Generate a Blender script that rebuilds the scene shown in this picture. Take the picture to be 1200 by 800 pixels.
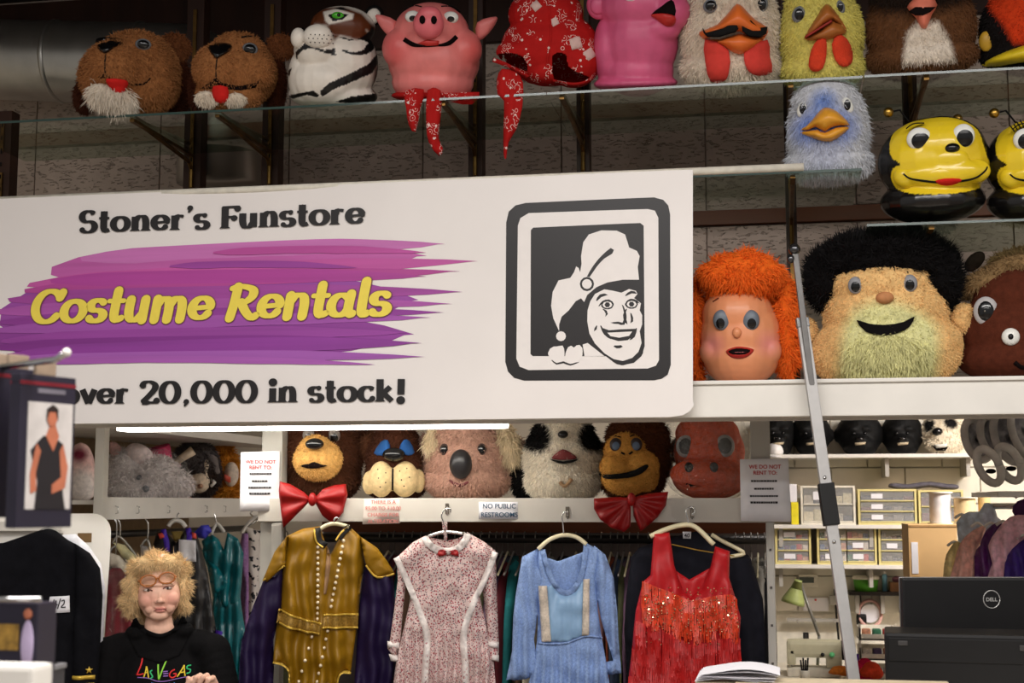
import bpy, bmesh, math, random
import numpy as np
from mathutils import Vector, Matrix, noise
from mathutils.bvhtree import BVHTree
from mathutils.geometry import delaunay_2d_cdt

for o in list(bpy.data.objects): bpy.data.objects.remove(o)
SC = bpy.context.scene
COL = SC.collection
random.seed(7); RNG = np.random.default_rng(7)
PI = math.pi

# ------------------------------------------------------------------ camera
FPX = 1667.0
YAW, PITCH = math.radians(10.5), math.radians(6.5)
CAM = Vector((0, 0, 1.6))
cd = bpy.data.cameras.new('camera'); cam = bpy.data.objects.new('camera', cd); COL.objects.link(cam)
cd.sensor_width = 36; cd.lens = 36*FPX/1200; cd.clip_start = .05; cd.clip_end = 60
cam.location = CAM; cam.rotation_euler = (PI/2+PITCH, 0, YAW)
cd.dof.use_dof = True; cd.dof.focus_distance = 4.75; cd.dof.aperture_fstop = 6.3
SC.camera = cam
FW = Vector((-math.sin(YAW)*math.cos(PITCH), math.cos(YAW)*math.cos(PITCH), math.sin(PITCH)))
RT = Vector((math.cos(YAW), math.sin(YAW), 0)); UP = RT.cross(FW)

# ------------------------------------------------------------------ light
w = bpy.data.worlds.new('shop_ambient'); SC.world = w; w.use_nodes = True
bg = w.node_tree.nodes['Background']; bg.inputs[0].default_value = (1.0, .95, .91, 1); bg.inputs[1].default_value = .30
def area(name, loc, rot, sx, sy, power, col=(1, .955, .92)):
    l = bpy.data.lights.new(name, 'AREA'); l.shape = 'RECTANGLE'; l.size = sx; l.size_y = sy; l.energy = power; l.color = col
    o = bpy.data.objects.new(name, l); COL.objects.link(o); o.location = loc; o.rotation_euler = rot; return o
# the shop's own ceiling fluorescents, flat on the ceiling over the sales floor, above and behind the camera
area('shop_ceiling_light_left_offscreen', (-.9, 1.5, 3.7), (0, 0, 0), 2.4, .5, 95)
area('shop_ceiling_light_right_offscreen', (1.5, 1.5, 3.7), (0, 0, 0), 2.4, .5, 95)
area('shop_ceiling_light_rear_offscreen', (.4, -1.8, 3.7), (0, 0, 0), 4.5, .6, 150)
# stock room ceiling fluorescent, beyond the right edge of the picture
area('stock_room_ceiling_light_right_offscreen', (2.0, 5.95, 3.0), (0, 0, 0), 1.6, .5, 150)
vs = SC.view_settings; vs.view_transform = 'Standard'; vs.look = 'None'; vs.gamma = 1; vs.use_curve_mapping = False; vs.exposure = 0.15

# ------------------------------------------------------------------ pixel helpers (photo frame 1200x800)
def ray(px, py): return FW + RT*((px-600)/FPX) + UP*((400-py)/FPX)
def at(px, py, Y):
    d = ray(px, py); return CAM + d*(Y/d.y)
def atz(px, py, z):
    d = ray(px, py); return CAM + d*((z-CAM.z)/d.z)
def proj(p):
    d = Vector(p)-CAM; f = d.dot(FW); return (600+FPX*d.dot(RT)/f, 400-FPX*d.dot(UP)/f)
def xz(px, z, Y):
    """point on plane y=Y at height z, in the vertical plane seen at pixel column px (approx.)"""
    py = 590
    for _ in range(4):
        p = at(px, py, Y); q = proj((p.x, Y, z)); py = q[1]
    return Vector((p.x, Y, z))

class Frame:
    def __init__(s, px, py, Y, upright=False, point=None):
        s.o = Vector(point) if point is not None else at(px, py, Y)
        s.px, s.py = proj(s.o)
        d = s.o-CAM; f = d.dot(FW); s.s = f/FPX
        w_ = d.normalized()
        if upright: w_ = Vector((d.x, d.y, 0)).normalized()
        u = w_.cross(Vector((0, 0, 1))).normalized(); v = u.cross(w_)
        s.R = Matrix((u, w_, v)).transposed()
        s.M = Matrix.Translation(s.o) @ s.R.to_4x4()
        s.Mi = s.M.inverted()
    def loc(s, px, py, w=0): return Vector(((px-s.px)*s.s, w*s.s, -(py-s.py)*s.s))
    def xzs(s, pts): return np.array([((p[0]-s.px)*s.s, -(p[1]-s.py)*s.s) for p in pts], float)

# ------------------------------------------------------------------ materials
def lin(c):
    return tuple(((x/255)/12.92 if x/255 <= .04045 else ((x/255+.055)/1.055)**2.4) for x in c)
_M = {}
def mat(name, c=(200, 200, 200), rough=.6, metal=0, vary=.12, scale=30, bump=0, bscale=None, spec=.4, sheen=0, trans=0, attr=False, stretch=None, emit=0, alpha=1):
    if name in _M: return _M[name]
    m = bpy.data.materials.new(name); m.use_nodes = True; nt = m.node_tree; N = nt.nodes; L = nt.links
    b = N['Principled BSDF']; b.inputs['Roughness'].default_value = rough; b.inputs['Metallic'].default_value = metal
    b.inputs['Specular IOR Level'].default_value = spec
    if sheen: b.inputs['Sheen Weight'].default_value = sheen
    if alpha < 1: b.inputs['Alpha'].default_value = alpha
    if trans: b.inputs['Transmission Weight'].default_value = trans
    tc = N.new('ShaderNodeTexCoord'); src = tc.outputs['Object']
    if stretch:
        mp = N.new('ShaderNodeMapping'); mp.inputs['Scale'].default_value = stretch; L.new(src, mp.inputs[0]); src = mp.outputs[0]
    nz = N.new('ShaderNodeTexNoise'); nz.inputs['Scale'].default_value = scale; nz.inputs['Detail'].default_value = 4
    L.new(src, nz.inputs['Vector'])
    mr = N.new('ShaderNodeMapRange'); mr.inputs['From Min'].default_value = .3; mr.inputs['From Max'].default_value = .7
    mr.inputs['To Min'].default_value = 1-vary; mr.inputs['To Max'].default_value = 1+vary; L.new(nz.outputs[0], mr.inputs[0])
    mx = N.new('ShaderNodeVectorMath'); mx.operation = 'MULTIPLY'
    if attr:
        a = N.new('ShaderNodeAttribute'); a.attribute_name = 'Col'; L.new(a.outputs['Color'], mx.inputs[0])
    else: mx.inputs[0].default_value = lin(c)
    L.new(mr.outputs[0], mx.inputs[1]); L.new(mx.outputs[0], b.inputs['Base Color'])
    if bump:
        n2 = N.new('ShaderNodeTexNoise'); n2.inputs['Scale'].default_value = bscale or scale*4; n2.inputs['Detail'].default_value = 3; L.new(src, n2.inputs['Vector'])
        bp = N.new('ShaderNodeBump'); bp.inputs['Strength'].default_value = bump; bp.inputs['Distance'].default_value = .004
        L.new(n2.outputs[0], bp.inputs['Height']); L.new(bp.outputs[0], b.inputs['Normal'])
    if emit:
        L.new(mx.outputs[0], b.inputs['Emission Color']); b.inputs['Emission Strength'].default_value = emit
    _M[name] = m; return m
def clear_mat(name, tint=(225, 235, 228), gloss=.12, rough=.02, edge=None):
    if name in _M: return _M[name]
    m = bpy.data.materials.new(name); m.use_nodes = True; nt = m.node_tree; N = nt.nodes; L = nt.links
    for n in list(N):
        if n.type == 'BSDF_PRINCIPLED': N.remove(n)
    t = N.new('ShaderNodeBsdfTransparent'); t.inputs[0].default_value = (*lin(tint), 1)
    g = N.new('ShaderNodeBsdfGlossy'); g.inputs['Roughness'].default_value = rough; g.inputs[0].default_value = (.95, .97, .95, 1)
    lw = N.new('ShaderNodeFresnel'); lw.inputs[0].default_value = 1.5
    ad = N.new('ShaderNodeMath'); ad.operation = 'ADD'; ad.inputs[1].default_value = gloss; ad.use_clamp = True; L.new(lw.outputs[0], ad.inputs[0])
    if rough > .05: lw.inputs[0].default_value = 1.06
    if rough > .05:
        nz = N.new('ShaderNodeTexNoise'); nz.inputs['Scale'].default_value = 22; bp = N.new('ShaderNodeBump'); bp.inputs['Strength'].default_value = 1; bp.inputs['Distance'].default_value = .02
        L.new(nz.outputs[0], bp.inputs['Height']); L.new(bp.outputs[0], g.inputs['Normal'])
    ge = N.new('ShaderNodeNewGeometry'); inv = N.new('ShaderNodeMath'); inv.operation = 'SUBTRACT'; inv.inputs[0].default_value = 1; L.new(ge.outputs['Backfacing'], inv.inputs[1])
    mu = N.new('ShaderNodeMath'); mu.operation = 'MULTIPLY'; L.new(ad.outputs[0], mu.inputs[0]); L.new(inv.outputs[0], mu.inputs[1])   # inner faces only let light out
    mx = N.new('ShaderNodeMixShader'); L.new(mu.outputs[0], mx.inputs[0]); L.new(t.outputs[0], mx.inputs[1]); L.new(g.outputs[0], mx.inputs[2])
    L.new(mx.outputs[0], N['Material Output'].inputs['Surface']); _M[name] = m; return m

# ------------------------------------------------------------------ objects
def tag(o, label=None, cat=None, group=None, kind=None):
    if label: o['label'] = label
    if cat: o['category'] = cat
    if group: o['group'] = group
    if kind: o['kind'] = kind
    return o
def empty(name, M, label=None, cat=None, group=None):
    o = bpy.data.objects.new(name, None); COL.objects.link(o); o.empty_display_size = .05
    o.matrix_world = M if isinstance(M, Matrix) else Matrix.Translation(Vector(M)); return tag(o, label, cat, group)
def mkmesh(name, V, F, m, smooth=True, cols=None):
    me = bpy.data.meshes.new(name)
    V = np.asarray(V, np.float32).reshape(-1, 3)
    if isinstance(F, np.ndarray) and F.ndim == 2:
        k = F.shape[1]; n = len(F)
        me.vertices.add(len(V)); me.vertices.foreach_set('co', V.ravel())
        me.loops.add(n*k); me.loops.foreach_set('vertex_index', F.astype(np.int32).ravel())
        me.polygons.add(n); me.polygons.foreach_set('loop_start', np.arange(0, n*k, k, dtype=np.int32))
        me.update(calc_edges=True)
    else:
        me.from_pydata(V.tolist(), [], [list(f) for f in F]); me.update()
    if cols is not None:
        ca = me.color_attributes.new('Col', 'FLOAT_COLOR', 'POINT')
        c4 = np.ones((len(V), 4), np.float32); c4[:, :3] = cols; ca.data.foreach_set('color', c4.ravel())
    me.polygons.foreach_set('use_smooth', np.full(len(me.polygons), bool(smooth)))
    if m is not None: me.materials.append(m)
    return me
def obj(name, me, parent=None):
    o = bpy.data.objects.new(name, me); COL.objects.link(o)
    if parent is not None: o.parent = parent
    return o
class MB:
    """collects geometry in the parent's local metres"""
    def __init__(s): s.v = []; s.f = []; s.n = 0
    def add(s, V, F):
        b = s.n; s.v += [tuple(p) for p in V]; s.f += [tuple(i+b for i in f) for f in F]; s.n += len(V); return s
    def box(s, c, d, R=None, bev=0):
        bm = bmesh.new(); bmesh.ops.create_cube(bm, size=1)
        bmesh.ops.scale(bm, vec=d, verts=bm.verts)
        if bev: bmesh.ops.bevel(bm, geom=bm.edges, offset=min(bev, min(d)*.45), segments=2, affect='EDGES', profile=.7)
        M = Matrix.Translation(Vector(c))
        if R is not None: M = M @ R.to_4x4()
        bm.transform(M); bm.verts.ensure_lookup_table()
        s.add([v.co for v in bm.verts], [[v.index for v in f.verts] for f in bm.faces]); bm.free(); return s
    def bb(s, a, b, bev=0):
        return s.box([(a[i]+b[i])/2 for i in range(3)], [abs(b[i]-a[i]) for i in range(3)], bev=bev)
    def tube(s, P, r, n=10, cap=True, flat=None):
        P = [Vector(p) for p in P]; k = len(P); r = [r]*k if not hasattr(r, '__len__') else r
        V = []; prev = None
        for i in range(k):
            t = (P[min(i+1, k-1)]-P[max(i-1, 0)]).normalized()
            a = prev if prev is not None else (Vector((0, 0, 1)) if abs(t.z) < .9 else Vector((0, 1, 0)))
            a = (a-t*a.dot(t)).normalized(); prev = a; bnm = t.cross(a)
            fl = flat or 1
            for j in range(n):
                th = 2*PI*j/n; V.append(P[i]+a*math.cos(th)*r[i]+bnm*math.sin(th)*r[i]*fl)
        F = [(i*n+j, i*n+(j+1) % n, (i+1)*n+(j+1) % n, (i+1)*n+j) for i in range(k-1) for j in range(n)]
        if cap: F += [tuple(range(n-1, -1, -1)), tuple(range((k-1)*n, k*n))]
        return s.add(V, F)
    def lathe(s, prof, c=(0, 0, 0), n=20, axis='z', R=None):
        V = []; c = Vector(c)
        for (r, h) in prof:
            for j in range(n):
                th = 2*PI*j/n; p = Vector((r*math.cos(th), r*math.sin(th), h))
                if axis == 'y': p = Vector((p.x, p.z, -p.y))
                if axis == 'x': p = Vector((p.z, p.x, p.y))
                if R is not None: p = R @ p
                V.append(c+p)
        k = len(prof)
        F = [(i*n+j, i*n+(j+1) % n, (i+1)*n+(j+1) % n, (i+1)*n+j) for i in range(k-1) for j in range(n)]
        F += [tuple(range(n-1, -1, -1)), tuple(range((k-1)*n, k*n))]
        return s.add(V, F)
    def ell(s, c, r, R=None, nu=16, nv=10):
        c = Vector(c); V = []
        for i in range(nv+1):
            ph = PI*i/nv
            for j in range(nu):
                th = 2*PI*j/nu
                p = Vector((r[0]*math.sin(ph)*math.cos(th), r[1]*math.sin(ph)*math.sin(th), r[2]*math.cos(ph)))
                if R is not None: p = R @ p
                V.append(c+p)
        F = [(i*nu+j, (i+1)*nu+j, (i+1)*nu+(j+1) % nu, i*nu+(j+1) % nu) for i in range(nv) for j in range(nu)]
        return s.add(V, F)
    def prism(s, pts, y0, y1):
        """polygon in xz extruded from y0 to y1"""
        n = len(pts); V = [(p[0], y0, p[1]) for p in pts]+[(p[0], y1, p[1]) for p in pts]
        return s.add(V, [tuple(range(n)), tuple(range(2*n-1, n-1, -1))]+[(i, i+n, (i+1) % n+n, (i+1) % n) for i in range(n)])
    def build(s, name, m, parent=None, smooth=False, **k):
        me = mkmesh(name, s.v, s.f, m, smooth); o = obj(name, me, parent)
        if smooth == 'auto':
            pass
        return tag(o, **k) if k else o
def struct(name, mb, m): return mb.build(name, m, kind='structure')
def dup(root, M=None, label=None, group=None):
    r = root.copy(); COL.objects.link(r)
    if M is not None: r.matrix_world = M
    if label: r['label'] = label
    if group: r['group'] = group
    for ch in list(root.children):
        c = ch.copy(); COL.objects.link(c); c.parent = r
        for g in ch.children:
            d = g.copy(); COL.objects.link(d); d.parent = c
    return r

# ------------------------------------------------------------------ 2-D outlines
def smooth_closed(P, k=6):
    P = np.asarray(P, float); n = len(P); out = []
    for i in range(n):
        a, b, c, d = P[i-1], P[i], P[(i+1) % n], P[(i+2) % n]
        for j in range(k):
            t = j/k; out.append(.5*(2*b+(c-a)*t+(2*a-5*b+4*c-d)*t*t+(3*b-3*c+d-a)*t**3))
    return np.array(out)
def smooth_open(P, k=6):
    P = np.asarray(P, float); n = len(P); out = []
    for i in range(n-1):
        a, b, c, d = P[max(i-1, 0)], P[i], P[i+1], P[min(i+2, n-1)]
        for j in range(k):
            t = j/k; out.append(.5*(2*b+(c-a)*t+(2*a-5*b+4*c-d)*t*t+(3*b-3*c+d-a)*t**3))
    out.append(P[-1]); return np.array(out)
def ellipse(cx, cy, rx, ry, rot=0, n=24):
    t = np.linspace(0, 2*PI, n, endpoint=False); c, s_ = math.cos(rot), math.sin(rot)
    x, y = rx*np.cos(t), ry*np.sin(t); return np.stack([cx+x*c-y*s_, cy+x*s_+y*c], 1)
def inpoly(X, Y, P):
    P = np.asarray(P, float); r = np.zeros(X.shape, bool); n = len(P); j = n-1
    for i in range(n):
        xi, yi, xj, yj = P[i, 0], P[i, 1], P[j, 0], P[j, 1]
        if yi != yj:
            r ^= ((yi > Y) != (yj > Y)) & (X < (xj-xi)*(Y-yi)/(yj-yi)+xi)
        j = i
    return r
def segdist(Q, P):
    A = P; B = np.roll(P, -1, 0); d = np.full(len(Q), 1e9)
    for a, b in zip(A, B):
        ab = b-a; l = ab.dot(ab)+1e-12; t = np.clip(((Q-a)@ab)/l, 0, 1); d = np.minimum(d, np.linalg.norm(Q-a-t[:, None]*ab, axis=1))
    return d
def resample(P, h):
    out = []
    for a, b in zip(P, np.roll(P, -1, 0)):
        l = np.linalg.norm(b-a); k = max(1, int(math.ceil(l/h)))
        for j in range(k): out.append(a+(b-a)*j/k)
    return np.array(out)
def fill2d(P, h):
    """triangulated fill of outline P (n,2): points, tris, boundary count, distance to the edge"""
    P = np.asarray(P, float); B = resample(P, h)
    keep = [0]
    for i in range(1, len(B)):
        if np.linalg.norm(B[i]-B[keep[-1]]) > h*.2: keep.append(i)
    B = B[keep]
    lo, hi = B.min(0), B.max(0); xs = np.arange(lo[0], hi[0]+h, h); ys = np.arange(lo[1], hi[1]+h, h*.866)
    G = np.array([(x+(h/2 if i % 2 else 0), y) for i, y in enumerate(ys) for x in xs]).reshape(-1, 2)
    G = G[inpoly(G[:, 0], G[:, 1], B)]
    if len(G): G = G[segdist(G, B) > h*.45]
    pts = np.vstack([B, G]) if len(G) else B
    n = len(B)
    r = delaunay_2d_cdt([Vector(p) for p in pts], [(i, (i+1) % n) for i in range(n)], [], 1, 1e-7)
    V = np.array([tuple(p) for p in r[0]]); T = np.array([f for f in r[2] if len(f) == 3], int)
    cen = V[T].mean(1); T = T[inpoly(cen[:, 0], cen[:, 1], B)]
    a, b, c = V[T[:, 0]], V[T[:, 1]], V[T[:, 2]]
    cr = (b[:, 0]-a[:, 0])*(c[:, 1]-a[:, 1])-(b[:, 1]-a[:, 1])*(c[:, 0]-a[:, 0])
    T[cr < 0] = T[cr < 0][:, ::-1]
    return V, T, segdist(V, B)
def bedges(T):
    from collections import Counter
    c = Counter()
    for t in T:
        for i in range(3): c[(t[i], t[(i+1) % 3])] += 1
    return [(a, b) for (a, b) in c if (b, a) not in c]
def solid_from_fill(V, T, yf, yb):
    """front surface at depth yf, back at yb (arrays); x,z from V. Front faces look to -y"""
    n = len(V)
    A = np.stack([V[:, 0], yf, V[:, 1]], 1); Bk = np.stack([V[:, 0], yb, V[:, 1]], 1)
    F = [tuple(t) for t in T]+[tuple(x+n for x in t[::-1]) for t in T]
    for a, b in bedges(T): F += [(a, a+n, b+n), (a, b+n, b)]
    return np.vstack([A, Bk]), np.array(F)
def paint_cols(X, Y, base, regions, jitter=0):
    C = np.tile(np.array(lin(base)), (len(X), 1))
    for reg in regions:
        P, c = reg[0], reg[1]; soft = reg[2] if len(reg) > 2 else 0
        P = np.asarray(P, float)
        if soft:
            d = segdist(np.stack([X, Y], 1), P); ins = inpoly(X, Y, P); sd = np.where(ins, d, -d)
            a = np.clip(sd/soft*.5+.5, 0, 1)[:, None]
        else: a = inpoly(X, Y, P)[:, None].astype(float)
        C = C*(1-a)+np.array(lin(c))*a
    if jitter: C = C*(1+RNG.normal(0, jitter, (len(X), 1)))
    return np.clip(C, 0, 1)
def inflate(fr, outline, T, h=3, name='cloth', m=None, parent=None, R=None, fold=None, sm=0, w0=0, cols=None, backf=.8, minT=.6, **k):
    """padded shape from a photo outline: T thickness px, R px over which the edge rounds off, fold(px,py)->depth px"""
    P = smooth_closed(outline, sm) if sm else np.asarray(outline, float)
    V, Tr, d = fill2d(P, h); R = R or T*1.5
    t = np.clip(d/R, 0, 1); pr = np.sqrt(np.clip(1-(1-t)**2, 0, 1))
    fo = np.array([fold(x, y) for x, y in V]) if fold else np.zeros(len(V))
    yf = w0-minT-T*pr+fo; yb = w0+minT+T*backf*pr+fo*.6
    Q = V.copy(); Q[:, 0] = (V[:, 0]-fr.px)*fr.s; Q[:, 1] = -(V[:, 1]-fr.py)*fr.s
    Tr = Tr[:, ::-1]
    VV, FF = solid_from_fill(Q, Tr, yf*fr.s, yb*fr.s)
    cc = None
    if cols is not None:
        c = paint_cols(V[:, 0], V[:, 1], *cols); cc = np.vstack([c, c])
    o = obj(name, mkmesh(name, VV, FF, m, True, cc), parent)
    o['_'] = 1; del o['_']
    return tag(o, **k)
def rounded(x0, y0, x1, y1, r, n=5):
    out = []
    for cx, cy, a in ((x1-r, y0+r, -PI/2), (x1-r, y1-r, 0), (x0+r, y1-r, PI/2), (x0+r, y0+r, PI)):
        for i in range(n+1): t = a+PI/2*i/n; out.append((cx+r*math.cos(t), cy+r*math.sin(t)))
    return out
# ------------------------------------------------------------------ soft sculpted shapes (costume heads, person)
def remesh(VF, voxel, smooth, name='tmp'):
    me = mkmesh(name, VF.v, VF.f, None, False)
    o = obj(name, me); md = o.modifiers.new('r', 'REMESH'); md.mode = 'VOXEL'; md.voxel_size = voxel
    if smooth: sm = o.modifiers.new('s', 'SMOOTH'); sm.iterations = smooth; sm.factor = .5
    dg = bpy.context.evaluated_depsgraph_get(); ev = o.evaluated_get(dg); m2 = ev.to_mesh()
    V = np.empty(len(m2.vertices)*3, np.float32); m2.vertices.foreach_get('co', V); V = V.reshape(-1, 3)
    F = np.empty(len(m2.loops), np.int32); m2.loops.foreach_get('vertex_index', F)
    q = np.empty(len(m2.polygons), np.int32); m2.polygons.foreach_get('loop_total', q)
    assert (q == 4).all(); F = F.reshape(-1, 4)
    ev.to_mesh_clear(); bpy.data.objects.remove(o); bpy.data.meshes.remove(me)
    return V.astype(float), F
def rotY(a): return Matrix.Rotation(a, 3, 'Y')
class Head:
    def __init__(s, name, label, cat, px, Y, z, group=None, point=None, upright=False):
        s.fr = Frame(0, 0, 0, point=point if point is not None else xz(px, z, Y), upright=upright)
        s.z = z; s.root = empty(name, s.fr.M, label, cat, group); s.s = s.fr.s
        s.upl = s.fr.R.transposed() @ Vector((0, 0, 1))
    def sculpt(s, blobs, voxel=2.2, smooth=6, flat=True):
        mb = MB()
        for b in blobs:
            px, py, w_, rx, ry, rz = b[:6]; R = rotY(b[6]) if len(b) > 6 else None
            mb.ell(s.fr.loc(px, py, w_), (rx*s.s, rz*s.s, ry*s.s), R, 20, 14)
        V, F = remesh(mb, voxel*s.s, smooth)
        if flat: V = s.flatten(V)
        return V, F
    def flatten(s, V):
        zr = V@np.array(s.upl); low = np.minimum(zr-.001, 0)     # origin sits on the shelf
        return V-low[:, None]*np.array(s.upl)
    def pix(s, V): return V[:, 0]/s.s+s.fr.px, -V[:, 2]/s.s+s.fr.py
    def base(s, blobs, col, regions=(), voxel=2.2, smooth=6, m=None, name='head', flat=True, jitter=.0, parent=None, main=True, **k):
        V, F = s.sculpt(blobs, voxel, smooth, flat); X, Y = s.pix(V)
        C = paint_cols(X, Y, col, regions, jitter)
        o = obj(name, mkmesh(name, V, F, m, True, C), parent or s.root)
        if main: s.V, s.F, s.C = V, F, C; s.bvh = BVHTree.FromPolygons(V.tolist(), F.tolist())
        s.last = (V, F, C)
        return tag(o, **k)
    def cut(s, o, outline):
        """open a real hole in the front of a hollow cloth mesh"""
        bm = bmesh.new(); bm.from_mesh(o.data); fs = list(bm.faces); C = np.array([tuple(f.calc_center_median()) for f in fs]); X, Y = s.pix(C)
        ins = inpoly(X, Y, outline) & np.array([f.normal.y < .2 for f in fs]); bmesh.ops.delete(bm, geom=[f for f, k in zip(fs, ins) if k], context='FACES'); bm.to_mesh(o.data); bm.free()
    def hit(s, px, py):
        p = s.fr.loc(px, py, 0); r = s.bvh.ray_cast(Vector((p.x, -3, p.z)), Vector((0, 1, 0)))
        if r[0] is not None: return r[0], r[1]
        r = s.bvh.find_nearest(Vector((p.x, -.05, p.z))); return Vector((p.x, r[0].y, p.z)), r[1]
    def patch(s, name, outline, m, off=.6, puff=0, h=3, sm=0, thick=3, parent=None, R=None, cols=None, **k):
        P = smooth_closed(outline, sm) if sm else np.asarray(outline, float)
        V, T, d = fill2d(P, h); R = R or max(d.max(), 1)
        y = np.array([s.hit(x, yy)[0].y for x, yy in V])
        t = np.clip(d/R, 0, 1); pr = np.sqrt(np.clip(1-(1-t)**2, 0, 1))
        Q = np.stack([(V[:, 0]-s.fr.px)*s.s, -(V[:, 1]-s.fr.py)*s.s], 1)
        VV, FF = solid_from_fill(Q, T[:, ::-1], y-(off+puff*pr)*s.s, y+thick*s.s)
        cc = None
        if cols is not None: c = paint_cols(V[:, 0], V[:, 1], *cols); cc = np.vstack([c, c])
        return tag(obj(name, mkmesh(name, VV, FF, m, True, cc), parent or s.root), **k)
    def stroke(s, name, pts, width, m, off=.5, parent=None, **k):
        P = smooth_open(pts, 5); w_ = width if hasattr(width, '__len__') else [width]*len(pts)
        W = np.interp(np.linspace(0, 1, len(P)), np.linspace(0, 1, len(w_)), w_)/2
        t = np.gradient(P, axis=0); t /= np.linalg.norm(t, axis=1)[:, None]+1e-9; n = np.stack([-t[:, 1], t[:, 0]], 1)
        return s.patch(name, np.vstack([P+n*W[:, None], (P-n*W[:, None])[::-1]]), m, off=off, h=max(2, min(4, max(w_))), thick=2, parent=parent, **k)
    def ball(s, name, px, py, r, m, sink=.4, rot=0, parent=None, tilt=True, nu=20, nv=14, **k):
        p, n = s.hit(px, py); c = Vector((p.x, p.y+r[2]*s.s*(2*sink-1), p.z))
        mb = MB().ell((c), (r[0]*s.s, r[2]*s.s, r[1]*s.s), rotY(rot), nu, nv)
        return tag(mb.build(name, m, parent or s.root, True), **k)
    def eye(s, px, py, rx, ry, white, pup, pr=.55, dx=0, dy=0, rot=0, depth=None, sink=.55, lid=None):
        d = depth or min(rx, ry)*.8
        e = s.ball('eye', px, py, (rx, ry, d), white, sink, rot)
        p, n = s.hit(px, py); yf = p.y+d*s.s*(2*sink-1)
        # pupil: shallow cap on the eyeball
        mb = MB(); cx, cz = px+dx, py+dy; V = []; k = 20; ax, az = rx*pr, ry*pr
        rings = 4
        for i in range(rings+1):
            for j in range(k):
                a = 2*PI*j/k; ox = (cx-px)+ax*i/rings*math.cos(a); oz = (cy if False else (cz-py))+az*i/rings*math.sin(a)
                q = 1-(ox/rx)**2-(oz/ry)**2; yy = yf-d*s.s*math.sqrt(max(q, .02))-.5*s.s
                l = s.fr.loc(px+ox, py+oz, 0); V.append((l.x, yy, l.z))
        F = [(i*k+j, i*k+(j+1) % k, (i+1)*k+(j+1) % k, (i+1)*k+j) for i in range(rings) for j in range(k)]
        mb.add(V, F); mb.build('pupil', pup, e, True)
        if lid is not None:
            mb = MB(); V = []; n_ = 18
            for i in range(7):
                ph = PI*.5*i/6*.75
                for j in range(n_+1):
                    a = PI*j/n_
                    ox = rx*1.08*math.cos(a)*1.0; oz = ry*1.1*math.sin(a)
                    f_ = 1-i/6*.75; l = s.fr.loc(px+ox*math.cos(ph*.0), py-oz*f_-(0 if i else 0), 0)
                    q = 1-(ox/(rx*1.1))**2-(oz*f_/(ry*1.12))**2
                    V.append((l.x, yf-d*1.12*s.s*math.sqrt(max(q, 0))-.8*s.s, l.z))
            F = [(i*(n_+1)+j, i*(n_+1)+j+1, (i+1)*(n_+1)+j+1, (i+1)*(n_+1)+j) for i in range(6) for j in range(n_)]
            mb.add(V, F); mb.build('eyelid', lid, e, True)
        return e
    def fur(s, n, length, width=1.1, lay=.6, gravity=(0, 0, -1), src=None, name='fur', parent=None, keep=None, m=None, jit=.35, cj=.12, curl=0, front=True, wave=0, wf=60):
        V, F, C = src or (s.V, s.F, s.C)
        T = np.vstack([F[:, [0, 1, 2]], F[:, [0, 2, 3]]]) if F.shape[1] == 4 else F
        a, b, c = V[T[:, 0]], V[T[:, 1]], V[T[:, 2]]; N = np.cross(b-a, c-a); A = np.linalg.norm(N, axis=1); N /= A[:, None]+1e-12
        wgt = A.copy()
        if front: wgt *= np.where(N[:, 1] < .35, 1, .15)
        if keep is not None:
            ce = (a+b+c)/3; X, Y = s.pix(ce); wgt *= keep(X, Y, ce[:, 1]/s.s)
        wgt /= wgt.sum(); idx = RNG.choice(len(T), n, p=wgt)
        r1, r2 = RNG.random(n), RNG.random(n); k = r1+r2 > 1; r1[k], r2[k] = 1-r1[k], 1-r2[k]
        P = a[idx]+r1[:, None]*(b-a)[idx]+r2[:, None]*(c-a)[idx]; Nn = N[idx]
        col = C[T[idx, 0]]*(1+RNG.normal(0, cj, (n, 1)))
        L = length*s.s*(1+RNG.normal(0, .25, (n, 1)))
        g = np.array(gravity, float); g /= np.linalg.norm(g)+1e-9
        D = Nn*(1-lay)+g*lay+RNG.normal(0, jit, (n, 3)); D += wave*np.stack([np.sin(P[:, 2]*wf*1.7+np.sin(P[:, 0]*wf)*1.5), np.zeros(n), .6*np.cos(P[:, 0]*wf*1.3+P[:, 2]*wf*.6)], 1)
        D /= np.linalg.norm(D, axis=1)[:, None]
        side = np.cross(D, np.array([0, 1, 0])+RNG.normal(0, .3, (n, 3))); side /= np.linalg.norm(side, axis=1)[:, None]+1e-9
        W = width*s.s*.5
        D2 = D+g*.35+RNG.normal(0, .2+curl, (n, 3)); D2 /= np.linalg.norm(D2, axis=1)[:, None]
        q0 = P-Nn*.5*s.s; q1 = P+D*L*.5; q2 = q1+D2*L*.5
        VV = np.stack([q0-side*W, q0+side*W, q1+side*W*.8, q1-side*W*.8, q2], 1).reshape(-1, 3)
        i = np.arange(n)[:, None]*5
        FF = np.vstack([i+[0, 1, 2], i+[0, 2, 3], i+[3, 2, 4]])
        CC = np.repeat(np.clip(col, 0, 1), 5, 0)
        o = obj(name, mkmesh(name, VV, FF, m or FURM, False, CC), parent or s.root); o['kind'] = 'stuff'; return o
FURM = mat('fur_strands', rough=.75, vary=.1, scale=20, attr=True, spec=.15)
PLUSH = mat('plush_pile', rough=.9, vary=.18, scale=60, attr=True, spec=.1, bump=.6, bscale=260)
LATEX = mat('painted_latex', rough=.42, vary=.1, scale=14, attr=True, spec=.45, bump=.15, bscale=40)
GLOSSPAINT = mat('gloss_painted_shell', rough=.22, vary=.05, scale=8, attr=True, spec=.6, bump=.08, bscale=25)
BLACKGLOSS = mat('black_gloss', (12, 12, 14), .15, spec=.6)
BLACKMAT = mat('black_matte', (14, 13, 13), .8, spec=.2)
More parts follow.
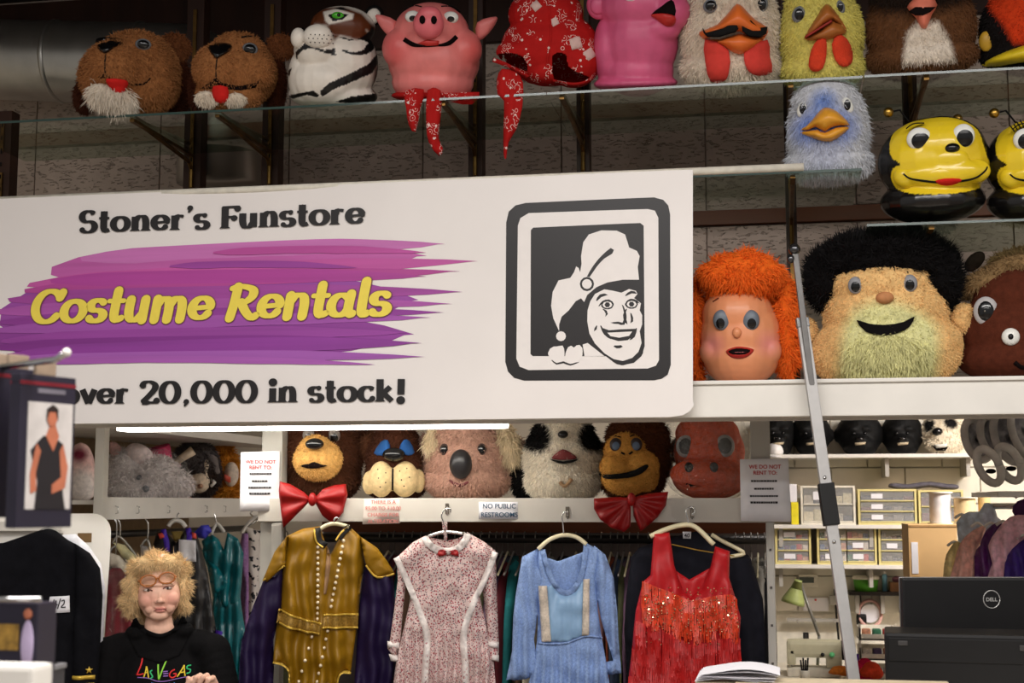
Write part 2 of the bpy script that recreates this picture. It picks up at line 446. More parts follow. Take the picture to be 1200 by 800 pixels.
BLACKFELT = mat('black_felt', (20, 18, 18), .95, spec=.05)
EYEWHITE = mat('eye_white', (235, 235, 228), .25, vary=.03)
EYEBLUEGREY = mat('eye_grey', (120, 124, 130), .35, vary=.1)
DARKMOUTH = mat('dark_mouth', (16, 6, 6), .8, spec=.1)
REDFELT = mat('red_felt', (205, 38, 34), .85, vary=.08, scale=60, spec=.1)
TONGUE = mat('red_tongue', (190, 45, 40), .4)

# ------------------------------------------------------------------ the setting
ZT = at(500, 115.3, 4.47).z        # top glass shelf
YF = 4.47         # front edge line of the glass shelves
WHITEP = mat('white_paint', (226, 222, 214), .45, vary=.05, scale=6, bump=.05, bscale=30)
OFFW = mat('off_white_board', (206, 200, 190), .5, vary=.06, scale=5, bump=.05, bscale=30)
GREYP = mat('grey_post_paint', (172, 168, 160), .5, vary=.07, scale=5)
DARKWOOD = mat('dark_brown_wood', (56, 30, 18), .5, vary=.35, scale=12, stretch=(1, 1, .08))
BROWNTRIM = mat('brown_trim_wood', (120, 66, 34), .45, vary=.25, scale=14, stretch=(.1, 1, 1))
CEIL = mat('dark_ceiling_paint', (46, 32, 24), .85, vary=.2, scale=3)
BRASS = mat('brass', (190, 150, 70), .3, 1, vary=.15, scale=60)
BRASSD = mat('tarnished_brass', (112, 84, 44), .4, .9, vary=.4, scale=20)
STEEL = mat('galvanised_steel', (176, 174, 168), .36, .9, vary=.12, scale=9, bump=.05, bscale=12)
CHROME = mat('chrome', (210, 210, 210), .15, 1, vary=.05)
def tile_mat():
    m = mat('fissured_acoustic_tile', (196, 178, 164), .95, vary=.08, scale=9, spec=.1)
    nt = m.node_tree; N = nt.nodes; L = nt.links; b = N['Principled BSDF']
    tc = N.new('ShaderNodeTexCoord'); mp = N.new('ShaderNodeMapping'); mp.inputs['Scale'].default_value = (30, 30, 110); L.new(tc.outputs['Object'], mp.inputs[0])
    v = N.new('ShaderNodeTexNoise'); v.inputs['Scale'].default_value = 1.3; v.inputs['Detail'].default_value = 3; L.new(mp.outputs[0], v.inputs['Vector'])
    r = N.new('ShaderNodeMapRange'); r.inputs['From Min'].default_value = .34; r.inputs['From Max'].default_value = .41; r.inputs['To Min'].default_value = .45; r.inputs['To Max'].default_value = 1; L.new(v.outputs[0], r.inputs[0])
    bp = N.new('ShaderNodeBump'); bp.inputs['Strength'].default_value = 1; bp.inputs['Distance'].default_value = .012; L.new(r.outputs[0], bp.inputs['Height']); L.new(bp.outputs[0], b.inputs['Normal'])
    return m
TILE = tile_mat()
WALLP = mat('cream_wall_paint', (226, 218, 200), .75, vary=.06, scale=4, bump=.1, bscale=20)
FLOORM = mat('shop_vinyl_floor', (120, 108, 96), .5, vary=.15, scale=5)

struct('floor', MB().bb((-4.2, -3.5, -.05), (4.6, 8.45, 0)), FLOORM)
struct('ceiling', MB().bb((-4.2, 3.2, 3.78), (4.6, 8.45, 3.84)), CEIL)
struct('wall_left', MB().bb((-4.26, 3.2, 0), (-4.2, 8.45, 3.78)), WALLP)
struct('wall_right', MB().bb((4.6, 3.2, 0), (4.66, 8.45, 3.78)), WALLP)
# back wall of the stock room: painted block work, the blocks in view laid one by one
YBK = 8.2
wb = struct('wall_back', MB().bb((-4.2, YBK+.03, 0), (4.6, YBK+.13, 3.1)), mat('wall_mortar', (226, 220, 204), .8, vary=.06))
blk = mat('painted_block', (226, 220, 204), .7, vary=.06, scale=5, bump=.25, bscale=30)
bme = MB().box((0, 0, 0), (.395, .06, .195), bev=.006); bme = mkmesh('block', bme.v, bme.f, blk, False)
for r in range(4, 12):
    for c in range(0, 10):
        o = obj('block', bme, wb); o.location = (-.1+c*.4+(.2 if r % 2 else 0), YBK+.03-.005*random.random(), .3+r*.2)
plb = MB().bb((-4.2, YBK+.005, 0), (-.3, YBK+.03, 3.1)); plb.build('plaster', WALLP, wb)
# bulkhead: wall of acoustic tiles over the opening, wood trim between two rows, dark boards above
YW = 5.5
bw = struct('wall_upper', MB().bb((-4.2, YW+.03, 1.93), (4.6, YW+.1, 3.78)), mat('tile_backing', (196, 178, 164), .9))
zs_ = [(1.95, at(900, 259, YW).z-.012), (at(900, 247, YW).z+.012, at(650, 47, YW).z)]
seam = [at(p, 200, YW).x for p in (40, 191, 337, 499, 661, 827)]
dx_ = (seam[-1]-seam[0])/5; xs_ = [seam[0]+dx_*i for i in range(-3, 12)]
for (z0, z1) in zs_:
    for i in range(len(xs_)-1):
        if xs_[i] < -4.1 or xs_[i+1] > 4.5: continue
        o = MB().box((0, 0, 0), (dx_-.005, .03, z1-z0-.006), bev=.002).build('tile', TILE, bw); o.location = ((xs_[i]+xs_[i+1])/2, YW+.022, (z0+z1)/2)
ub = MB().bb((-4.1, YW-.005, zs_[1][1]+.01), (4.5, YW+.03, 3.76)).build('fascia_board', DARKWOOD, bw)
MB().bb((-4.1, YW-.015, zs_[0][1]+.004), (4.5, YW+.03, zs_[1][0]-.004)).build('trim_rail', BROWNTRIM, bw)
# white beam across the opening (front of the display ledge)
zb0, zb1 = at(1000, 487, 4.45).z, at(1000, 443.5, 4.45).z
bx0, bx1 = -3.6, 2.6
beam = struct('trim_1', MB().bb((bx0, 4.45, zb0), (bx1, 4.49, zb1), .004), WHITEP)
MB().bb((bx0, 4.49, zb1-.03), (bx1, 5.5, zb1-.006)).build('ledge_board', WHITEP, beam)
MB().bb((bx0, 4.44, zb1-.012), (bx1, 4.50, zb1), .003).build('edge_strip', WHITEP, beam)
MB().bb((bx0, 4.72, zb0+.004), (bx1, 4.76, zb1-.03)).build('back_rail', OFFW, beam)
# wooden posts with brass slotted standards
def post(px, wpx, Y=5.02, top=3.75, bot=None, name='shelf_post', label='', std=True):
    p = at(px, 150, Y); wd = wpx*Y/FPX*1.03
    r = empty(name, (p.x, Y, bot or zb1-.006), label, 'post', 'dark wooden shelf posts')
    h = top-(bot or zb1-.006)
    MB().bb((-wd/2, 0, 0), (wd/2, .06, h)).build('timber', DARKWOOD, r)
    if std:
        MB().bb((-.007, -.008, 0), (.007, 0, h-.25)).build('standard', BRASSD, r)
        sl = MB().bb((-.003, -.0088, -.008), (.003, -.0078, .008)); me = mkmesh('slot', sl.v, sl.f, BLACKMAT, False)  # black boxes stand in for the shade inside the slots
        for i in range(14):
            o = obj('slot', me, r); o.location = (0, 0, h*.3+i*.05)  # black box standing in for the shade inside a slot
    return r
PX = [(4, 22, 'beside the galvanised duct'), (226, 22, 'between the two brown dog masks'), (317, 21, 'beneath the white tiger mask'), (557, 17, 'behind the pink pig mask'),
      (683, 15, 'behind the red bandana hood'), (925, 12, 'behind the blue bird mask'), (1068, 15, 'behind the nearer bumblebee mask')]
for px, wd, wh in PX: post(px, wd, top=3.75 if px > 100 else at(4, 130, 5.02).z, label='dark brown wooden shelf post with brass strip '+wh)
# glass shelves on brass brackets
GLASS = clear_mat('shelf_glass', (214, 226, 216), .14)
GEDGE = mat('glass_edge', (38, 64, 56), .15, vary=.1, spec=.6)
def glass_shelf(px0, px1, z, y0, y1, label, brs):
    a = at(px0, 130, y0).x; b = at(px1, 130, y0).x
    r = empty('glass_shelf', (a, y0, z-.009), label, 'shelf', 'glass shelves of the mask display')
    MB().bb((0, .002, 0), (b-a, y1-y0, .008)).build('glass_pane', GLASS, r)
    MB().bb((0, 0, 0), (b-a, .002, .008)).build('glass_edge', GEDGE, r)
    for px in brs:
        X = at(px, 150, 5.01).x
        br = MB().tube([(X-a, .10, -.006), (X-a, y1-y0-.02, -.035), (X-a, y1-y0+.005, -.06), (X-a, y1-y0+.005, -.13)], .008, 8)
        br.bb((X-a-.008, .02, -.012), (X-a+.008, y1-y0, -.001)); br.build('bracket', BRASSD, r)
    return r
glass_shelf(-60, 640, ZT, YF, 5.0, 'long glass shelf carrying the dog, tiger and pig masks', (226, 317, 557))
glass_shelf(641, 1012, ZT, YF, 5.0, 'glass shelf carrying the pink, white chicken and yellow chick masks', (683, 925))
glass_shelf(1014, 1290, ZT, YF-.005, 5.0, 'glass shelf carrying the brown owl and parrot masks', (1068,))
Z2 = at(900, 201, YF).z
glass_shelf(735, 1008, Z2, YF, 5.0, 'glass shelf carrying the blue bird mask', (925,))
Z3 = at(1100, 259, YF).z
glass_shelf(1012, 1290, Z3, YF, 5.0, 'glass shelf carrying the two bumblebee masks', (1068,))
# ventilation duct
def duct():
    Y = 5.26; r_ = .165
    pts = [at(-140, 66, Y), at(60, 70, Y), at(150, 74, Y)]
    p0 = pts[-1]; R = .20
    root = empty('air_duct', at(60, 120, Y), 'round galvanised steel air duct bending down behind the brown dog masks', 'duct')
    P = []; a = at(-140, 66, Y); b = at(205, 76, Y)
    for i in range(5): P.append(a.lerp(b, i/4))
    for i in range(1, 9):
        t = PI/2*i/8; P.append(b+Vector((R*math.sin(t), 0, -R*(1-math.cos(t)))))
    P.append(P[-1]+Vector((0, 0, -.30)))
    loc = root.location
    P = [p-loc for p in P]
    MB().tube(P, r_, 32).build('duct_tube', STEEL, root, True)
    for i, q in enumerate([.2, .33, .62, .9]):
        c = (a.lerp(b, q))-loc; MB().lathe([(r_, -.012), (r_+.006, -.006), (r_+.006, .006), (r_, .012)], c, 32, 'x').build('seam_ring', STEEL, root, True)
    for i in (6, 8, 10, 12):
        d = (P[i+1]-P[i-1]).normalized(); R3 = d.to_track_quat('Z', 'Y').to_matrix()
        MB().lathe([(r_, -.008), (r_+.005, 0), (r_, .008)], P[i], 32, 'z', R3).build('seam_ring', STEEL, root, True)
    for q in (.335, .48):
        c = a.lerp(b, q)-loc; MB().box(c+Vector((0, -r_-.008, .03)), (.018, .02, .05), bev=.004).build('clamp_lug', STEEL, root)
duct()
# lower shelf unit of the costume counter: posts, shelf board, hanging rail
YS = 5.12
zst, zsb = at(600, 583.5, YS).z, at(600, 611.5, YS).z
su = empty('display_shelf_unit', (at(313, 640, YS).x, YS, 0), 'white shelf unit with the row of plush heads above hanging costumes', 'shelf unit')
ox = su.location.x
xl, xr = at(303, 560, YS).x-ox, at(903, 560, YS).x-ox
MB().bb((xl, 0, zsb), (xr, .022, zst), .003).build('shelf_lip', OFFW, su)
MB().bb((xl, .022, zst-.03), (xr, .5, zst-.012)).build('shelf_board', OFFW, su)
for (p0, p1, z0, z1) in ((303, 327, 0, zst+.3), (880, 903, zst-.02, zst+.3)):
    a, b = at(p0, 560, YS).x-ox, at(p1, 560, YS).x-ox
    MB().bb((a, .03 if z0 == 0 else -.004, z0), (b, .09, z1), .003).build('post', GREYP, su)
a, b = at(899, 700, YS).x-ox, at(909, 700, YS).x-ox
pp = MB(); pp.bb((a, -.02, 0), (b, .012, zst-.03), .01); pp.build('upright_tube', GREYP, su)
mb = MB()
for i in range(9): mb.box(((a+b)/2, -.021, .4+i*.13), (.008, .003, .008))
mb.build('screw_heads', mat('screw_dark', (70, 66, 62), .5), su, kind='stuff')
a, b = at(318, 700, YS).x-ox, at(331, 700, YS).x-ox
MB().bb((a, -.02, 0), (b, .012, zsb-.005), .012).build('upright_tube', GREYP, su)
zr = at(600, 631, 5.45).z
MB().tube([(xl+.06, .33, zr), (xr-.02, .33, zr)], .017, 12).build('hanging_rail', mat('rail_dark', (52, 48, 46), .4, .6), su, True)
MB().bb((xl+.05, .62, zsb-.05), (xr-.01, .64, zst-.03)).build('back_batten', BROWNTRIM, su)
MB().bb((xl+.05, .64, .1), (xr-.01, .655, zst-.03)).build('back_panel', mat('added_taupe_panel', (128, 118, 116), .8, vary=.1, scale=5), su)  # unit back, added to keep the space behind the hangers from showing bright
# fluorescent fitting tucked under the beam
fx0, fx1 = at(140, 501, 4.9).x, at(600, 501, 4.9).x
zf = at(400, 499, 4.9).z
ff = empty('fluorescent_fitting', ((fx0+fx1)/2, 4.9, zf), 'long white fluorescent light fitting glowing under the banner beam', 'light fitting')
hw = (fx1-fx0)/2
MB().bb((-hw, -.06, .012), (hw, .06, .05), .006).build('housing', WHITEP, ff)
MB().bb((-hw+.01, -.05, -.012), (hw-.02, .05, .012), .01).build('diffuser', mat('fluorescent_diffuser', (255, 250, 240), .5, vary=0, emit=14), ff)
# ------------------------------------------------------------------ banner with its print
YB = 4.40
def bpt(px, py, lift=0):
    p = at(px, py, YB); return np.array([p.x, p.z])
VINYL = mat('banner_vinyl', (232, 226, 222), .38, vary=.03, scale=3, bump=.25, bscale=3.5)
INK = mat('black_print', (30, 27, 28), .4, vary=.05)
bo = at(400, 497, YB)
ban = empty('banner', bo, 'wide white vinyl banner advertising costume rentals hung along the beam', 'banner')
def bloc(px, py): p = bpt(px, py); return np.array([p[0]-bo.x, p[1]-bo.z])
def bwave(x, z): return .004*math.sin(3.1*x+1+2*z)+.003*math.sin(7*x-3*z)
def bprint(name, outline, m, lvl, h=.05, sm=0, raw=False, parent=None, **k):
    P = np.array([bloc(*p) for p in outline]) if not raw else np.asarray(outline, float)
    if sm: P = smooth_closed(P, sm)
    V, T, d = fill2d(P, h)
    y = np.array([bwave(x, z) for x, z in V])-.0012-.0004*lvl
    VV = np.stack([V[:, 0], y, V[:, 1]], 1)
    return tag(obj(name, mkmesh(name, VV, T, m, False), parent or ban), **k)
c1 = [(-60, 235.5), (812, 199), (812, 470), (813.5, 474), (808, 482), (800, 486.5), (786, 488.5), (-60, 498)]
P = np.array([bloc(*p) for p in c1]); V, T, d = fill2d(P, .03); y = np.array([bwave(x, z) for x, z in V])
VV, FF = solid_from_fill(V, T, y-.0008, y+.0008); obj('vinyl_sheet', mkmesh('vinyl_sheet', VV, FF, VINYL, False), ban)
a, b = bloc(-60, 236), bloc(942, 194.5)
MB().tube([(a[0], .012, a[1]), (b[0], .012, b[1])], .0125, 14).build('hanging_rod', mat('cream_rod', (226, 220, 205), .4), ban, True)
# brush-stroke artwork
sw = [  # (left x, left y centre, right x, right y centre, half thickness, colour, tip sharpness)
 (3, 372, 490, 352, 42, (150, 72, 158)), (-5, 396, 485, 392, 30, (140, 62, 148)), (62, 318, 500, 300, 20, (188, 92, 164)),
 (95, 304, 522, 286, 9, (196, 112, 178)), (36, 334, 560, 306, 9, (190, 84, 158)), (30, 341, 540, 318, 8, (176, 70, 146)), (60, 330, 500, 324, 8, (172, 66, 150)),
 (10, 352, 542, 342, 9, (158, 70, 152)), (-10, 366, 530, 356, 8, (170, 84, 166)), (0, 378, 520, 366, 8, (142, 60, 148)), (-12, 388, 505, 372, 7, (160, 82, 168)),
 (4, 400, 478, 390, 8, (150, 68, 156)), (-14, 408, 470, 400, 7, (132, 52, 140)), (10, 417, 495, 402, 9, (140, 60, 150)), (-10, 424, 498, 418, 6.5, (160, 88, 172)), (60, 423, 440, 427, 4, (168, 92, 176)),
 (200, 312, 420, 314, 4, (150, 64, 150)), (250, 296, 500, 296, 4.5, (182, 76, 152))]
for i, (x0, y0, x1, y1, t, c) in enumerate(sw):
    n = 14; up, dn = [], []
    for j in range(n+1):
        q = j/n; xx = x0+(x1-x0)*q; yy = y0+(y1-y0)*q-6*math.sin(PI*q)*(.6 if t < 20 else 0)
        tt = t*min(1, .25+q*7)*min(1, ((1-q)*3.2)**.7+.02)
        up.append((xx, yy-tt)); dn.append((xx-(10 if j == n else 0)+random.uniform(-4, 4), yy+tt*random.uniform(.85, 1.05)))
    bprint('brush_stroke', up+dn[::-1], mat('print_%d_%d_%d' % c, c, .4, vary=.12, scale=5, stretch=(.2, 1, 6)), i*.5+1, h=.06)
# lettering: strokes with thick stems and thin hairlines
def arc(cx, cy, rx, ry, a0, a1, n=9): return [(cx+rx*math.cos(math.radians(a0+(a1-a0)*i/(n-1))), cy+ry*math.sin(math.radians(a0+(a1-a0)*i/(n-1)))) for i in range(n)]
G = {  # advance, strokes, (serif bars)
 'o': (1.12, [arc(.54, .5, .43, .45, 90, 450, 17)], []),
 'e': (1.06, [[(.12, .5), (.5, .53), (.9, .56)]+arc(.52, .52, .40, .44, 8, 325, 14)], []),
 's': (.86, [arc(.42, .73, .30, .23, 35, 250, 9)+arc(.42, .27, .32, .24, 80, -150, 9)], []),
 't': (.72, [[(.34, 1.38), (.33, .8), (.34, .25), (.46, .05), (.68, .14)], [(.03, .92), (.66, .92)]], []),
 'n': (1.14, [[(.22, .96), (.22, .03)], [(.24, .68), (.45, .95), (.75, .92), (.86, .6), (.86, .03)]], [(.22, 0), (.86, 0)]),
 'r': (.82, [[(.22, .96), (.22, .03)], [(.24, .62), (.42, .92), (.74, .88)]], [(.22, 0)]),
 'u': (1.14, [[(.22, .96), (.22, .4), (.34, .08), (.6, .06), (.84, .35)], [(.86, .96), (.86, .03)]], []),
 'v': (1.0, [[(.1, .97), (.5, .04)], [(.52, .04), (.88, .97)]], []),
 'i': (.52, [[(.25, .93), (.25, .03)], [(.25, 1.3), (.25, 1.34)]], [(.25, 0)]),
 'c': (.96, [arc(.52, .5, .41, .45, 40, 325, 14)], []),
 'k': (1.08, [[(.22, 1.45), (.22, .03)], [(.3, .45), (.82, .95)], [(.42, .55), (.92, .03)]], [(.22, 0)]),
 'm': (1.64, [[(.22, .96), (.22, .03)], [(.24, .68), (.42, .95), (.68, .92), (.77, .6), (.77, .03)], [(.79, .68), (.98, .95), (1.24, .92), (1.34, .6), (1.34, .03)]], []),
 'a': (1.1, [arc(.48, .48, .38, .44, 50, 330, 14), [(.86, .96), (.84, .3), (.95, .05), (1.05, .1)]], []),
 'l': (.56, [[(.28, 1.5), (.27, .3), (.38, .04), (.52, .1)]], []),
 'S': (1.05, [arc(.5, 1.06, .38, .36, 30, 255, 10)+arc(.5, .37, .42, .36, 80, -155, 10)], []),
 'F': (1.02, [[(.27, 1.42), (.27, .03)], [(.1, 1.40), (.95, 1.40), (.97, 1.2)], [(.3, .74), (.78, .74), (.79, .62)]], [(.27, 0)]),
 'C': (1.3, [arc(.68, .74, .58, .70, 35, 320, 16), [(1.14, 1.14), (1.22, 1.36)]], []),
 'R': (1.36, [[(.34, 1.42), (.3, .7), (.22, .03)], [(.1, 1.36), (.5, 1.44), (.98, 1.3), (1.05, 1.02), (.8, .76), (.4, .70)], [(.6, .72), (.86, .3), (1.16, .02), (1.34, .12)]], []),
 '2': (1.16, [[(.14, 1.1), (.25, 1.38), (.6, 1.45), (.92, 1.25), (.9, .95), (.55, .5), (.16, .1)], [(.14, .07), (.98, .07), (1.02, .26)]], []),
 '0': (1.3, [arc(.62, .73, .50, .69, 90, 450, 19)], []),
 ',': (.5, [[(.26, .12), (.28, .02), (.16, -.22)]], []), "'": (.4, [[(.2, 1.45), (.22, 1.36), (.12, 1.12)]], []),
 '!': (.6, [[(.3, 1.45), (.28, .45)], [(.27, .06), (.27, .1)]], []), ' ': (.5, [], [])}
def text_polys(txt, thick, thin, gap, shear=0, serif=True):
    """list of quads/discs in em units and the total advance"""
    V, F = [], []; x = 0
    def disc(c, r, n=12):
        b = len(V); V.extend([(c[0]+r*math.cos(2*PI*i/n), c[1]+r*math.sin(2*PI*i/n)) for i in range(n)]); F.append(tuple(range(b, b+n)))
    for ch in txt:
        adv, st, sf = G[ch]
        for s_ in st:
            P = smooth_open(s_, 5 if len(s_) < 9 else 3)+np.array([x, 0]); t = np.gradient(P, axis=0); t /= np.linalg.norm(t, axis=1)[:, None]+1e-9
            if len(s_) == 2 and abs(s_[0][1]-s_[1][1]) < .1 and abs(s_[0][0]-s_[1][0]) < .05: disc(P.mean(0), thick*.62, 14); continue
            W = (thin+(thick-thin)*np.abs(t[:, 1])**1.3)/2
            if ch in 'SsC2': W[:3] = np.maximum(W[:3], thick*.36)
            if ch in "',": W = np.linspace(thick*.5, thin*.3, len(P))
            n_ = np.stack([-t[:, 1], t[:, 0]], 1); b = len(V)
            for p, q, w_ in zip(P, n_, W): V.append(tuple(p+q*w_)); V.append(tuple(p-q*w_))
            for i in range(len(P)-1): F.append((b+2*i, b+2*i+1, b+2*i+3, b+2*i+2))
            if not serif:
                for i in sorted(set(list(range(0, len(P), 2))+[len(P)-1])): disc(P[i], W[i])
            else:
                for i in range(2, len(P)-1, 3): disc(P[i], W[i]*.98)
        if serif:
            for (sx, sy) in sf:
                b = len(V); w_ = thick*.78; V.extend([(x+sx-w_, sy), (x+sx+w_, sy), (x+sx+thick*.5, sy+.12), (x+sx-thick*.5, sy+.12)]); F.append((b, b+1, b+2, b+3))
        x += adv+gap
    V = [(a+shear*b_, b_) for a, b_ in V]
    return V, F, x-gap
def union(V, F):
    F2 = []
    for f in F:
        a = sum(V[f[i]][0]*V[f[(i+1) % len(f)]][1]-V[f[(i+1) % len(f)]][0]*V[f[i]][1] for i in range(len(f)))
        if abs(a) > 1e-7: F2.append(list(f) if a > 0 else list(f)[::-1])
    r = delaunay_2d_cdt([Vector(v) for v in V], [], F2, 0, 1e-5)
    P = np.array([tuple(v) for v in r[0]]); T = [f for f in r[2]]
    cx = np.array([P[list(f)].mean(0) for f in T]); keep = np.zeros(len(T), bool)
    for f in F2: keep |= inpoly(cx[:, 0], cx[:, 1], [V[i] for i in f])
    return [tuple(v) for v in P], [tuple(f) for f, k in zip(T, keep) if k]
def banner_text(txt, p0, p1, cap, m, lvl, thick, thin, gap, shear=0, serif=True, capem=1.45, name='letter', grow=0):
    adv = sum(G[c][0]+gap for c in txt)-gap; x = 0
    a, b = bloc(*p0), bloc(*p1); ex = (b-a)/adv; sz = abs(bloc(p0[0], p0[1]-cap)[1]-a[1])/capem
    for ch in txt:
        V, F, _ = text_polys(ch, thick+grow, thin+grow, gap, shear, serif)
        if V: V, F = union(V, F)
        Q = [a+ex*(v[0]+x)+np.array([0, sz])*v[1] for v in V]
        VV = [(q[0], bwave(q[0], q[1])-.0012-.0004*lvl, q[1]) for q in Q]
        if V: obj(name, mkmesh(name, VV, F, m, False), ban)
        x += G[ch][0]+gap
banner_text("Stoner's Funstore", (95, 273), (428, 262), 25, INK, 12, .43, .15, .09)
banner_text("over 20,000 in stock!", (74, 473.5), (476, 470), 25, INK, 12, .43, .15, .09)
YEL = mat('yellow_print', (238, 216, 84), .4, vary=.04)
DKY = mat('letter_outline_print', (120, 74, 84), .4)
banner_text('Costume Rentals', (38, 379), (456, 369), 38, DKY, 13, .41, .21, .03, .16, False, 1.5, name='letter_outline', grow=.07)
banner_text('Costume Rentals', (38, 379), (456, 369), 38, YEL, 18, .41, .21, .03, .16, False, 1.5)
# emblem
def L(pts): return [(x/2.759+560, y/2.759+210) for x, y in pts]
WPRINT = mat('white_print', (232, 226, 222), .4, vary=.02)
emb = bprint('emblem_frame', L([(92, 140), (100, 105), (122, 85), (155, 77), (570, 60), (600, 68), (616, 86), (622, 115), (624, 600), (614, 632), (595, 645), (570, 650), (150, 651), (118, 642), (98, 622), (89, 590)]), INK, 2)
def ep(n, pts, m, l, sm=0): return bprint(n, L(pts), m, l, sm=sm, h=.04)
ep('emblem_ground', [(130, 150), (138, 126), (165, 110), (550, 98), (573, 103), (584, 126), (586, 585), (576, 603), (550, 612), (165, 617), (136, 606), (125, 580)], WPRINT, 3)
ep('emblem_field', [(172, 165), (180, 157), (526, 143), (537, 152), (540, 540), (530, 572), (505, 594), (465, 602), (440, 592), (415, 573), (178, 572), (171, 565)], INK, 4)
ep('emblem_hat', [(264, 492), (245, 450), (238, 410), (243, 365), (262, 328), (300, 320), (312, 302), (319, 283), (327, 288), (332, 302), (338, 298), (335, 250), (342, 205), (360, 180), (400, 167), (450, 168), (477, 180), (485, 205), (490, 222), (515, 233), (524, 250), (518, 285), (522, 326), (470, 326), (420, 335), (385, 350), (355, 375), (345, 398), (335, 386), (318, 395), (295, 425), (272, 445), (264, 470)], WPRINT, 5)
ep('emblem_pompom', ellipse(270, 508, 16, 16), WPRINT, 5)
ep('emblem_face', [(365, 395), (380, 372), (410, 357), (440, 362), (465, 368), (490, 356), (512, 362), (517, 372), (506, 385), (528, 402), (524, 425), (532, 440), (532, 470), (524, 492), (530, 530), (520, 558), (500, 578), (470, 588), (440, 582), (410, 563), (380, 532), (362, 500), (355, 460), (356, 425)], WPRINT, 5)
ep('emblem_hands', [(228, 562), (240, 543), (262, 541), (272, 537), (280, 548), (279, 590), (255, 599), (236, 580)], WPRINT, 5, 3)
ep('emblem_hands', [(285, 562), (298, 538), (312, 545), (325, 535), (339, 546), (336, 580), (311, 598), (286, 590)], WPRINT, 5, 3)
ep('emblem_hands', [(340, 535), (356, 530), (410, 572), (346, 573)], WPRINT, 5)
ep('emblem_chin', [(437, 590), (470, 593), (505, 580), (528, 555), (540, 530), (534, 565), (505, 592), (470, 602), (450, 598)], INK, 6)
ep('emblem_hat_fold', [(431, 224), (441, 230), (436, 242), (410, 258), (385, 285), (362, 318), (354, 316), (375, 280), (402, 248)], INK, 6, 2)
ep('emblem_bell', ellipse(354, 340, 23, 23), INK, 6); ep('emblem_bell', ellipse(354, 340, 16, 16), WPRINT, 7)
for ex, ey in ((420, 407), (498, 405)):
    ep('emblem_eye', ellipse(ex, ey, 21, 15), INK, 6); ep('emblem_eye', ellipse(ex, ey, 16, 11), WPRINT, 7); ep('emblem_eye', ellipse(ex, ey, 9, 9), INK, 8)
def es(pts, w_):
    P = smooth_open(pts, 4); t = np.gradient(P, axis=0); t /= np.linalg.norm(t, axis=1)[:, None]; n = np.stack([-t[:, 1], t[:, 0]], 1)
    W = w_*np.sin(np.linspace(.35, PI-.35, len(P)))[:, None]; ep('emblem_line', np.vstack([P+n*W, (P-n*W)[::-1]]), INK, 6)
es([(385, 394), (398, 378), (422, 373)], 5); es([(478, 378), (497, 366), (516, 370)], 4.5); es([(392, 412), (405, 398), (425, 393), (442, 404)], 3.5)
es([(476, 408), (490, 392), (510, 393), (524, 404)], 3.5); es([(468, 405), (478, 440), (472, 468), (455, 465), (430, 466)], 4.5); es([(405, 420), (418, 432), (414, 450)], 3.5)
es([(482, 420), (474, 440), (480, 462), (492, 472)], 4); es([(440, 540), (455, 543), (472, 538)], 5); es([(386, 474), (378, 494)], 4); es([(398, 474), (412, 500), (432, 517)], 4); es([(514, 482), (505, 508), (490, 520)], 4)
es([(495, 432), (500, 455), (495, 470)], 4); es([(240, 585), (256, 597), (278, 592), (300, 600), (335, 588)], 3)
ep('emblem_mouth', [(400, 480), (425, 489), (462, 486), (512, 484), (503, 508), (485, 521), (455, 524), (425, 515), (410, 500)], INK, 6)
ep('emblem_teeth', [(420, 497), (460, 495), (500, 493), (490, 507), (458, 513), (430, 508)], WPRINT, 7)
# ------------------------------------------------------------------ masks on the top glass shelf
GT = 'costume masks on the glass shelves'
def mask(name, label, px, Y=4.63, z=ZT, cat='mask', group=GT): return Head(name, label, cat, px, Y, z, group)
TAN = (158, 104, 62); DKB = (74, 36, 20)
# brown dog with white chin tuft
H = mask('dog_mask', 'brown furry dog mask with lolling red tongue and shaggy white chin tuft', 152)
H.base([(157, 84, 0, 50, 46, 48), (133, 83, -30, 33, 30, 34), (112, 92, -20, 18, 26, 26), (172, 98, -12, 34, 34, 34), (133, 114, -30, 30, 20, 24), (163, 60, -20, 26, 20, 24)], TAN,
       m=PLUSH)
H.fur(9000, 4.5, .9, .45)
for c, r, cc in (((200, 52, 18), (19, 17, 9), (128, 76, 44)), ((206, 98, 20), (15, 36, 12), DKB), ((101, 116, 6), (12, 20, 12), DKB)):
    o = H.base([(c[0], c[1], c[2], r[0], r[1], r[2])], cc, m=PLUSH, name='ear', main=False, smooth=2); H.fur(1600, 5, .9, .6, src=H.last, parent=o)
H.patch('nose', [(112, 52), (126, 48), (140, 50), (141, 56), (132, 62), (123, 69), (114, 63)], BLACKGLOSS, 2, 6, 2.5, 3)
H.eye(164, 55, 9, 6.5, EYEBLUEGREY, BLACKGLOSS, .75); H.stroke('mouth', [(117, 97), (124, 94), (130, 98), (150, 101), (166, 99), (173, 92)], [3, 5, 4, 2.5, 2, 1.5], DARKMOUTH, .8)
H.stroke('muzzle_seam', [(124, 69), (123, 80), (124, 93)], 1.6, BLACKMAT); H.patch('tongue', [(125, 97), (147, 97), (148, 104), (143, 111), (134, 111), (128, 105)], REDFELT, 5, 3, 3, 2)
o = H.base([(128, 112, -46, 22, 13, 12), (142, 118, -42, 14, 14, 12)], (226, 214, 196), m=PLUSH, name='chin_tuft', main=False); H.fur(2200, 12, 1, .8, src=H.last, parent=o)
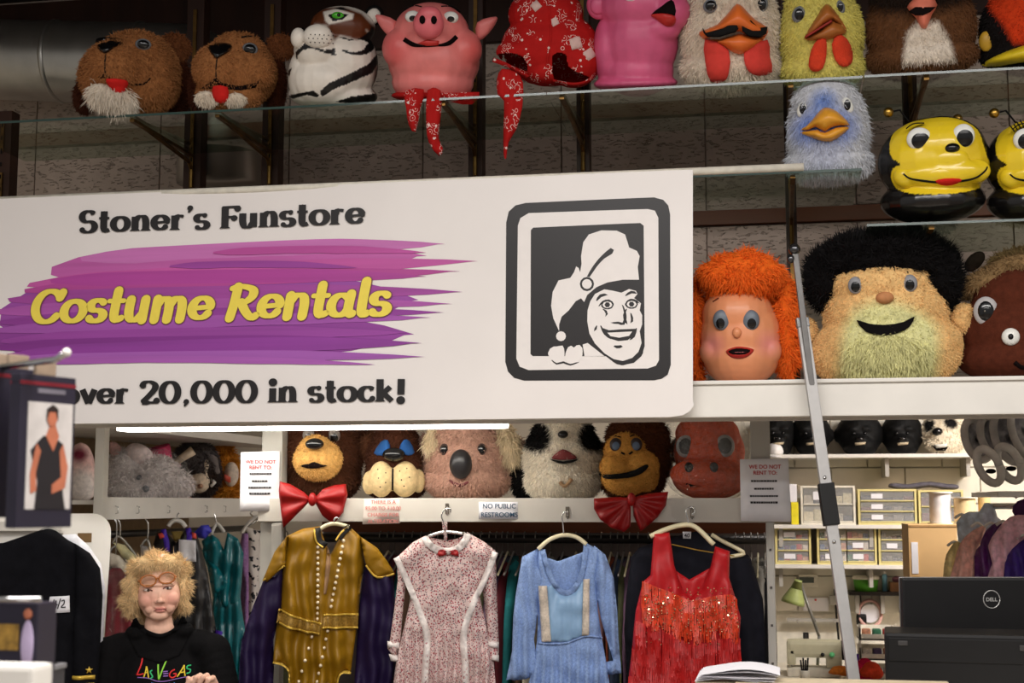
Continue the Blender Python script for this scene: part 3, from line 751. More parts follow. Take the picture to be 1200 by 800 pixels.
# brown dog with short muzzle
H = mask('dog_mask', 'smooth brown dog mask with wide smiling black mouth and short red tongue', 272)
H.base([(276, 86, 0, 46, 42, 46), (254, 84, -28, 28, 28, 32), (285, 84, -22, 34, 28, 30), (268, 112, -24, 38, 20, 24), (278, 58, -15, 30, 18, 24)], TAN,
       m=PLUSH)
H.fur(7000, 3, .9, .45)
for c, r, cc in (((326, 52, 16), (17, 15, 9), (128, 76, 44)), ((322, 96, 18), (12, 34, 12), DKB), ((232, 108, 6), (10, 24, 12), DKB)):
    o = H.base([(c[0], c[1], c[2], r[0], r[1], r[2])], cc, m=PLUSH, name='ear', main=False, smooth=2); H.fur(1400, 4, .9, .6, src=H.last, parent=o)
H.patch('nose', [(243, 57), (256, 54), (269, 56), (268, 63), (259, 70), (253, 73), (246, 66)], BLACKGLOSS, 2, 5, 2.5, 3)
H.eye(290, 60, 9, 7.5, EYEBLUEGREY, BLACKGLOSS, .75); H.stroke('brow', [(280, 47), (296, 44), (310, 52)], 2, BLACKMAT)
H.patch('mouth', [(236, 107), (245, 101), (253, 94), (260, 100), (280, 102), (296, 98), (304, 92), (297, 103), (280, 107), (262, 106), (250, 107)], DARKMOUTH, .8, 0, 3)
H.stroke('muzzle_seam', [(254, 72), (253, 82), (253, 94)], 1.4, BLACKMAT); H.patch('tongue', [(250, 104), (266, 104), (267, 116), (263, 122), (255, 122), (250, 116)], REDFELT, 4, 3, 3, 2)
o = H.base([(243, 117, -42, 12, 8, 8), (275, 116, -44, 12, 7, 8)], (222, 208, 188), m=PLUSH, name='chin_tuft', main=False); H.fur(1200, 6, 1, .8, src=H.last, parent=o)
# tiger
H = mask('tiger_mask', 'white and brown tiger mask with green eye and bold black stripes', 390)
BLK = (16, 14, 14); WHT = (236, 228, 216); BRN = (96, 48, 22)
def T2(pts): return [(x/3.75+320, y/3.75) for x, y in pts]
H.base([(398, 76, 0, 44, 48, 46), (372, 62, -20, 28, 26, 30), (380, 95, -14, 40, 32, 36), (400, 34, -6, 38, 24, 32), (390, 112, 0, 52, 18, 40), (352, 92, -10, 14, 30, 24)], WHT,
  [(T2([(120, 90), (220, 50), (300, 45), (380, 70), (420, 110), (470, 140), (480, 180), (440, 175), (400, 140), (420, 165), (360, 185), (290, 170), (265, 190), (230, 130), (180, 125), (150, 180), (110, 200)]), BRN, 2),
   (T2([(215, 70), (270, 55), (345, 75), (340, 100), (240, 125), (225, 110)]), WHT, 1), (T2([(235, 85), (270, 72), (320, 80), (300, 102), (255, 112)]), BLK),
   (T2([(275, 175), (360, 185), (420, 140), (440, 180), (435, 220), (400, 245), (340, 250), (295, 235), (300, 230), (350, 238), (390, 225), (410, 190), (370, 180), (330, 190)]), BLK),
   (T2([(420, 120), (440, 140), (440, 190), (425, 215), (415, 170)]), BLK), (T2([(470, 90), (490, 120), (485, 220), (465, 260), (430, 320), (350, 360), (270, 395), (215, 430), (205, 410), (240, 375), (330, 330), (410, 285), (455, 230), (470, 170)]), BLK),
   (T2([(60, 430), (120, 418), (180, 405), (205, 425), (195, 432), (150, 425), (90, 442)]), BLK), (T2([(270, 450), (340, 425), (420, 410), (480, 400), (480, 460)]), BLK), (T2([(440, 300), (480, 250), (480, 420), (430, 400)]), BRN, 2),
   (T2([(75, 350), (60, 330), (85, 310)]), BLK), (T2([(120, 140), (110, 120), (150, 92), (135, 125)]), BLK), (T2([(260, 55), (290, 45), (330, 60), (300, 62)]), BLK),
   (T2([(105, 280), (100, 245), (140, 210), (225, 235), (268, 225), (272, 255), (235, 250), (170, 230), (130, 238), (112, 260)]), BLK)], voxel=1.6, m=LATEX)
o = H.base([(372, 48, -46, 17, 14, 10), (350, 50, -36, 9, 12, 10)], WHT, voxel=1.6, m=LATEX, name='muzzle', main=False)
H.patch('nose', T2([(105, 160), (130, 140), (150, 165), (140, 180), (115, 185)]), BLACKGLOSS, 2, 3, 2.5, 2)
mb = MB()
for i in range(4):
    for j in range(6):
        px, py = 362+j*5+(i % 2)*2, 42+i*4.5; p, n = H.hit(px, py); mb.ell((p.x, p.y-15*H.s, p.z), (.0022, .0022, .0022), None, 6, 4)
mb.build('whisker_dots', BLACKMAT, o, kind='stuff')
H.ball('iris', 394, 23, (7, 4.2, 3), mat('green_iris', (70, 170, 40), .2), .5); H.ball('pupil', 395, 22.5, (2.6, 2.6, 4.2), BLACKGLOSS, .45)
o = H.base([(436, 19, 4, 12, 13, 7, .5)], BLK, m=LATEX, name='ear', main=False, smooth=2)
H.base([(435, 20, -3, 8.5, 10, 5, .5)], WHT, m=LATEX, name='inner_ear', main=False, smooth=2, parent=o)
# pink pig
H = mask('pig_mask', 'pink latex pig mask smiling upwards with bandana tied at its neck', 510)
PK = (232, 128, 124); PKL = (240, 170, 160)
H.base([(508, 72, 0, 54, 46, 50), (505, 40, -4, 44, 34, 42), (470, 60, -14, 22, 24, 26), (542, 60, -14, 22, 24, 26), (507, 98, -4, 48, 26, 44), (503, 52, -26, 30, 22, 26)], PK,
  [(ellipse(462, 62, 12, 14), (220, 92, 92), 12), (ellipse(552, 62, 12, 14), (222, 96, 92), 12)], m=LATEX)
sn = H.base([(502, 34, -54, 18, 17, 14), (503, 24, -58, 14, 10, 10)], (226, 110, 118), m=LATEX, name='snout', main=False)
for x in (495, 508): MB().ell(H.fr.loc(x, 30, -68), (3.3*H.s, 3*H.s, 4.6*H.s)).build('nostril', DARKMOUTH, sn, True)
for x in (484, 527): H.eye(x, 25, 9, 7, EYEWHITE, BLACKGLOSS, .45, dx=0, dy=2); 
H.stroke('brow', [(474, 16), (484, 11), (494, 13)], 1.6, BLACKMAT); H.stroke('brow', [(516, 12), (528, 11), (538, 17)], 1.6, BLACKMAT)
H.stroke('mouth', [(474, 50), (484, 56), (496, 58), (512, 57), (525, 54), (534, 46)], [5, 5, 2, 2, 5, 5], DARKMOUTH, .8); H.patch('tongue', [(490, 55), (500, 51), (514, 52), (513, 57), (500, 58)], TONGUE, 1.2, 1, 2)
for x, sx in ((460, -1), (562, 1)):
    pts = [(x-sx*4, 28), (x+sx*18, 21), (x+sx*17, 30), (x+sx*6, 44), (x-sx*4, 48)]
    inflate(H.fr, pts, 4, 3, 'ear', LATEX, H.root, sm=3, w0=-4, cols=(PK, []))
def bandana_mat():
    m = mat('red_bandana_cotton', (176, 26, 24), .8, vary=.08, scale=30, spec=.15); nt = m.node_tree; N = nt.nodes; L_ = nt.links; b = N['Principled BSDF']
    tc = N.new('ShaderNodeTexCoord')
    v = N.new('ShaderNodeTexVoronoi'); v.inputs['Scale'].default_value = 52; v.feature = 'F1'; L_.new(tc.outputs['Object'], v.inputs['Vector'])
    s1 = N.new('ShaderNodeMath'); s1.operation = 'SINE'; mu = N.new('ShaderNodeMath'); mu.operation = 'MULTIPLY'; mu.inputs[1].default_value = 17; L_.new(v.outputs['Distance'], mu.inputs[0]); L_.new(mu.outputs[0], s1.inputs[0])
    v2 = N.new('ShaderNodeTexVoronoi'); v2.inputs['Scale'].default_value = 20; L_.new(tc.outputs['Object'], v2.inputs['Vector'])
    g1 = N.new('ShaderNodeMath'); g1.operation = 'GREATER_THAN'; g1.inputs[1].default_value = .86; L_.new(s1.outputs[0], g1.inputs[0])
    g2 = N.new('ShaderNodeMath'); g2.operation = 'LESS_THAN'; g2.inputs[1].default_value = .42; L_.new(v2.outputs['Distance'], g2.inputs[0])
    v3 = N.new('ShaderNodeTexVoronoi'); v3.inputs['Scale'].default_value = 34; L_.new(tc.outputs['Object'], v3.inputs['Vector'])
    g3 = N.new('ShaderNodeMath'); g3.operation = 'LESS_THAN'; g3.inputs[1].default_value = .15; L_.new(v3.outputs['Distance'], g3.inputs[0])
    mm = N.new('ShaderNodeMath'); mm.operation = 'MULTIPLY'; L_.new(g1.outputs[0], mm.inputs[0]); L_.new(g2.outputs[0], mm.inputs[1])
    mx = N.new('ShaderNodeMath'); mx.operation = 'MAXIMUM'; L_.new(mm.outputs[0], mx.inputs[0]); L_.new(g3.outputs[0], mx.inputs[1])
    old = b.inputs['Base Color'].links[0].from_socket; mix = N.new('ShaderNodeMix'); mix.data_type = 'RGBA'
    L_.new(mx.outputs[0], mix.inputs[0]); L_.new(old, mix.inputs[6]); mix.inputs[7].default_value = (*lin((232, 206, 198)), 1); L_.new(mix.outputs[2], b.inputs['Base Color']); return m
BAND = bandana_mat()
sc = H.base([(508, 113, -3, 50, 8, 46)], (180, 30, 28), m=BAND, name='neck_bandana', main=False, smooth=3)
f = lambda x, y: 1.6*math.sin(x*.5+y*.05)
for pts in ([(476, 108), (497, 106), (494, 125), (488, 154), (480, 146), (477, 128)], [(501, 107), (516, 107), (517, 130), (514, 160), (519, 172), (515, 181), (503, 166), (500, 145)], [(520, 112), (560, 108), (552, 122), (530, 120)]):
    inflate(H.fr, pts, 2.5, 3, 'bandana_end', BAND, sc, sm=2, w0=-52, fold=f)
# red bandana hood
H = mask('bandana_hood', 'hood of red printed bandana cloth with two dark openings and a dangling tail', 645)
H.base([(645, 58, 0, 58, 44, 48), (640, 20, 0, 44, 32, 40), (612, 62, -14, 30, 16, 30), (672, 74, -8, 32, 30, 36), (640, 84, -14, 24, 18, 30)], (180, 30, 28), m=BAND, smooth=4, voxel=1.5, name='hood')
hood = [o for o in H.root.children if o.name.startswith('hood')][0]
for q in ([(583, 66), (600, 64), (615, 70), (619, 84), (606, 80), (592, 74)], [(648, 68), (662, 66), (666, 80), (680, 88), (693, 94), (672, 98), (650, 95)]): H.cut(hood, smooth_closed(q, 3))
H.stroke('hem', [(579, 71), (592, 76), (606, 84), (620, 92)], 5, BAND, 2.5); H.stroke('hem', [(648, 96), (670, 100), (684, 98), (694, 92)], 4, BAND, 2.5)
H.stroke('seam', [(642, 0), (646, 40), (642, 70), (640, 100)], 2, BAND, 1.2)
inflate(H.fr, [(590, 82), (606, 86), (614, 98), (613, 125), (606, 150), (597, 165), (594, 184), (591, 178), (591, 150), (592, 118), (585, 112), (584, 94)], 3, 3, 'cloth_tail', BAND, H.root, sm=2, w0=-44, fold=f)
for x, y, r, a in ((629, 12, 7, .1), (674, 54, 9, .5), (603, 140, 6, .5), (650, 30, 6, .3), (690, 66, 8, .2)):
    q = [(x+r*math.cos(a+k*PI/2), y+r*math.sin(a+k*PI/2)) for k in range(4)]
    if x != 603: H.patch('print_square', q, mat('bandana_print', (220, 186, 178), .8), .6, 0, 4, thick=1)
# pink elephant-like mask
H = mask('pink_mask', 'plain pink latex mask with open red mouth and broad neck', 745)
PP = (214, 92, 132)
H.base([(750, 50, 0, 46, 52, 46), (752, 10, -4, 50, 34, 44), (785, 20, -26, 24, 22, 26), (772, 38, -24, 26, 16, 22), (748, 84, 0, 42, 30, 42), (745, 98, 0, 50, 10, 46), (712, 60, 0, 16, 40, 30)], PP, m=LATEX)
o = H.base([(704, 8, -10, 15, 17, 9)], PP, m=LATEX, name='ear', main=False, smooth=3); H.base([(703, 9, -16, 10, 11, 6)], PP, m=LATEX, name='inner_ear', main=False, smooth=2, parent=o)
H.patch('mouth', [(764, 22), (775, 14), (786, 7), (790, 14), (790, 25), (778, 23)], DARKMOUTH, 1, 0, 2.5, 2); H.patch('lower_lip', [(763, 23), (776, 22), (790, 26), (789, 35), (780, 36), (770, 29)], TONGUE, 1.5, 2, 2.5, 3)
H.eye(741, 3, 8, 4.5, EYEWHITE, mat('blue_iris', (60, 110, 170), .2), .5); H.stroke('brow', [(733, -2), (742, -4), (751, 1)], 2, BLACKMAT)
# white chicken
H = mask('chicken_mask', 'white furry chicken mask with orange beak, black mustache line and red felt wattles', 858)
H.base([(857, 40, 0, 57, 70, 52), (857, 78, 0, 58, 30, 52), (856, 5, -8, 46, 36, 44)], (226, 212, 192), m=PLUSH)
H.fur(9000, 6, .9, .6)
OR = (226, 110, 44)
def C4(p): return [(x/4+780, y/4) for x, y in p]
H.patch('beak', C4([(170, 155), (250, 130), (330, 50), (345, 45), (365, 55), (420, 115), (475, 150), (470, 185), (400, 190), (350, 165), (280, 165), (200, 190), (178, 180)]), mat('orange_beak', OR, .4, vary=.12, scale=12), 2, 22, 3, 2, R=16)
H.patch('lower_beak', C4([(190, 190), (260, 195), (350, 175), (430, 195), (470, 185), (440, 220), (390, 255), (350, 265), (310, 250), (260, 215)]), mat('orange_beak', OR, .4), 2, 15, 3, 2, R=12)
H.patch('mouth', C4([(185, 140), (200, 165), (280, 150), (330, 120), (345, 155), (330, 168), (260, 185), (205, 182), (190, 165)]), BLACKMAT, 19, 0, 2.5, 1); H.patch('mouth', C4([(360, 140), (400, 120), (435, 155), (475, 150), (470, 180), (440, 195), (390, 188), (362, 165)]), BLACKMAT, 19, 0, 2.5, 1)
for p in ([(195, 190), (300, 245), (298, 350), (270, 385), (215, 380), (195, 300)], [(380, 240), (475, 205), (485, 280), (495, 350), (430, 365), (385, 340), (368, 290)]):
    H.patch('wattle', C4(p), mat('red_wattle_felt', (214, 62, 52), .9, vary=.06, scale=60), 6, 3, 3.5, 2, thick=1)
H.eye(836, 11, 9, 8, EYEBLUEGREY, BLACKGLOSS, .7, rot=-.3); H.eye(893, 12, 7, 9, EYEBLUEGREY, BLACKGLOSS, .7, rot=.3)
# yellow chick
H = mask('chick_mask', 'pale yellow chick mask with brown beak and orange red knitted wattles', 964)
YC = (220, 208, 110)
H.base([(964, 44, 0, 48, 62, 46), (964, 80, 0, 49, 26, 46), (962, 8, -4, 38, 34, 38)], YC, m=PLUSH)
H.fur(7000, 4.5, .9, .6)
H.patch('beak', C4([(660, 185), (720, 90), (760, 40), (790, 60), (830, 120), (850, 165), (790, 115), (720, 160)]), mat('brown_beak', (176, 104, 46), .4, vary=.15, scale=14), 2, 18, 3, 2, R=14)
H.patch('lower_beak', C4([(662, 188), (730, 155), (790, 115), (850, 165), (820, 185), (770, 198), (715, 200)]), mat('brown_beak', (176, 104, 46), .4), 2, 13, 3, 2, R=10)
H.stroke('mouth', C4([(665, 182), (730, 148), (785, 118)]), 2.2, mat('beak_line', (150, 40, 30), .6), 17)
for p in ([(755, 180), (720, 195), (690, 240), (676, 310), (700, 338), (740, 325), (758, 260)], [(810, 180), (850, 200), (875, 260), (868, 310), (830, 325), (795, 290), (782, 220)]):
    H.patch('wattle', C4(p), mat('orange_knit', (226, 66, 34), .95, bump=.9, bscale=300), 5, 4, 3, 2)
H.eye(940, 19, 8, 10, EYEBLUEGREY, BLACKGLOSS, .65, rot=.4); H.eye(986, 14, 5, 8, EYEBLUEGREY, BLACKGLOSS, .65, rot=-.3)
H.base([(966, -6, -20, 12, 9, 10)], (190, 40, 30), m=PLUSH, name='comb', main=False, smooth=2, flat=False)
# brown owl
H = mask('owl_mask', 'dark brown furry bird mask with pink beak and white chest patch', 1081)
H.base([(1081, 34, 0, 62, 60, 52), (1081, 66, 0, 64, 26, 54), (1081, 0, -6, 56, 30, 46)], (104, 68, 42), [([(1060, 75), (1066, 40), (1078, 28), (1100, 30), (1112, 50), (1118, 76)], (228, 216, 200), 3), (ellipse(1081, -6, 64, 26), (34, 24, 18), 8)], m=PLUSH)
H.fur(9000, 5, .9, .65)
H.patch('beak', [(1067, 12), (1074, 4), (1083, -6), (1092, -2), (1100, 12), (1094, 22), (1088, 36), (1082, 36), (1076, 24)], mat('pink_beak', (226, 124, 100), .45, vary=.08), 2, 14, 2.5, 2, R=12)
H.patch('mouth', [(1069, 17), (1076, 13), (1086, 14), (1098, 15), (1092, 20), (1084, 23), (1076, 22)], DARKMOUTH, 16, 0, 2, 1)
H.eye(1055, -12, 9, 9, EYEWHITE, BLACKGLOSS, .6); H.eye(1108, -12, 9, 9, EYEWHITE, BLACKGLOSS, .6)
# parrot
H = mask('parrot_mask', 'black and orange parrot mask with yellow ringed eye and broad yellow beak', 1196)
H.base([(1200, 36, 0, 48, 52, 44), (1200, 62, 0, 50, 20, 44)], (22, 18, 18), [([(1162, -30), (1260, -30), (1260, 58), (1215, 56), (1190, 52), (1180, 30), (1166, 10)], (206, 62, 26), 3)], m=PLUSH)
H.fur(4500, 4, .9, .6)
H.ball('eye_ring', 1161, 46, (9, 12, 6), mat('yellow_eye', (206, 160, 50), .4), .5); H.ball('pupil', 1158, 46, (4, 4.5, 5), BLACKGLOSS, .25)
H.patch('beak', [(1154, 72), (1170, 64), (1190, 58), (1215, 54), (1240, 60), (1236, 76), (1200, 74), (1170, 76)], mat('yellow_beak', (228, 200, 40), .35), 3, 18, 3, 2, R=10)
# blue bird on the second glass shelf
H = mask('bird_mask', 'pale blue furry bird mask with closed orange beak on the lower glass shelf', 972, z=Z2)
H.base([(972, 156, 0, 46, 66, 44), (972, 190, 0, 50, 26, 44), (970, 120, -4, 38, 30, 36)], (198, 200, 206), [(ellipse(968, 150, 32, 20), (92, 128, 208), 12), (ellipse(968, 185, 22, 20), (186, 190, 206), 14), (ellipse(968, 120, 12, 10), (120, 150, 214), 8)], m=PLUSH)
H.fur(8500, 7, .9, .75)
H.patch('beak', [(941, 152), (948, 148), (957, 139), (967, 129), (978, 131), (988, 139), (996, 150), (985, 150), (975, 152), (968, 156), (958, 150), (950, 153)], mat('gold_beak', (222, 156, 50), .35, vary=.1), 2, 18, 2.5, 2, R=13)
H.patch('lower_beak', [(940, 155), (950, 154), (960, 153), (968, 157), (980, 152), (996, 152), (988, 160), (976, 167), (964, 166), (950, 160)], mat('gold_beak', (222, 156, 50), .35), 2, 12, 2.5, 2, R=9)
H.eye(944, 128, 6, 10, EYEWHITE, BLACKGLOSS, .62, rot=.4); H.eye(994, 127, 6, 10, EYEWHITE, BLACKGLOSS, .62, rot=-.45)
# bumblebees
YLB = (236, 204, 40)
def bee(px, dx, label):
    H = mask('bee_mask', label, px, z=Z3, group=GT)
    D = lambda pts: [(x+dx, y) for x, y in pts]
    face = D([(1050, 182), (1049, 165), (1056, 150), (1070, 143), (1090, 141), (1110, 141), (1130, 146), (1146, 158), (1152, 176), (1156, 190), (1161, 200), (1158, 212), (1150, 222), (1130, 228), (1100, 229), (1070, 226), (1054, 218), (1049, 206), (1052, 196), (1060, 192)])
    H.base([(1097+dx, 190, 0, 64, 52, 54), (1094+dx, 235, 0, 60, 28, 52), (1104+dx, 176, -8, 52, 38, 46), (1104+dx, 206, -14, 52, 22, 42)], (18, 16, 16), [(smooth_closed(face, 4), YLB)], voxel=1.7, m=GLOSSPAINT)
    cheek = H.base([(1106+dx, 205, -40, 46, 17, 15), (1068+dx, 206, -36, 17, 14, 11), (1142+dx, 205, -34, 17, 14, 11), (1110+dx, 190, -42, 26, 16, 12)], YLB, voxel=1.8, m=GLOSSPAINT, name='muzzle', main=False, smooth=8)
    H.eye(1082+dx, 165, 14, 13, EYEWHITE, BLACKGLOSS, .72, dx=1.5, dy=2.5, depth=6); H.eye(1130+dx, 165, 12.5, 13.5, EYEWHITE, BLACKGLOSS, .72, dx=1.5, dy=3, depth=6)
    H.V, H.F = H.last[0], H.last[1]; ob = H.bvh
    allV = H.last[0].tolist(); H.bvh = BVHTree.FromPolygons(allV, H.last[1].tolist())
    H.ball('nose', 1117+dx, 178, (9, 6, 7), BLACKGLOSS, .5)
    H.bvh = BVHTree.FromPolygons(allV, H.last[1].tolist())
    H.stroke('mouth', D([(1063, 203), (1070, 209), (1085, 213), (1104, 216), (1125, 216), (1142, 213), (1152, 206), (1155, 201)]), [1.5, 2, 2.5, 2.5, 2.5, 2, 2, 1.5], BLACKMAT, .7)
    H.patch('tongue', D([(1098, 214), (1108, 212), (1124, 213), (1126, 216), (1116, 220), (1104, 219)]), REDFELT, 1.2, 1.5, 2, 2)
    H.stroke('brow', D([(1068, 152), (1076, 147), (1088, 147)]), 1, BLACKMAT, 5)
    for x, y, x1, y1 in ((1074, 146, 1048, 129), (1128, 146, 1125, 143)):
        MB().tube([H.fr.loc(x+dx, y, 4), H.fr.loc((x+x1)/2+dx, y1-2, 0), H.fr.loc(x1+dx, y1, -4)], 1.2*H.s, 6).build('antenna', BLACKMAT, H.root, True)
        MB().ell(H.fr.loc(x1+dx, y1, -4), (6*H.s,)*3).build('antenna_ball', BRASS, H.root, True)
    return H
bee(1097, 0, 'glossy black and yellow bumblebee mask with plain brows and red tongue')
H = bee(1222, 126, 'glossy black and yellow bumblebee mask with painted eyelashes')
for i in range(4): H.bvh = BVHTree.FromPolygons(H.V.tolist(), H.F.tolist()); H.stroke('eyelash', [(1196+i*3.5, 155-i*1.5), (1192+i*3.5, 148-i*2)], 1.3, BLACKMAT, 8)

# ------------------------------------------------------------------ big plush heads on the white ledge
ZL = zb1
H = mask('boy_mask', 'smooth faced boy mask with long bright orange furry hair', 874, Y=4.68, z=ZL, group='big heads on the white ledge')
SK = (226, 148, 104)
H.base([(869, 396, 0, 48, 58, 44), (869, 420, -4, 44, 34, 42), (866, 370, -4, 42, 36, 40), (835, 412, -16, 14, 16, 16), (902, 412, -16, 14, 16, 16)], SK, [(ellipse(836, 404, 10, 10), (226, 138, 130), 10), (ellipse(902, 404, 10, 10), (226, 138, 130), 10)], voxel=2, m=mat('vinyl_face', rough=.35, vary=.04, attr=True, spec=.45))
H.ball('nose', 865, 391, (5.5, 6.5, 6), mat('vinyl_nose', SK, .35), .45)
for x, dd in ((848, 1), (881, 0)): H.eye(x, 376+ (0 if dd else 1), 10, 12, mat('eye_slate', (104, 112, 122), .4), BLACKGLOSS, .5, dx=-1.5 if dd else 1, dy=4, depth=5)
H.patch('lips', [(852, 412), (860, 408), (867, 407), (876, 408), (884, 411), (878, 418), (868, 421), (858, 419)], mat('red_lips', (168, 40, 34), .35), 1, 2.5, 2.5, 3); H.patch('mouth', [(855, 412), (864, 409), (876, 410), (880, 412), (874, 416), (860, 416)], DARKMOUTH, 3.5, 0, 2, 2)
H.stroke('brow', [(838, 354), (845, 350)], 1.8, mat('brow_brown', (110, 50, 24), .6)); H.stroke('brow', [(890, 350), (894, 354)], 1.8, mat('brow_brown', (110, 50, 24), .6))
ORH = (236, 106, 32)
hr = H.base([(872, 324, 2, 48, 30, 46), (852, 320, -22, 30, 17, 20), (890, 322, -16, 28, 20, 24), (922, 385, 12, 14, 60, 30), (817, 385, 14, 8, 62, 28), (872, 380, 32, 52, 62, 26)], ORH, m=PLUSH, name='hair', main=False)
src = H.last
H.fur(15000, 10, 1, .6, src=src, parent=hr, jit=.4, curl=.25, wave=.6, wf=45)
# black haired man (generic caveman style head)
H = mask('man_mask', 'cream plush head of a smiling man with black furry hair and pale beard', 1042, Y=4.72, z=ZL, group='big heads on the white ledge')
CRM = (232, 190, 128); PALE = (222, 218, 158)
H.base([(1040, 368, 0, 72, 66, 60), (1042, 404, -6, 84, 44, 62), (1036, 335, -6, 62, 36, 52), (1034, 408, -26, 58, 42, 46), (1090, 412, -6, 34, 36, 40), (988, 414, -6, 34, 34, 40)], CRM, [(smooth_closed([(990, 400), (996, 378), (1010, 362), (1036, 354), (1066, 362), (1092, 380), (1098, 404), (1096, 430), (1084, 452), (990, 452), (986, 425)], 4), PALE, 8)], m=PLUSH)
H.fur(15000, 3.2, .9, .5)
H.ball('nose', 1040, 352, (10, 7, 8), mat('tan_nose', (190, 130, 84), .8), .4)
for x in (1008, 1068): H.eye(x, 336, 8.5, 10, mat('eye_mid_grey', (140, 140, 144), .5), BLACKGLOSS, .6, dy=2, depth=5)
H.patch('mouth', [(1008, 376), (1022, 381), (1040, 383), (1060, 380), (1072, 374), (1066, 386), (1052, 393), (1036, 395), (1018, 390)], BLACKFELT, 3.5, 0, 3, 2)
H.stroke('brow', [(996, 320), (1008, 314), (1020, 318)], 4, BLACKFELT, 2.5); H.stroke('brow', [(1056, 316), (1068, 312), (1080, 318)], 4, BLACKFELT, 2.5)
H.fur(6000, 9, 1, .7, name='beard', keep=lambda X, Y, W: inpoly(X, Y, ellipse(1040, 420, 50, 30)).astype(float)+1e-9)
for x, y in ((1128, 376), (948, 386)):
    o = H.base([(x, y, 6, 14, 18, 14)], CRM, m=PLUSH, name='ear', main=False, smooth=3); H.fur(900, 3, .9, .4, src=H.last, parent=o)
BH = (14, 12, 13)
hr = H.base([(1036, 306, 4, 84, 30, 58), (974, 326, 6, 24, 36, 40), (1104, 326, 8, 22, 38, 42), (1040, 292, -14, 66, 20, 44), (1050, 360, 40, 70, 60, 30)], BH, m=PLUSH, name='hair', main=False)
H.fur(9000, 10, 1, .3, src=H.last, parent=hr, jit=.6, gravity=(.1, 0, .3), keep=lambda X, Y, W: np.where(Y < 365, 1, .05))
# brown horse-like head at the end of the ledge
H = mask('horse_mask', 'dark brown felt horse head with white ringed nostrils and tan mane', 1190, Y=4.75, z=ZL, group='big heads on the white ledge')
DB = (84, 40, 26)
H.base([(1194, 390, 0, 66, 60, 54), (1194, 420, -4, 70, 30, 56), (1200, 350, 0, 56, 40, 48)], DB, m=PLUSH)
e = H.ball('eye', 1161, 365, (14, 17, 5), mat('eye_rim_grey', (176, 172, 172), .5), .5, nu=24); H.ball('pupil', 1161, 365, (11, 14, 6.5), BLACKGLOSS, .5, parent=e); H.ball('eye_dot', 1160, 365, (2.2, 2.2, 8), STEEL, .5, parent=e)  # eye ends in a small pale metal ball at the pupil's centre
e = H.ball('nostril_ring', 1187, 396, (10, 10, 6), EYEWHITE, .45); H.ball('nostril', 1187, 396, (4.5, 5, 7.5), BLACKGLOSS, .45, parent=e)
H.stroke('mouth', [(1190, 425), (1200, 432), (1230, 434)], 5, DARKMOUTH, 1)
o = H.base([(1168, 326, 4, 42, 14, 34, -.35), (1205, 310, 4, 40, 18, 36)], (140, 112, 76), m=PLUSH, name='mane', main=False, flat=False); H.fur(3500, 7, .9, .35, src=H.last, parent=o)
o = H.base([(1150, 304, -6, 9, 15, 6, .8)], (46, 36, 30), m=PLUSH, name='ear', main=False, smooth=2, flat=False)
# ------------------------------------------------------------------ plush heads on the lower shelf
GL = 'plush heads on the lower shelf'
ZS = zst-.012
def lower(name, label, px, Y=5.34): return Head(name, label, 'mask', px, Y, ZS, GL)
DBR = (72, 40, 24)
H = lower('bear_head', 'dark brown plush bear head with tan muzzle above a red bow', 376)
H.base([(376, 530, 0, 50, 50, 48), (378, 560, 0, 44, 30, 44), (372, 500, 0, 44, 26, 42)], DBR, m=PLUSH); H.fur(7500, 4, .9, .5)
for x in (334, 424):
    o = H.base([(x, 494, 4, 17, 17, 9)], DBR, m=PLUSH, name='ear', main=False, smooth=2); H.fur(900, 4, .9, .5, src=H.last, parent=o)
mz = H.base([(372, 540, -46, 28, 24, 20), (369, 526, -52, 18, 14, 16)], (206, 160, 92), m=PLUSH, name='muzzle', main=False); mzV, mzF, _ = H.last
H.fur(2500, 2.2, .8, .4, src=H.last, parent=mz)
for x in (361, 390): H.eye(x, 512, 7, 8, mat('eyelid_grey', (130, 122, 116), .5), BLACKGLOSS, .62, dy=3)
ob = H.bvh; H.bvh = BVHTree.FromPolygons(mzV.tolist(), mzF.tolist())
H.ball('nose', 368, 523, (10.5, 6.5, 7), BLACKGLOSS, .35); H.patch('mouth', [(352, 547), (362, 545), (368, 543), (376, 546), (383, 547), (372, 550), (360, 550)], DARKMOUTH, 2, 0, 2, 2)
# dog with blue eyelids
H = lower('dog_plush_mask', 'dark brown plush dog head with blue eyelids and spotted cream muzzle', 464)
H.base([(464, 540, 0, 36, 36, 40), (464, 562, 0, 38, 26, 42), (463, 518, -4, 28, 22, 34)], (72, 40, 26), m=PLUSH); H.fur(5000, 3.5, .9, .5)
for x, y in ((432, 522), (498, 530)):
    o = H.base([(x, y, 10, 10, 16, 9)], (96, 60, 40), m=PLUSH, name='ear', main=False, smooth=2); H.fur(700, 4, .9, .5, src=H.last, parent=o)
mz = H.base([(447, 562, -36, 15, 21, 15), (474, 562, -36, 16, 21, 15), (490, 564, -28, 8, 14, 10), (433, 566, -28, 8, 14, 10)], (216, 190, 142), m=PLUSH, name='muzzle', main=False, smooth=3); mv = H.last
H.patch('eyelid', [(438, 532), (446, 519), (454, 517), (457, 530), (448, 535)], mat('blue_felt', (34, 86, 150), .9), 2, 4, 2, 2); H.patch('eyelid', [(467, 529), (472, 517), (479, 518), (485, 531), (477, 535)], mat('blue_felt', (34, 86, 150), .9), 2, 4, 2, 2)
H.bvh = BVHTree.FromPolygons(mv[0].tolist(), mv[1].tolist())
MB().ell(H.fr.loc(461, 534, -46), (13*H.s, 9*H.s, 8*H.s)).build('nose', BLACKGLOSS, H.root, True)
H.stroke('muzzle_seam', [(460, 541), (460, 555), (460, 578)], 2, BLACKMAT, 1)
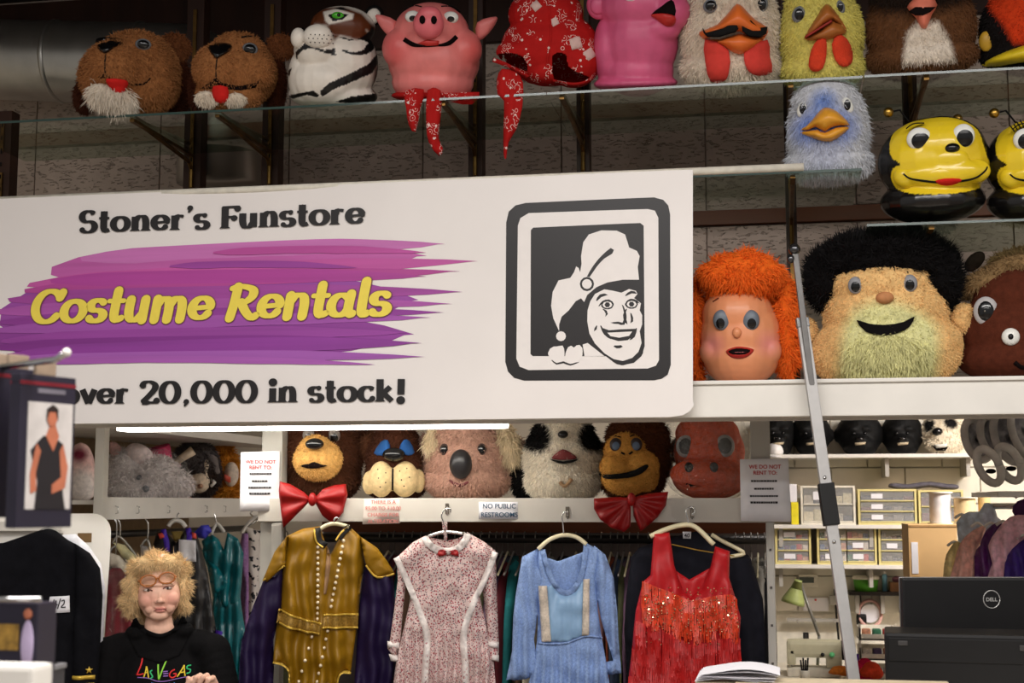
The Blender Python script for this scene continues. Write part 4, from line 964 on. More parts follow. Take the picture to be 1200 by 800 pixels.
mb = MB()
for x, y in ((443, 551), (452, 555), (444, 561), (452, 566), (468, 553), (476, 550), (470, 563), (479, 560), (473, 570), (446, 571)):
    p, n = H.hit(x, y); mb.ell(p, (.0028, .002, .0028), None, 8, 5)
mb.build('whisker_dots', mat('dot_brown', (60, 40, 30), .8), mz, kind='stuff')
# koala
H = lower('koala_head', 'pinkish grey plush koala head with large black oval nose', 548)
KO = (186, 146, 128)
H.base([(548, 540, 0, 48, 46, 46), (548, 562, 0, 50, 26, 46), (545, 512, -2, 44, 26, 42)], KO, m=PLUSH); H.fur(9000, 5, .9, .5)
for x, y, rx, ry in ((500, 532, 14, 24), (604, 540, 16, 30)):
    o = H.base([(x, y, 10, rx, ry, 10)], (166, 132, 120), m=PLUSH, name='ear', main=False, smooth=2); H.fur(1500, 6, .9, .4, src=H.last, parent=o)
o = H.base([(594, 516, -20, 10, 26, 10, -.25), (508, 512, -20, 7, 18, 8, .3)], (216, 196, 162), m=PLUSH, name='tuft', main=False, smooth=3); H.fur(1400, 14, 1, .8, src=H.last, parent=o)
H.ball('nose', 540, 545, (13, 17, 12), mat('black_leather', (36, 34, 36), .35), .35)
for x in (521, 564): H.eye(x, 528, 5.5, 7, mat('eye_brown_rim', (70, 52, 48), .5), BLACKGLOSS, .7)
H.stroke('mouth', [(527, 563), (534, 568), (541, 569), (549, 565)], [2, 4, 4, 2], mat('mouth_plum', (96, 40, 44), .7), 2)
# panda
H = lower('panda_mask', 'white plush panda head with black patches and open pink mouth', 660)
H.base([(660, 536, 0, 46, 44, 46), (660, 562, -2, 44, 26, 44), (660, 508, -4, 36, 22, 38)], (232, 222, 204), [(ellipse(629, 511, 17, 20, -.6), (16, 14, 14), 3), (ellipse(695, 513, 18, 18, .5), (16, 14, 14), 3)], m=PLUSH, voxel=2); H.fur(10000, 6, .9, .6)
for x, y in ((618, 560), (700, 545)):
    o = H.base([(x-4 if x < 650 else x+2, y, 16, 14, 26, 12)], (18, 16, 16), m=PLUSH, name='collar_fur', main=False, smooth=2); H.fur(1500, 6, .9, .5, src=H.last, parent=o)
H.ball('nose', 660, 511, (6, 4.5, 5), BLACKGLOSS, .2)
H.patch('mouth', [(647, 538), (653, 532), (660, 528), (669, 532), (676, 538), (668, 540), (655, 540)], mat('plum_mouth', (120, 44, 44), .6), 4, 0, 2.5, 2); H.patch('lower_lip', [(645, 539), (660, 542), (678, 539), (668, 544), (655, 544)], BLACKMAT, 6, 2, 2, 2)
H.stroke('chin_tuft', [(656, 565), (662, 570), (670, 562)], 4, mat('tan_tuft', (176, 140, 104), .9), 5)
# monkey
H = lower('monkey_head', 'dark brown plush monkey head with tan face and wide smile above a red bow', 745)
H.base([(748, 535, 0, 38, 42, 44), (742, 560, 0, 36, 28, 42), (748, 512, 0, 36, 26, 40)], (88, 50, 30), m=PLUSH); H.fur(6000, 6, .9, .4)
TM = (202, 146, 70)
fc = H.base([(734, 530, -36, 25, 22, 18), (722, 548, -46, 18, 15, 16), (752, 546, -44, 20, 17, 16), (734, 562, -38, 28, 18, 18), (758, 556, -34, 14, 20, 16)], TM, m=PLUSH, name='face', main=False); fv = H.last
H.fur(3000, 2, .8, .4, src=fv, parent=fc)
for b_ in ((796, 528, 8, 11, 16, 8), (706, 530, 8, 7, 12, 8)):
    o = H.base([b_], (90, 56, 34), m=PLUSH, name='ear', main=False, smooth=2); H.fur(500, 3, .8, .4, src=H.last, parent=o)
H.bvh = BVHTree.FromPolygons(fv[0].tolist(), fv[1].tolist())
for x in (723, 746): H.eye(x, 523, 7, 8, mat('lid_dark', (52, 40, 40), .5), mat('blue_grey_iris', (90, 106, 130), .25), .6, dy=1.5, depth=4)
H.stroke('brow', [(716, 516), (722, 512.5), (729, 514.5)], 1.6, BLACKMAT); H.stroke('brow', [(739, 513.5), (747, 511), (754, 516)], 1.6, BLACKMAT)
H.patch('mouth', [(703, 555), (712, 557), (728, 556), (744, 552), (756, 546), (760, 548), (752, 556), (736, 561), (714, 562), (705, 559)], BLACKMAT, 2.5, 0, 2.5, 2)
H.stroke('nostril', [(729, 532), (733, 534)], 2, BLACKMAT, 1.5); H.stroke('nostril', [(738, 534), (742, 531)], 2, BLACKMAT, 1.5)
# hippo in its plastic bag
H = lower('hippo_head', 'red orange plush hippo head wrapped in a clear plastic bag', 832)
RO = (206, 84, 52)
H.base([(832, 530, 0, 42, 40, 44), (832, 560, -14, 44, 26, 46), (830, 508, 0, 38, 24, 38)], RO, m=PLUSH)
mz = H.base([(822, 556, -40, 36, 18, 24)], RO, m=PLUSH, name='muzzle', main=False); mv = H.last
for x in (805, 850): H.eye(x, 524, 11, 13, mat('eye_ring_grey', (150, 150, 150), .4), mat('dark_grey', (60, 62, 64), .3), .72, depth=5)
H.bvh = BVHTree.FromPolygons(mv[0].tolist(), mv[1].tolist())
for x in (809, 837): H.ball('nostril', x, 549, (5, 6, 4), BLACKGLOSS, .4)
H.stroke('mouth', [(805, 569), (822, 573), (842, 570), (850, 562)], 5, DARKMOUTH, 1)
FILM = clear_mat('plastic_film', (250, 250, 250), .10, .12)
H2 = H; V, F = H2.sculpt([(832, 528, 0, 50, 52, 52), (832, 560, -20, 50, 28, 54), (828, 500, 0, 46, 26, 44), (822, 560, -44, 38, 20, 32)], 3.2, 2)
V += RNG.normal(0, .002, V.shape); V = H2.flatten(V)
bagr = empty('plastic_bag', H.fr.M, 'crinkled clear plastic bag wrapped around the red orange hippo head', 'bag')
obj('film', mkmesh('film', V, F, FILM, False), bagr)
f = lambda x, y: 2*math.sin(x*.9+y*.3)
inflate(H.fr, [(786, 582), (800, 580), (806, 592), (804, 612), (793, 614), (788, 600)], 4, 3, 'bag_tail', FILM, bagr, sm=2, w0=-66, fold=f)
# red bows hung on the shelf lip
SATIN = mat('red_satin', (146, 10, 12), .45, vary=.1, scale=12, spec=.4)
def bow(label, outs, cx, cy, pleats):
    fr = Frame(cx, cy, YS-.045, True); r = empty('bow_tie', fr.M, label, 'bow tie', 'red bow ties on the shelf edge')
    for o_ in outs:
        fo = lambda x, y: 2.2*math.sin(pleats*math.atan2(y-cy, (x-cx)+1e-6))*min(1, math.hypot(x-cx, y-cy)/22)
        inflate(fr, o_, 5, 2.2, 'bow_loop', SATIN, r, fold=fo, R=9)
    MB().ell(fr.loc(cx, cy, -4), (5*fr.s, 6*fr.s, 8*fr.s)).build('knot', SATIN, r, True)
bow('glossy red satin bow under the dark brown bear head', [[(365, 585), (357, 577), (340, 567), (328, 564), (327, 575), (329, 592), (333, 618), (345, 606), (356, 595)], [(367, 585), (378, 573), (392, 568), (405, 567), (407, 580), (402, 600), (391, 614), (378, 604)]], 366, 585, 9)
bow('fan shaped red satin bow under the plush monkey head', [[(739, 583), (720, 582), (696, 584), (696, 596), (703, 608), (716, 618), (731, 623), (739, 616)], [(741, 583), (760, 578), (783, 576), (780, 592), (770, 606), (756, 618), (750, 622), (742, 604)]], 740, 585, 14)

# ------------------------------------------------------------------ signs on the shelf
PAPER = mat('white_paper', (232, 230, 234), .7, vary=.02); TXTR = mat('red_text', (190, 70, 70), .7, vary=.02); TXTB = mat('navy_text', (40, 76, 104), .7, vary=.02); TXTK = mat('dark_text', (40, 36, 40), .7, vary=.02); TXTP = mat('pink_text', (206, 128, 120), .7, vary=.02)
def text_obj(txt, fr, px, py, hpx, m, parent, w=-1.5, bold=.0, sx=1, name='text_line', align='CENTER'):
    c = bpy.data.curves.new('t', 'FONT'); c.body = txt; c.align_x = align; c.size = 1; c.offset = bold
    o = bpy.data.objects.new('t', c); COL.objects.link(o); dg = bpy.context.evaluated_depsgraph_get(); me = o.evaluated_get(dg).to_mesh()
    V = np.array([v.co for v in me.vertices]); F = [tuple(p.vertices) for p in me.polygons]; bpy.data.objects.remove(o); bpy.data.curves.remove(c)
    k = hpx/.7; P0 = fr.loc(px, py, w); Q = [(P0.x+v[0]*k*sx*fr.s, P0.y, P0.z+v[1]*k*fr.s) for v in V]
    return obj(name, mkmesh(name, Q, F, m, False), parent)
def sheet(name, outline, Y, label, lines, m=PAPER, cat='sign', group=None):
    cx = sum(p[0] for p in outline)/len(outline); cy = sum(p[1] for p in outline)/len(outline)
    fr = Frame(cx, cy, Y, True); r = empty(name, fr.M, label, cat, group)
    inflate(fr, outline, .1, 14, 'paper', m, r, minT=.3, R=4)
    for l in lines:
        if l[0] is None:      # unreadable line: row of small dark word marks
            x, y, wd, h = l[1:5]; mb = MB(); q = x-wd/2; g = random.Random(int(y))
            while q < x+wd/2-2:
                ww = g.uniform(1.6, 3.2); a = fr.loc(q, y, -1.3); mb.bb((a.x, a.y-.0003, a.z-h*.5*fr.s), (a.x+ww*fr.s, a.y, a.z+h*.5*fr.s)); q += ww+.5
            mb.build('text_line', l[5], r, kind='stuff')
        else: text_obj(l[0], fr, l[1], l[2], l[3], l[4], r, bold=l[5] if len(l) > 5 else 0, sx=l[6] if len(l) > 6 else 1)
    return r
sheet('paper_sign', [(282, 530), (327, 528), (327, 598), (282, 599)], YS-.012, 'white paper rental notice on the shelf post near the teal gown', [('WE DO NOT', 305, 543, 4.2, TXTR, .02), ('RENT TO:', 305, 549.5, 4.2, TXTR, .02), (None, 305, 555, 25, 2, TXTK), (None, 305, 563.5, 19, 2, TXTK), (None, 305, 571, 27, 2, TXTK), (None, 305, 578, 25, 2.4, TXTK)])
sheet('paper_sign', [(868, 538), (924, 537), (926, 611), (868, 610)], YS-.03, 'white paper rental notice on the shelf post beside the plastic wrapped hippo', [('WE DO NOT', 897, 549, 4.4, TXTR, .02), ('RENT TO:', 897, 556, 4.4, TXTR, .02), (None, 896, 563.5, 31, 2.2, TXTK), (None, 896, 572.5, 24, 2.2, TXTK), (None, 896, 581, 34, 2, TXTK), (None, 896, 588.5, 33, 2.4, TXTK)])
sheet('paper_sign', [(427, 585), (472, 583), (472, 608), (468, 613), (425, 614)], YS-.012, 'faded paper notice about alteration charges taped to the shelf lip', [('THERE IS A', 449, 590, 4.2, TXTP, .02), ('$5.00 TO $10.00', 449, 597.5, 4.2, TXTP, .02), ('CHARGE FOR', 449, 605, 4.2, TXTP, .02), ('ALTERATION', 449, 612.5, 4.2, TXTP, .02)], mat('faded_paper', (222, 210, 200), .7, vary=.04))
sheet('paper_sign', [(561, 588), (609, 588), (609, 608), (561, 608)], YS-.012, 'small white sign saying no public restrooms on the shelf lip', [('NO PUBLIC', 585, 595.5, 5.4, TXTB, .012), ('RESTROOMS', 585, 605.5, 5.4, TXTB, .012)])
for px, py in ((524, 596), (665, 600), (811, 600)):
    fr = Frame(px, py, YS, True); r = empty('coat_hook', fr.M, 'small steel hook on the shelf lip above the '+{524: 'floral prairie dress', 665: 'blue dress', 811: 'red fringe dress'}[px], 'hook', 'hooks on the shelf lip')
    MB().box((0, -.003, 0), (.014, .004, .04), bev=.002).build('plate', mat('hook_plate', (120, 112, 100), .4, .7), r)
    MB().tube([(0, -.005, .01), (0, -.03, .005), (0, -.035, -.012), (0, -.022, -.022), (0, -.012, -.014)], .0025, 8).build('prong', CHROME, r, True)

# ------------------------------------------------------------------ hanging costumes in front
class Garment(Head):
    def __init__(s, name, label, cat, px, py, Y, group=None):
        s.fr = Frame(px, py, Y, True); s.root = empty(name, s.fr.M, label, cat, group); s.s = s.fr.s; s.upl = Vector((0, 0, 1))
    def cloth(s, name, outline, T, m, h=3.5, fold=None, R=None, w0=0, sm=0, main=True, parent=None, **k):
        o = inflate(s.fr, outline, T, h, name, m, parent or s.root, R=R, fold=fold, w0=w0, sm=sm, **k)
        if main: me = o.data; s.bvh = BVHTree.FromPolygons([v.co for v in me.vertices], [p.vertices for p in me.polygons])
        return o
    def hanger(s, pts, r, m, hook=None, w=0):
        P = [s.fr.loc(x, y, w) for x, y in smooth_open(pts, 4)]; hg = MB().tube(P, r*s.s, 8).build('hanger', m, s.root, True)
        if hook: MB().tube([s.fr.loc(x, y, w-1) for x, y in smooth_open(hook, 5)], .9*s.s, 6).build('hanger_hook', CHROME, hg, True)
def nz(x, y, s=.02, seed=0): return noise.noise(Vector((x*s, y*s, seed)))
def drape(a=2, f=.25, seed=0, y0=620, grow=.01):
    return lambda x, y: a*(.35+max(0, y-y0)*grow)*math.sin(x*f+3*nz(x, y, .02, seed))+1.5*a*nz(x, y, .05, seed+5)
HANGW = mat('cream_plastic_hanger', (226, 214, 176), .35)
GC = 'costumes hung along the shelf front'
def T7(p): return [(x/3.75+280, y/3.75+590) for x, y in p]
def T8(p): return [(x/3.75+580, y/3.75+590) for x, y in p]
VELV = mat('gold_velvet', (138, 100, 10), .45, vary=.12, scale=9, spec=.35, stretch=(1, 1, .4), bump=.2, bscale=20)
PVELV = mat('purple_velvet', (28, 14, 52), .6, vary=.12, scale=9, spec=.25)
GOLDT = mat('gold_trim', (206, 170, 70), .4, .3, vary=.2, scale=80)
g = Garment('tunic_costume', 'gold velvet tunic costume with purple sleeves, pearl buttons and brocade belt', 'costume', 376, 800, 4.98, GC)
for n_, o_ in (('sleeve', [(110, 320), (190, 270), (185, 470), (150, 600), (155, 720), (150, 900), (0, 900), (5, 690), (12, 600), (60, 450)]), ('sleeve', [(545, 270), (672, 312), (690, 500), (682, 650), (695, 760), (700, 900), (500, 900), (512, 700), (520, 500)])):
    g.cloth(n_, T7(o_), 16, PVELV, fold=drape(3, .3, 3), R=16, w0=6, main=False)
g.cloth('bodice', T7([(345, 105), (270, 115), (205, 145), (188, 280), (178, 470), (160, 560), (152, 690), (212, 712), (225, 790), (235, 900), (420, 900), (430, 790), (445, 740), (490, 740), (512, 560), (520, 490), (530, 360), (545, 270), (525, 150), (470, 100), (425, 170), (395, 230), (375, 190)]), 12, VELV, 3, drape(3.8, .33, 1), R=14)
g.patch('cap_sleeve', T7([(205, 142), (150, 215), (102, 335), (120, 345), (198, 272), (200, 200)]), VELV, 4, 5, 3, 1, thick=6); g.patch('cap_sleeve', T7([(525, 150), (600, 200), (650, 265), (678, 312), (600, 330), (550, 272), (535, 210)]), VELV, 4, 5, 3, 1, thick=6)
g.stroke('sleeve_trim', T7([(102, 340), (150, 302), (196, 275)]), 2.2, GOLDT, 6); g.stroke('sleeve_trim', T7([(550, 275), (600, 328), (676, 314)]), 2.2, GOLDT, 6)
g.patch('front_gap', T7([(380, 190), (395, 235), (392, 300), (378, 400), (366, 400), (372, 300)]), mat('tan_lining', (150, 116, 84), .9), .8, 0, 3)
g.patch('belt', T7([(172, 462), (260, 500), (358, 525), (350, 572), (250, 552), (165, 520)]), mat('gold_brocade', (150, 116, 48), .5, .2, vary=.4, scale=120), 2, 2, 3, thick=4); g.patch('belt', T7([(368, 488), (520, 486), (518, 548), (364, 546)]), mat('gold_brocade', (150, 116, 48), .5, .2), 2, 2, 3, thick=4)
for q in ([(172, 464), (260, 502), (358, 527)], [(165, 518), (250, 550), (350, 570)], [(368, 490), (520, 488)], [(364, 544), (518, 546)]): g.stroke('belt_trim', T7(q), 2.4, mat('gold_trim', (206, 170, 70)), 4.5)
g.stroke('hem_trim', T7([(152, 690), (212, 714), (226, 790), (232, 880)]), 2, GOLDT, 2); g.stroke('hem_trim', T7([(490, 742), (446, 742), (430, 790), (420, 880)]), 2, GOLDT, 2)
PEARL = mat('pearl_button', (236, 218, 186), .2, .2)
cols_ = [(338+4*math.sin(i*.1), 195+i*24) for i in range(14)]+[(317-i*13, 585+i*48) for i in range(6)]
cols_ += [(450-i*4.6, 168+i*26) for i in range(12)]+[(386-i*7, 560+i*36) for i in range(8)]
for x, y in cols_: g.ball('button', x/3.75+280, y/3.75+590, (2.1, 2.1, 2), PEARL, .3, nu=10, nv=6)
for q in ([(335, 110), (345, 165), (375, 190)], [(478, 105), (450, 130), (430, 160)]):
    g.stroke('collar', T7(q), 7, mat('black_collar', (20, 16, 14), .7), 3); g.stroke('collar_trim', T7([(x-14, y+6) for x, y in q]), 2, GOLDT, 4)
g.hanger(T7([(345, 118), (380, 98), (420, 94), (475, 108)]), 2.4, HANGW, T7([(408, 96), (408, 78), (418, 66), (428, 72)]), w=-6)
# floral prairie dress
def floral():
    m = mat('calico_print', (214, 190, 184), .8, vary=.05, scale=40, spec=.1); nt = m.node_tree; N = nt.nodes; Lk = nt.links; b = N['Principled BSDF']; tc = N.new('ShaderNodeTexCoord')
    old = b.inputs['Base Color'].links[0].from_socket
    for sc_, th, col in ((115, .34, (150, 56, 66)), (140, .30, (92, 84, 92)), (90, .2, (196, 120, 126))):
        v = N.new('ShaderNodeTexVoronoi'); v.inputs['Scale'].default_value = sc_; Lk.new(tc.outputs['Object'], v.inputs['Vector'])
        t_ = N.new('ShaderNodeMath'); t_.operation = 'LESS_THAN'; t_.inputs[1].default_value = th; Lk.new(v.outputs['Distance'], t_.inputs[0])
        mix = N.new('ShaderNodeMix'); mix.data_type = 'RGBA'; Lk.new(t_.outputs[0], mix.inputs[0]); Lk.new(old, mix.inputs[6]); mix.inputs[7].default_value = (*lin(col), 1); old = mix.outputs[2]
    Lk.new(old, b.inputs['Base Color']); return m
CAL = floral(); LACE = mat('white_lace', (232, 222, 216), .8, vary=.15, scale=90, bump=.6, bscale=200)
g = Garment('prairie_dress', 'long sleeved floral print prairie dress with white lace strips and red bow', 'dress', 520, 800, 4.98, GC)
for o_ in ([(690, 240), (735, 320), (720, 450), (705, 640), (690, 690), (652, 640), (662, 600), (680, 470), (694, 340)], [(1128, 218), (1136, 480), (1142, 610), (1142, 690), (1096, 700), (1092, 600), (1080, 450), (1060, 330)]):
    s_ = g.cloth('sleeve', T7(o_), 8, CAL, fold=drape(1.6, .5, 2), R=9, w0=3, main=False)
    ys = [p for p in o_ if p[1] >= 590]; a = min(p[0] for p in ys); b = max(p[0] for p in ys)
    g.cloth('cuff', T7([(a, 605), (b, 612), (b, 640), (a, 632)]), 7, LACE, R=8, main=False, parent=s_, w0=-2); g.cloth('cuff', T7([(a+6, 660), (b, 668), (b, 696), (a+16, 690)]), 7, LACE, R=8, main=False, parent=s_, w0=-2)
g.cloth('dress_body', T7([(815, 145), (760, 175), (690, 240), (760, 390), (720, 560), (690, 700), (665, 900), (1135, 900), (1120, 700), (1090, 560), (1050, 380), (1130, 216), (1080, 175), (1000, 130), (985, 180), (945, 212), (910, 218), (860, 200)]), 10, CAL, 3, drape(3.2, .55, 7, 715, .022), R=14)
g.patch('inner_back', T7([(822, 150), (870, 160), (912, 168), (960, 158), (996, 140), (978, 185), (940, 205), (905, 210), (862, 195)]), CAL, -3, 0, 3)
for q in ([(688, 240), (740, 350), (790, 470), (826, 580), (820, 700), (812, 880)], [(1126, 218), (1080, 330), (1020, 460), (986, 575), (992, 700), (1004, 880)]): g.stroke('lace_strip', T7(q), [7, 7, 7, 8, 8, 9], LACE, 2)
g.stroke('lace_collar', T7([(812, 152), (835, 185), (870, 206), (912, 214), (950, 205), (985, 178), (1003, 138)]), 8, LACE, 3)
for o_ in ([(915, 218), (895, 206), (874, 210), (872, 232), (890, 234), (914, 224)], [(916, 218), (935, 208), (958, 208), (962, 234), (945, 232), (917, 224)]): g.patch('bow', T7(o_), SATIN, 5, 3, 2, 2)
g.hanger(T7([(830, 150), (900, 130), (990, 140)]), 2.2, CHROME, T7([(900, 132), (896, 90), (886, 60), (900, 30), (925, 28), (925, 45)]), w=2)
g.cloth('padded_hook', T7([(888, 85), (912, 85), (912, 165), (898, 165)]), 3, CAL, main=False, w0=2)
# blue dress
BLU = mat('blue_print_cotton', (134, 158, 202), .8, vary=.2, scale=160, spec=.1, bump=.1); SKYS = mat('blue_satin', (136, 170, 204), .4, vary=.06)
g = Garment('blue_dress', 'powder blue puff sleeved dress with square lace trimmed bodice panel', 'dress', 662, 800, 4.98, GC)
for o_ in ([(190, 203), (120, 240), (95, 380), (80, 500), (75, 650), (50, 775), (110, 778), (182, 758), (185, 690), (172, 600), (190, 480), (215, 350)], [(440, 190), (490, 230), (525, 330), (540, 470), (545, 600), (555, 745), (480, 755), (482, 700), (520, 690), (470, 520), (435, 350)]):
    g.cloth('sleeve', T8(o_), 10, BLU, fold=drape(2.6, .55, 9, 560, .008), R=10, w0=2, main=False)
    ys = [p for p in o_ if p[1] > 640]; g.stroke('cuff_gather', T8([(min(p[0] for p in ys)+16, 688), ((min(p[0] for p in ys)+max(p[0] for p in ys))/2, 696), (max(p[0] for p in ys)-4, 694)]), 1.6, mat('blue_thread', (70, 106, 160), .8), 8) if False else None
g.cloth('dress_body', T8([(195, 205), (178, 330), (190, 480), (185, 610), (170, 700), (120, 900), (520, 900), (490, 700), (472, 600), (455, 480), (445, 330), (470, 215), (405, 178), (392, 290), (350, 378), (300, 396), (255, 345), (225, 265), (212, 205)]), 9, BLU, 3, drape(3.4, .6, 4, 750, .03), R=12)
g.cloth('back_neck', T8([(205, 235), (280, 260), (400, 215), (395, 330), (340, 395), (280, 395), (235, 330)]), 2, BLU, fold=drape(1.5, .5, 3), main=False, w0=6)
g.patch('satin_panel', T8([(232, 368), (262, 355), (300, 398), (350, 380), (390, 340), (385, 580), (320, 606), (246, 606)]), SKYS, 1.2, 1, 3, cols=None)
for o_ in ([(192, 365), (230, 364), (248, 606), (206, 606)], [(390, 336), (418, 333), (414, 576), (383, 581)]): g.patch('lace_strip', T8(o_), mat('ivory_lace', (206, 192, 176), .8, vary=.2, scale=120, bump=.6, bscale=200), 2.5, .6, 3)
g.stroke('waist_gather', T8([(190, 612), (250, 616), (320, 610), (400, 582), (472, 590)]), 2, BLU, 1.8)
g.stroke('ruffle', T8([(212, 208), (228, 270), (258, 348), (302, 394), (350, 378), (388, 300), (404, 190)]), 6, BLU, 3)
g.hanger(T8([(192, 206), (240, 165), (300, 144), (360, 152), (405, 184)]), 2.6, HANGW, T8([(305, 144), (302, 100), (298, 60), (312, 40), (322, 50)]), w=-3)
# red fringe dress and the dark jacket behind it
g = Garment('dark_jacket', 'plain navy black jacket hung behind the red fringe dress', 'jacket', 812, 800, 5.12, GC)
NAVY = mat('navy_wool', (24, 24, 32), .85, vary=.2, scale=30, spec=.15)
g.cloth('jacket_body', T8([(720, 170), (640, 200), (605, 240), (580, 420), (570, 560), (590, 900), (1195, 900), (1190, 600), (1180, 420), (1130, 240), (1060, 180), (900, 125)]), 12, NAVY, 4, drape(2, .2, 6), R=20)
g.patch('size_tag', T8([(834, 128), (872, 128), (870, 158), (836, 158)]), PAPER, 3, 0, 4); text_obj('40', g.fr, 807.5, 630.5, 4.5, TXTK, g.root, w=-18, bold=.02)
g.hanger(T8([(960, 140), (1010, 170), (1060, 195), (1100, 222), (1040, 236)]), 2.4, HANGW, w=-14)
g = Garment('fringe_dress', 'red sleeveless fringed dress with rows of glittering sequins', 'dress', 810, 800, 4.96, GC)
REDF = mat('red_stretch_satin', (178, 18, 26), .5, vary=.1)
body = g.cloth('dress_body', T8([(706, 135), (776, 132), (795, 275), (830, 385), (868, 424), (915, 378), (955, 280), (976, 192), (1040, 214), (1035, 330), (1062, 420), (1082, 500), (1072, 640), (1065, 900), (570, 900), (600, 680), (622, 480), (655, 350), (690, 320)]), 9, REDF, 3, drape(2, .3, 8), R=12)
g.cloth('dress_back', T8([(785, 290), (860, 340), (950, 290), (930, 400), (860, 440), (810, 400)]), 2, REDF, fold=drape(1.5, .3, 2), main=False, w0=6)
RF = [mat('fringe_red', (182, 20, 20), .5, vary=.2, scale=50), mat('fringe_orange', (216, 62, 30), .4, vary=.3, scale=50)]
for row, (pts, ln, cnt, mi) in enumerate([([(655, 345), (720, 370), (800, 400), (870, 428), (950, 410), (1035, 400), (1065, 420)], 185, 320, 1), ([(625, 520), (750, 560), (870, 620), (1000, 590), (1078, 590)], 180, 300, 0), ([(605, 640), (750, 700), (870, 740), (1070, 700)], 170, 280, 0), ([(590, 760), (800, 800), (1070, 790)], 150, 260, 0)]):
    P = smooth_open(T8(pts), 8); mb = MB()
    for i in range(cnt):
        q = random.random(); x = np.interp(q, np.linspace(0, 1, len(P)), P[:, 0]); y = np.interp(q, np.linspace(0, 1, len(P)), P[:, 1]); l = ln/3.75*random.uniform(.75, 1.08)
        pts_ = []
        for k in range(4):
            xx = x+random.gauss(0, .8)*k*.5; yy = y+l*k/3; p, n = g.hit(min(max(xx, 742), 864), min(yy, 828)); pts_.append(Vector((g.fr.loc(xx, 0).x, p.y-(2+random.random()*3+(1 if row == 0 else 0))*g.s, g.fr.loc(0, yy).z)))
        for k in range(3):
            w_ = .55*g.s; a, b = pts_[k], pts_[k+1]; mb.add([(a.x-w_, a.y, a.z), (a.x+w_, a.y, a.z), (b.x+w_*.9, b.y, b.z), (b.x-w_*.9, b.y, b.z)], [(0, 1, 2, 3)])
    mb.build('fringe', RF[mi], g.root, kind='stuff')
mb = MB()
for i in range(330):
    x, y = random.uniform(660, 1072), random.gauss(470, 70)
    if not 370 < y < 620: continue
    px, py = x/3.75+580, y/3.75+590; p, n = g.hit(px, py); a = random.uniform(-.6, .6)
    mb.lathe([(.0024, 0), (.0024, .0006)], (p.x, p.y-7*g.s, p.z), 6, 'y', Matrix.Rotation(a, 3, 'X') @ Matrix.Rotation(random.uniform(-.6, .6), 3, 'Z'))
mb.build('sequins', mat('sequin', (250, 190, 150), .1, .9, vary=.3, scale=50), g.root, kind='stuff')
g.hanger(T8([(690, 150), (770, 115), (850, 98), (900, 115), (970, 185)]), 3, HANGW, T8([(860, 100), (858, 70), (850, 40), (868, 20), (888, 30), (880, 60)]), w=-2)
MB().tube([g.fr.loc(*T8([(785, 185)])[0], 3), g.fr.loc(*T8([(900, 210)])[0], 3), g.fr.loc(*T8([(1060, 235)])[0], 3)], .8*g.s, 6).build('hanger_bar', BRASS, g.root)
# garments packed edge-on along the rail behind, each on its hanger
rk = random.Random(5)
WIREM = mat('wire_hanger', (150, 146, 140), .35, .8)
RC = [('teal', (24, 110, 112)), ('grey lace', (150, 144, 134)), ('charcoal', (50, 50, 56)), ('slate blue', (70, 84, 110)), ('dusty purple', (96, 70, 100)), ('brown', (84, 60, 46)), ('black', (22, 20, 24)), ('pale pink', (200, 160, 160)), ('olive', (90, 92, 60)), ('maroon', (96, 24, 34)), ('cream', (206, 196, 172)), ('dark green', (32, 66, 50)), ('rust', (130, 62, 36)), ('mauve', (128, 96, 120))]
ppx = [335, 348, 446, 455, 462, 474, 484, 494, 504, 514, 524, 534, 544, 554, 564, 574, 582, 589, 595, 602, 615, 628, 645, 660, 675, 690, 705, 716, 724, 731, 738, 748, 760, 862, 872, 880, 888, 896]
for i, px in enumerate(ppx):
    nm, c = RC[(i*5+3) % len(RC)]
    wh = [n_ for lim, n_ in ((440, 'behind the gold tunic'), (575, 'behind the floral dress'), (606, 'beside the blue dress'), (716, 'behind the blue dress'), (770, 'beside the red fringe dress'), (2000, 'by the slim grey upright')) if px < lim][0]
    X = at(px, 640, 5.45); zt = X.z-.03
    r = empty('rail_garment', (X.x, 5.45, zr), 'folded %s garment hanging edge-on on the dark rail %s' % (nm, wh), 'garment', 'garments on the dark rail')
    V = []; F = []; nn = 9; mm = 12; h = rk.uniform(.95, 1.25); wd = rk.uniform(.018, .03); ph = rk.random()*6
    for k in range(mm+1):
        z = -.065-h*k/mm; sp = min(1, .25+k*.3); 
        for j in range(nn):
            t = j/(nn-1); y = (t-.5)*.42*sp; V.append((-wd*(.3+.7*math.sin(PI*t))+.012*math.sin(ph+t*9+k*.4), y, z-(abs(t-.5)*.12 if k == 0 else 0)))
    for k in range(mm+1):
        for j in range(nn):
            t = j/(nn-1); x, y, z = V[k*nn+j]; V.append((x+wd*2*(.3+.7*math.sin(PI*t)), y, z))
    o_ = (mm+1)*nn
    for k in range(mm):
        for j in range(nn-1):
            a = k*nn+j; F.append((a, a+1, a+nn+1, a+nn)); F.append((o_+a, o_+a+nn, o_+a+nn+1, o_+a+1))
        for j in (0, nn-1): a = k*nn+j; F.append((a, a+nn, o_+a+nn, o_+a))
    for j in range(nn-1): F.append((j, o_+j, o_+j+1, j+1))
    obj('cloth', mkmesh('cloth', V, F, mat('rail_cloth_'+nm.replace(' ', '_'), c, .85, vary=.12, scale=30, bump=.3, bscale=60), True), r)
    MB().tube([(0, -.2, -.13), (0, 0, -.05), (0, .2, -.13)], .004, 6).build('hanger', HANGW if i % 3 == 0 else WIREM, r, True)
    MB().tube([(0, 0, -.05), (0, 0, -.01), (0, -.018, .006), (0, -.014, .022), (0, 0, .026), (0, .016, .02), (0, .018, .005)], .0022, 6).build('hanger_hook', WIREM, r, True)
